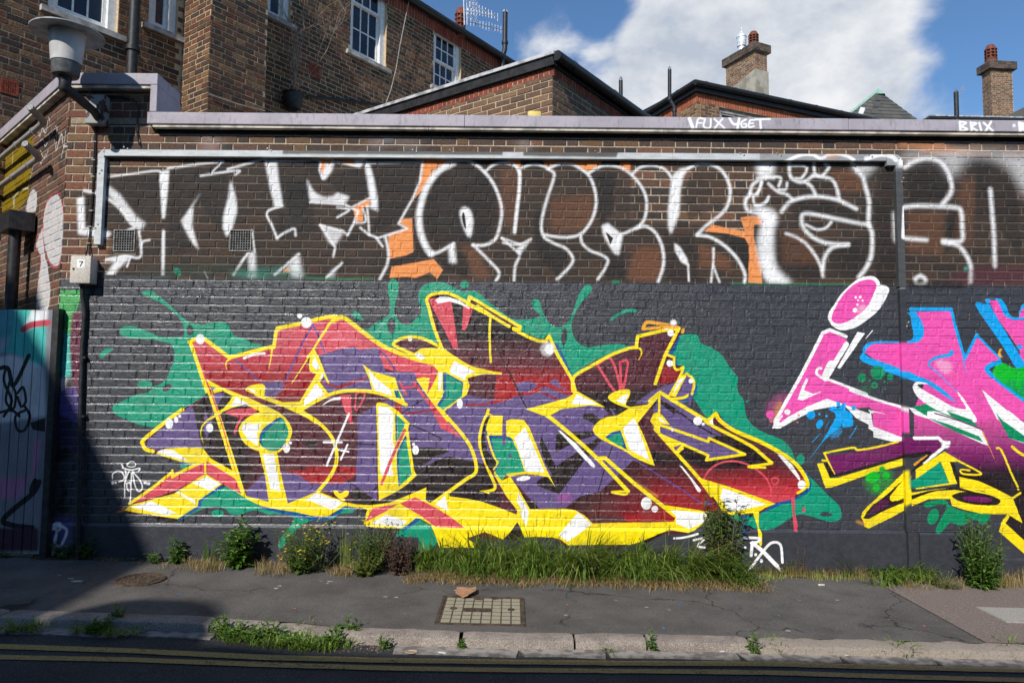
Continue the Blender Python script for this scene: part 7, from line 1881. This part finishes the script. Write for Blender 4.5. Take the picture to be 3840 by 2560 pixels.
# cardboard
random.seed(5); cbp = [(1713, 2213), (1768, 2219), (1785, 2214), (1784, 2232), (1765, 2240), (1755, 2249), (1735, 2247), (1708, 2236)]
P_ = [onpav(X, Y) for X, Y in cbp]; m_ = MB(); cc = sum(p[:2] for p in P_)/len(P_); n = len(P_)
top = [(p[0], p[1], pav(p[0], p[1])+.018+random.uniform(0, .022)) for p in P_]; bot = [(p[0], p[1], z-.004) for p, (_, _, z) in zip(P_, top)]; cz_ = pav(*cc)+.026
m_.add(top+bot+[(cc[0], cc[1], cz_), (cc[0], cc[1], cz_-.004)], [(i, (i+1) % n, 2*n) for i in range(n)]+[(n+(i+1) % n, n+i, 2*n+1) for i in range(n)]+[(i, n+i, n+(i+1) % n, (i+1) % n) for i in range(n)])
tag(m_.build('cardboard_scrap', simple('cardboard', (.40, .22, .12), .9, .1, var=.15, scale=25)), 'torn brown cardboard scrap on the inspection cover edge', 'cardboard')
# litter
M_LIT = simple('white_litter', (.62, .60, .56), .8, .2)
for (X, Y, L, lab, nm, lw) in ((3121, 2450, .07, 'white cigarette end in the gutter near the right kerb grass', 'cigarette_end', .008), (3180, 2461, .04, 'short white cigarette end just right of the longer one', 'cigarette_end', .007), (2707, 2447, .03, 'small white scrap beside the kerb weed', 'paper_scrap', .012), (1658, 2452, .05, 'cream wooden stick end lying in the gutter grit', 'wooden_stick', .012), (3080, 2196, .05, 'white paper scrap below the dry grass', 'paper_scrap', .016), (3425, 2460, .05, 'cigarette end by the kerb grass tuft at right', 'cigarette_end', .008)):
    p = onroad(X, Y) if Y > 2420 else onpav(X, Y); z = (road(p[0], p[1]) if Y > 2420 else pav(p[0], p[1]))+.009; an = random.uniform(-.4, .4)
    o = MB().tube([(p[0]-L/2*math.cos(an), p[1]-L/2*math.sin(an), z), (p[0]+L/2*math.cos(an), p[1]+L/2*math.sin(an), z)], lw/2, 8).build(nm, M_LIT); tag(o, lab, 'litter')
rg = onroad(1543, 2450); m_ = MB(); m_.tube([(rg[0]+.034*math.cos(t), rg[1]+.026*math.sin(t), road(rg[0], rg[1])+.012) for t in np.linspace(0, 2*math.pi, 22)], .004, 6, caps=False); tag(m_.build('elastic_band', simple('tan_rubber', (.50, .36, .24), .7)), 'tan ring band lying in the gutter grit', 'litter')
# dropped paint and chips: thin irregular splats
def splat(X, Y, w, h, mat, par):
    p = onpav(X, Y); m_ = MB(); n = 11; vs = []
    for k in range(n): r = random.uniform(.55, 1.15); a_ = 2*math.pi*k/n; x, y = p[0]+w*r*math.cos(a_), p[1]+h*r*math.sin(a_); vs.append((x, y, gz(x, y, .0032)))
    m_.add(vs, [tuple(range(n))]); m_.build('paint_splat', mat, par)
pvo = bpy.data.objects['pavement']
M_SPW, M_SPO, M_SPB = simple('spilt_white_paint', (.48, .46, .43), .8), simple('spilt_orange_paint', (.55, .20, .09), .8), simple('spilt_blue_paint', (.05, .20, .42), .8)
for X, Y, w, h in ((290, 2178, .05, .035), (268, 2168, .03, .015), (222, 2157, .015, .015), (1036, 2206, .022, .02), (1049, 2197, .02, .018), (1237, 2180, .03, .014), (1228, 2187, .012, .01), (1445, 2238, .02, .012), (1486, 2240, .02, .016), (1712, 2213, .03, .014), (1203, 2178, .014, .008), (2120, 2308, .016, .012), (2424, 2277, .02, .008), (2954, 2365, .02, .012), (3140, 2250, .016, .008), (2510, 2286, .016, .01)): splat(X, Y, w, h, M_SPW, pvo)
for X, Y in ((2128, 2269), (2650, 2253), (3334, 2324), (3464, 2347), (1105, 2282), (3000, 2252)): splat(X, Y, .012, .012, M_SPO, pvo)
for X, Y in ((2545, 2266), (2746, 2235), (2490, 2356), (2912, 2280), (675, 2226)): splat(X, Y, .014, .014, M_SPB, pvo)
for k in range(90):
    X, Y = random.uniform(200, 3700), random.uniform(2190, 2370); splat(X, Y, random.uniform(.002, .006), random.uniform(.002, .006), M_SPW, pvo)

# ================================================================== PLANTS
def leaf_mat(name, stops, trans=.3, rough=.5):
    m = Mt(name, rough, .35); t = m.tone(False); c = m.ramp(t, stops); c = m.mix(.35, c, m.mix(1., c, m.ramp(m.noise(40, 3), [(.3, .6), (.7, 1.3)]), 'MULTIPLY')); m.set('Base Color', c)
    tr_ = m.N.new('ShaderNodeBsdfTranslucent'); m.L.new(m.mix(.5, c, (.25, .32, .05)), tr_.inputs['Color'])
    mx = m.N.new('ShaderNodeMixShader'); mx.inputs[0].default_value = trans; out = m.N['Material Output']; m.L.new(m.b.outputs[0], mx.inputs[1]); m.L.new(tr_.outputs[0], mx.inputs[2]); m.L.new(mx.outputs[0], out.inputs[0]); return m.m
M_GRASS = leaf_mat('long_grass', [(0, (.075, .155, .022)), (.35, (.17, .28, .042)), (.65, (.28, .38, .075)), (.85, (.46, .43, .14)), (1, (.54, .42, .20))])
M_DRY = leaf_mat('dry_grass', [(0, (.24, .17, .07)), (.5, (.42, .29, .13)), (.8, (.52, .38, .2)), (1, (.16, .19, .04))], .25)
M_LEAF = leaf_mat('broad_leaf', [(0, (.035, .10, .014)), (.5, (.085, .20, .028)), (.85, (.15, .30, .045)), (1, (.23, .36, .07))])
M_LEAF2 = leaf_mat('narrow_leaf', [(0, (.055, .095, .022)), (.5, (.11, .175, .038)), (1, (.20, .26, .065))])
M_LIME = leaf_mat('lime_leaf', [(0, (.10, .15, .02)), (.5, (.20, .25, .04)), (1, (.33, .34, .08))])
M_PURP = leaf_mat('purple_leaf', [(0, (.045, .03, .03)), (.5, (.10, .055, .055)), (.85, (.17, .085, .07)), (1, (.26, .15, .10))], .2)
M_OLIVE = leaf_mat('olive_leaf', [(0, (.10, .11, .03)), (.5, (.17, .17, .05)), (1, (.30, .25, .10))])
M_STEM = simple('green_stem', (.11, .14, .045), .7, .3, var=.3, scale=20); M_STEMB = simple('brown_stem', (.12, .075, .05), .8, .2, var=.3)
M_FLOW = simple('yellow_petal', (.85, .62, .03), .6)
def blade(m_, x, y, z, az, h, lean, w, tone, droop=.0, n=4):
    """one curved tapering blade"""
    ca, sa = math.cos(az), math.sin(az); px, py = -sa, ca; vs = []
    for i in range(n):
        t = i/n; o = lean*t**1.7; zz = z+h*(t-droop*t**3); ww = w*(1-.75*t**1.5)/2
        vs += [(x+ca*o-px*ww, y+sa*o-py*ww, zz), (x+ca*o+px*ww, y+sa*o+py*ww, zz)]
    vs.append((x+ca*lean, y+sa*lean, z+h*(1-droop)))
    fs = [(2*i, 2*i+1, 2*i+3, 2*i+2) for i in range(n-1)]+[(2*n-2, 2*n-1, 2*n)]; m_.add(vs, fs, tone)
def ground_at(x, y): return pav(x, y) if y > kerb(x)-.10 else road(x, y)
def leaf(m_, p, d, L, w, tone, fold=.25, curl=.3):
    d = d.normalized(); s_ = d.cross(Vector((0, 0, 1))); s_ = s_.normalized() if s_.length > .05 else Vector((1, 0, 0)); u = s_.cross(d).normalized()
    a = p; b = p+d*L*.38; c = p+d*L*.72-u*curl*L*.18; e = p+d*L-u*curl*L*.5; f = u*w*fold
    vs = [a, b-s_*w*.5+f, b, b+s_*w*.5+f, c-s_*w*.36+f*.7, c, c+s_*w*.36+f*.7, e]
    m_.add(vs, [(0, 2, 1), (0, 3, 2), (1, 2, 5, 4), (2, 3, 6, 5), (4, 5, 7), (5, 6, 7)], tone)
def leafy(name, label, x, y, H, R, stems, lv, L, w, mat, smat=None, flowers=0, top_bias=.0, spread=1., bare=0., cat='weed', droop=.3, z=None, stemr=.004, tmax=1., lean=(0, 0)):
    z = ground_at(x, y) if z is None else z; t = thing(name, (x, y, z), label, cat); sm, lm, fm = MB(), MB(), MB()
    for s_ in range(stems):
        an = random.random()*2*math.pi; rr_ = R*math.sqrt(random.random()); h = H*random.choice((random.uniform(.35, .8), random.uniform(.7, 1.1)))*(1-.2*(rr_/max(R, .01))**2)
        bx_, by_ = x+.3*rr_*math.cos(an), min(y+.3*rr_*math.sin(an), -.03); ex, ey = x+rr_*math.cos(an)+lean[0]*h, min(y+rr_*math.sin(an)+lean[1]*h, -.03)
        pts = [Vector((bx_+(ex-bx_)*q**1.3+random.uniform(-.008, .008), by_+(ey-by_)*q**1.3, z+h*q)) for q in np.linspace(0, 1, 6)]
        sm.tube(pts, stemr, 5, r1=stemr*.4)
        for k in range(lv):
            q = bare+(1-bare)*(k+random.random())/lv
            if random.random() < top_bias*(1-q): continue
            i = min(int(q*5), 4); p = pts[i].lerp(pts[i+1], q*5-i); la = k*2.4+random.uniform(-.5, .5); el = random.uniform(-.25, .55)+.4*q
            d = Vector((math.cos(la), math.sin(la), el)); LL = L*random.uniform(.6, 1.1)*(1-.45*q)
            if p.y+d.y*LL > -.02: d.y = -abs(d.y)*.4
            leaf(lm, p, d, LL, w*random.uniform(.7, 1.2)*(1-.3*q), random.random()*tmax, curl=droop)
        if flowers and random.random() < flowers:
            for _ in range(random.randint(1, 3)):
                c = pts[-1]+Vector((random.uniform(-.03, .03), random.uniform(-.03, .01), random.uniform(-.04, .02)))
                for k in range(5): a_ = k*1.257; leaf(fm, c, Vector((math.cos(a_), math.sin(a_)-.5, .3)), .012, .009, .5)
    sm.build('stem', smat or M_STEM, t); lm.build('foliage', mat, t, tone=True)
    if fm.f: fm.build('flower', M_FLOW, t, tone=True)['kind'] = 'stuff'
    return t
def G(X, Y): p = onpav(X, Y); return float(p[0]), float(p[1])
def Hpx(X, Ybase, Ytop): x, y = G(X, Ybase); return float(onwall(X, Ytop, y)[2]-pav(x, y))
random.seed(101)
x, y = G(655, 2112); leafy('broad_leaf_weed', 'small broad-leaved weed by the wall, right of the shadow edge', x, y, Hpx(655, 2112, 2005), .09, 8, 11, .11, .034, M_LEAF, cat='weed')
x, y = G(575, 2112); leafy('broad_leaf_weed', 'lowest broad-leaved seedling at the shadow edge by the wall', x, y, .14, .06, 6, 8, .07, .024, M_LEAF, cat='weed')
x, y = G(885, 2126); leafy('bushy_weed', 'dense round broad-leaved bush against the dark plinth at left', x, y, Hpx(885, 2126, 1950), .18, 22, 19, .125, .044, M_LEAF, spread=1.2)
x, y = G(1130, 2142); leafy('yellow_flower_weed', 'straggly weed with small yellow flowers left of the long grass', x, y, Hpx(1130, 2142, 1945), .26, 40, 26, .085, .018, M_LEAF2, flowers=.45)
x, y = G(1120, 2146); leafy('low_leafy_weed', 'low leafy weed under the yellow flowers', x, y, .15, .13, 10, 10, .07, .022, M_LEAF)
x, y = G(1190, 2140); leafy('wiry_flower_weed', 'wiry bare stems with yellow flowers rising over the mural edge', x, y, Hpx(1190, 2140, 1880), .26, 12, 5, .03, .005, M_LEAF2, flowers=1., bare=.45, stemr=.0025)
x, y = G(1390, 2142); leafy('feathery_weed', 'feathery dark green bush between the flowers and the purple weed', x, y, Hpx(1390, 2142, 1940), .25, 44, 28, .07, .016, M_LEAF2, flowers=.1)
x, y = G(1365, 2156); leafy('lime_weed', 'lime green low weed in front of the feathery bush', x, y, Hpx(1365, 2156, 2062), .19, 40, 14, .042, .024, M_LIME)
x, y = G(1490, 2152); leafy('purple_weed', 'purple brown weed at the left end of the long grass', x, y, Hpx(1490, 2152, 1975), .17, 26, 18, .055, .028, M_PURP, M_STEMB)
x, y = G(1530, 2150); leafy('purple_seed_stalks', 'thin dark stalks with purple seeds over the white painted panel', x, y, Hpx(1530, 2150, 1935), .15, 7, 8, .02, .010, M_PURP, M_STEMB, bare=.55, stemr=.0028)
x, y = G(2718, 2165); leafy('sow_thistle', 'tall ragged thistle weed with pale seed heads overlapping the mural', x, y, Hpx(2718, 2165, 1835), .22, 24, 22, .11, .038, M_LEAF2, M_STEM, droop=.6, tmax=.8)
x, y = G(2712, 2172); leafy('withered_thistle_base', 'withered brown leaves at the foot of the tall thistle', x, y, .40, .17, 20, 12, .085, .036, M_PURP, M_STEMB, droop=.9)
x, y = G(2690, 2150); leafy('thistle_flower_stalks', 'thin stalks with tiny buds above the tall thistle', x, y, Hpx(2690, 2150, 1790), .24, 20, 11, .034, .013, M_LEAF2, bare=.5, stemr=.003)
x, y = G(2958, 2130); leafy('bare_stalk_weed', 'two bare dark stalks below the red paint drip', x, y, Hpx(2958, 2130, 1985), .06, 3, 5, .03, .012, M_OLIVE, M_STEMB, bare=.3, stemr=.005)
x, y = G(2935, 2150); leafy('olive_weed', 'small olive green weed beside the bare stalks', x, y, .17, .10, 14, 10, .026, .014, M_OLIVE)
x, y = G(3330, 2178); leafy('broad_leaf_weed', 'broad-leaved weed in the grass clump at the foot of the trunking', x, y, Hpx(3330, 2178, 2105), .06, 5, 9, .075, .022, M_LEAF)
x, y = G(3545, 2205); leafy('olive_weed', 'olive yellow cushion weed left of the tall leafy bush', x, y, Hpx(3545, 2205, 2142), .15, 30, 12, .026, .016, M_OLIVE)
x, y = G(3680, 2205); leafy('tall_leafy_weed', 'tall dense leafy bush at the right end of the wall', x, y, Hpx(3680, 2205, 1935), .20, 40, 24, .10, .026, M_LEAF)
x, y = G(3645, 2200); leafy('tall_leafy_weed', 'single tall leafy spike rising from the bush at right', x, y, Hpx(3645, 2200, 1900), .05, 4, 34, .06, .014, M_LEAF)
x, y = G(3755, 2205); leafy('tall_leafy_weed', 'leaning leafy side shoot right of the tall bush', x, y, Hpx(3755, 2205, 1990), .08, 4, 22, .06, .016, M_LEAF)
for X, Y, H_, R_, lab in ((245, 2090, .20, .13, 'shaded weed left of the round cover, nearest the conduit'), (335, 2092, .20, .12, 'shaded weed right of the conduit foot'), (20, 2085, .16, .12, 'shaded weed below the gate at far left')):
    x, y = G(X, Y); leafy('shade_weed', lab, x, y, H_, R_, 9, 9, .085, .022, M_LEAF)
# weeds growing from the kerb joints
for X, Y, H_, R_, L_, lab in ((1440, 2432, .10, .045, .05, 'small leafy weed in the gutter grit below the left bright kerb stone'), (1738, 2395, .07, .025, .035, 'tiny weed in the open kerb joint nearest the inspection cover'), (2425, 2408, .14, .02, .05, 'upright weed sprouting from the middle kerb joint'), (2790, 2412, .14, .05, .055, 'drooping weed where the kerb changes to concrete')):
    p = onroad(X, Y); x, y = float(p[0]), float(p[1]); leafy('kerb_weed', lab, x, min(y, kerb(x)-.135), H_, R_, 6, 9, L_, .018, M_LEAF, z=road(x, y), stemr=.003)
for X, Y, H_, R_, lab in ((885, 2398, .12, .10, 'spreading weed second from the left in the long kerb clump'), (945, 2408, .10, .10, 'flat leafy weed in the middle of the long kerb clump'), (1075, 2420, .11, .09, 'small leafy weed among the kerb clump grass'), (1240, 2425, .12, .09, 'leafy weed hanging into the gutter near the clump right end'), (360, 2372, .10, .09, 'low spreading weed at the shaded kerb foot'), (1000, 2405, .16, .08, 'leafy weed left in the long kerb clump'), (1305, 2395, .17, .09, 'leafy weed at the right end of the long kerb clump'), (830, 2390, .16, .08, 'leafy weed at the left end of the long kerb clump'), (440, 2345, .14, .06, 'leafy weed on the shaded kerb')):
    p = onroad(X, Y); x, y = float(p[0]), float(p[1]); leafy('kerb_weed', lab, x, y, H_, R_, 9, 9, .07, .026, M_LEAF, z=road(x, y))
# grasses (nobody could count the blades)
random.seed(202)
def tuft(m_, x, y, z, n, H_, R_, lean, w=.006, tr=(0, .7), az=None, droop=.25):
    for _ in range(n):
        a_ = random.random()*2*math.pi; r_ = R_*math.sqrt(random.random()); bx_, by_ = x+r_*math.cos(a_), min(y+r_*math.sin(a_), -.012)
        d_ = (az if az is not None else a_)+random.gauss(0, .7); h = H_*random.uniform(.5, 1.1); ln = lean*random.uniform(.2, 1.1)*h/H_
        if by_+math.sin(d_)*ln > -.015: d_ = -d_
        blade(m_, bx_, by_, z+random.uniform(-.005, 0), d_, h, ln, w*random.uniform(.6, 1.2), random.uniform(*tr), droop*random.uniform(.3, 1.6))
lg = MB(); dry = MB(); seed = MB()
for k in range(150):
    X = random.uniform(1560, 2790); c = (X-1560)/1230
    x, _ = G(X, 2150); yb = -random.uniform(.03, .40)*(1 if c > .12 else .6); z = pav(x, yb)
    Hh = .30+.10*math.sin(c*19+.6)+.07*math.sin(c*41)+(.08 if .28 < c < .62 else 0); Hh *= (1-.55*max(0, -yb-.15)/.3)
    if c < .06 or c > .94: Hh *= .65
    az = -math.pi/2+(.9*math.sin(c*9+1.)) if yb < -.16 else None
    tuft(lg, x, yb, z, 15, max(.16, Hh*1.12), .05, .20+.16*random.random(), .0105, (0, .68), az, .55)
    if random.random() < .55: tuft(dry, x, yb-.05, z, 7, .12, .06, .13, .005, (0, 1), -math.pi/2+random.uniform(-.8, .8), .5)
    if random.random() < .16:
        h = Hh+random.uniform(.10, .22); a_ = random.uniform(0, 6.28); blade(lg, x, min(yb, -.06), z, a_, h, .06, .004, random.uniform(.3, .6), 0); 
        tx, ty = x+math.cos(a_)*.06, min(yb, -.06)+math.sin(a_)*.06
        for q in range(7): blade(lg, tx, ty, z+h-.06+q*.012, random.uniform(0, 6.28), .035, .012, .004, random.uniform(.45, .8), 0, 2)
for (X, yo, Hh, ln, az, n) in ((1600, .10, .34, .20, -1.2, 110), (1690, .12, .44, .26, -1.0, 170), (1780, .16, .46, .30, -1.9, 190), (1870, .20, .44, .30, -1.3, 190), (1960, .14, .40, .28, -2.2, 170), (2040, .22, .44, .38, -2.3, 200), (2120, .24, .50, .44, -.9, 260), (2180, .22, .50, .42, -1.1, 260), (2250, .12, .46, .24, -1.6, 170), (2330, .18, .40, .30, -1.9, 180), (2400, .14, .44, .26, -1.2, 170), (2480, .22, .42, .36, -.9, 210), (2560, .20, .44, .38, -1.0, 220), (2640, .22, .44, .40, -.8, 220), (2720, .18, .36, .32, -1.2, 150)):
    x, _ = G(X, 2150)                                # drooping tussocks
    for q in range(4): tuft(lg, x+random.uniform(-.07, .07), -yo+random.uniform(-.07, .06), pav(x, -yo), n//5, Hh*random.uniform(.6, 1.4), .05, ln*random.uniform(.9, 1.6), .0125, (.05, random.choice((.6, .8, 1.))), az+random.uniform(-.7, .7), random.uniform(.2, .75))
for k in range(300):                                # brown thatch along the foot of the grass
    X = random.uniform(1540, 2800); x, _ = G(X, 2150); yb = -random.uniform(.28, .52); tuft(dry, x, yb, pav(x, yb), 9, .11, .07, .14, .006, (0, .85), -math.pi/2+random.uniform(-1, 1), .8)
for (Xa, Xb, Ya, n, H_, lo) in ((2790, 3270, 2140, 150, .15, .0), (3735, 3990, 2185, 90, .17, 0.), (700, 840, 2128, 45, .12, .0), (960, 1080, 2138, 40, .13, 0.), (1240, 1330, 2140, 36, .12, 0.), (3380, 3620, 2190, 40, .10, 0.), (520, 700, 2116, 18, .05, 0.), (380, 520, 2100, 10, .05, 0.)):
    for k in range(n):
        X = random.uniform(Xa, Xb); x, y_ = G(X, Ya+random.uniform(-14, 22)); y_ = min(y_, -.02); tuft(dry, x, y_, pav(x, y_), 8, H_*random.uniform(.45, 1.15), .05, .09, .0042, (lo, 1.), None, .25)
    if Xa == 2790:
        for k in range(70): X = random.uniform(2800, 3240); x, y_ = G(X, random.uniform(2140, 2180)); tuft(lg, x, min(y_, -.02), pav(x, y_), 8, .09, .05, .04, .005, (.55, .92))
for k in range(46):                                 # clump at the trunking foot, right of middle
    X = random.gauss(3370, 62); x, y_ = G(X, random.uniform(2150, 2200)); y_ = min(y_, -.03); tuft(lg, x, y_, pav(x, y_), 14, .22, .04, .24, .009, (0, .7), -math.pi/2+random.uniform(-1.3, 1.3), .6)
for k in range(16): X = random.uniform(3120, 3200); x, y_ = G(3195, 2170); blade(lg, x+random.uniform(-.05, .05), -.06, pav(x, -.06), math.pi+random.uniform(-.3, .3), random.uniform(.15, .36), random.uniform(.1, .26), .009, random.uniform(.1, .5), .05)
x, y_ = G(775, 2120); tuft(lg, x, -.08, pav(x, 0), 45, .26, .06, .05, .005, (0, .4)); x, y_ = G(1278, 2140); tuft(lg, x, -.06, pav(x, 0), 50, .42, .07, .05, .0045, (.45, .85))
x, y_ = G(1050, 2140); tuft(dry, x, -.06, pav(x, 0), 30, .34, .09, .08, .003, (.2, .6))
for (X, Y, n, H_, R_) in ((60, 2368, 7, .10, .10), (100, 2372, 7, .09, .12), (330, 2372, 8, .09, .1), (380, 2378, 10, .09, .1), (500, 2380, 5, .07, .1), (860, 2392, 7, .12, .10), (930, 2402, 8, .11, .12), (1010, 2415, 7, .09, .12), (1090, 2425, 12, .12, .12), (1160, 2430, 14, .12, .13), (1230, 2430, 9, .10, .12), (2285, 2432, 3, .05, .04), (2880, 2438, 9, .13, .06), (3370, 2455, 9, .12, .08), (3770, 2440, 7, .14, .04), (1130, 2370, 6, .12, .05)):
    p = onroad(X, Y); x, y_ = float(p[0]), float(p[1]); z = road(x, y_)
    for k in range(n): tuft(lg, x+random.uniform(-R_, R_), y_+random.uniform(-.05, .06), z, 11, H_, .04, .14, .0085, (0, .7), None, .4)
og = lg.build('long_grass', M_GRASS, None, tone=True); tag(og, 'green grass growing along the wall foot and in the kerb joints', 'grass', kind='stuff')
od = dry.build('dry_grass', M_DRY, None, tone=True); tag(od, 'straw coloured dry grass along the wall foot', 'grass', kind='stuff')
# grit and fallen leaves in the gutter
gm = MB(); random.seed(9)
for k in range(900):
    X = random.uniform(880, 1960) if k < 600 else random.uniform(0, 3840); x = G(X, 2430)[0]; y_ = kerb(x)-.135-abs(random.gauss(0, .06)); r_ = random.uniform(.002, .006); z = road(x, y_)
    gm.add([(x-r_, y_, z), (x+r_, y_, z), (x, y_-r_, z), (x, y_+r_, z), (x, y_, z+r_*1.3)], [(0, 2, 4), (2, 1, 4), (1, 3, 4), (3, 0, 4)], random.random())
tag(gm.build('gutter_grit', simple('gutter_grit', (.20, .15, .11), .9, .1, var=.5, scale=60), None, tone=True), 'brown grit lying along the gutter', 'grit', kind='stuff')
# yellow corner of a plastic box just behind the coping
q = depth_pt(2010, 424, 7.6); MBb = MB().box(float(q[0])-.09, float(q[0])+.06, float(q[1]), float(q[1])+.1, float(q[2])-.25, float(q[2])+.03, .02); tag(MBb.build('yellow_plastic_box', simple('yellow_plastic', (.62, .48, .12), .5), None, smooth=True), 'rounded yellow plastic box peeping over the coping', 'box')
print('tris', sum(len(o.data.polygons)*2 for o in SC.objects if o.type == 'MESH'), 'objects', len(SC.objects))
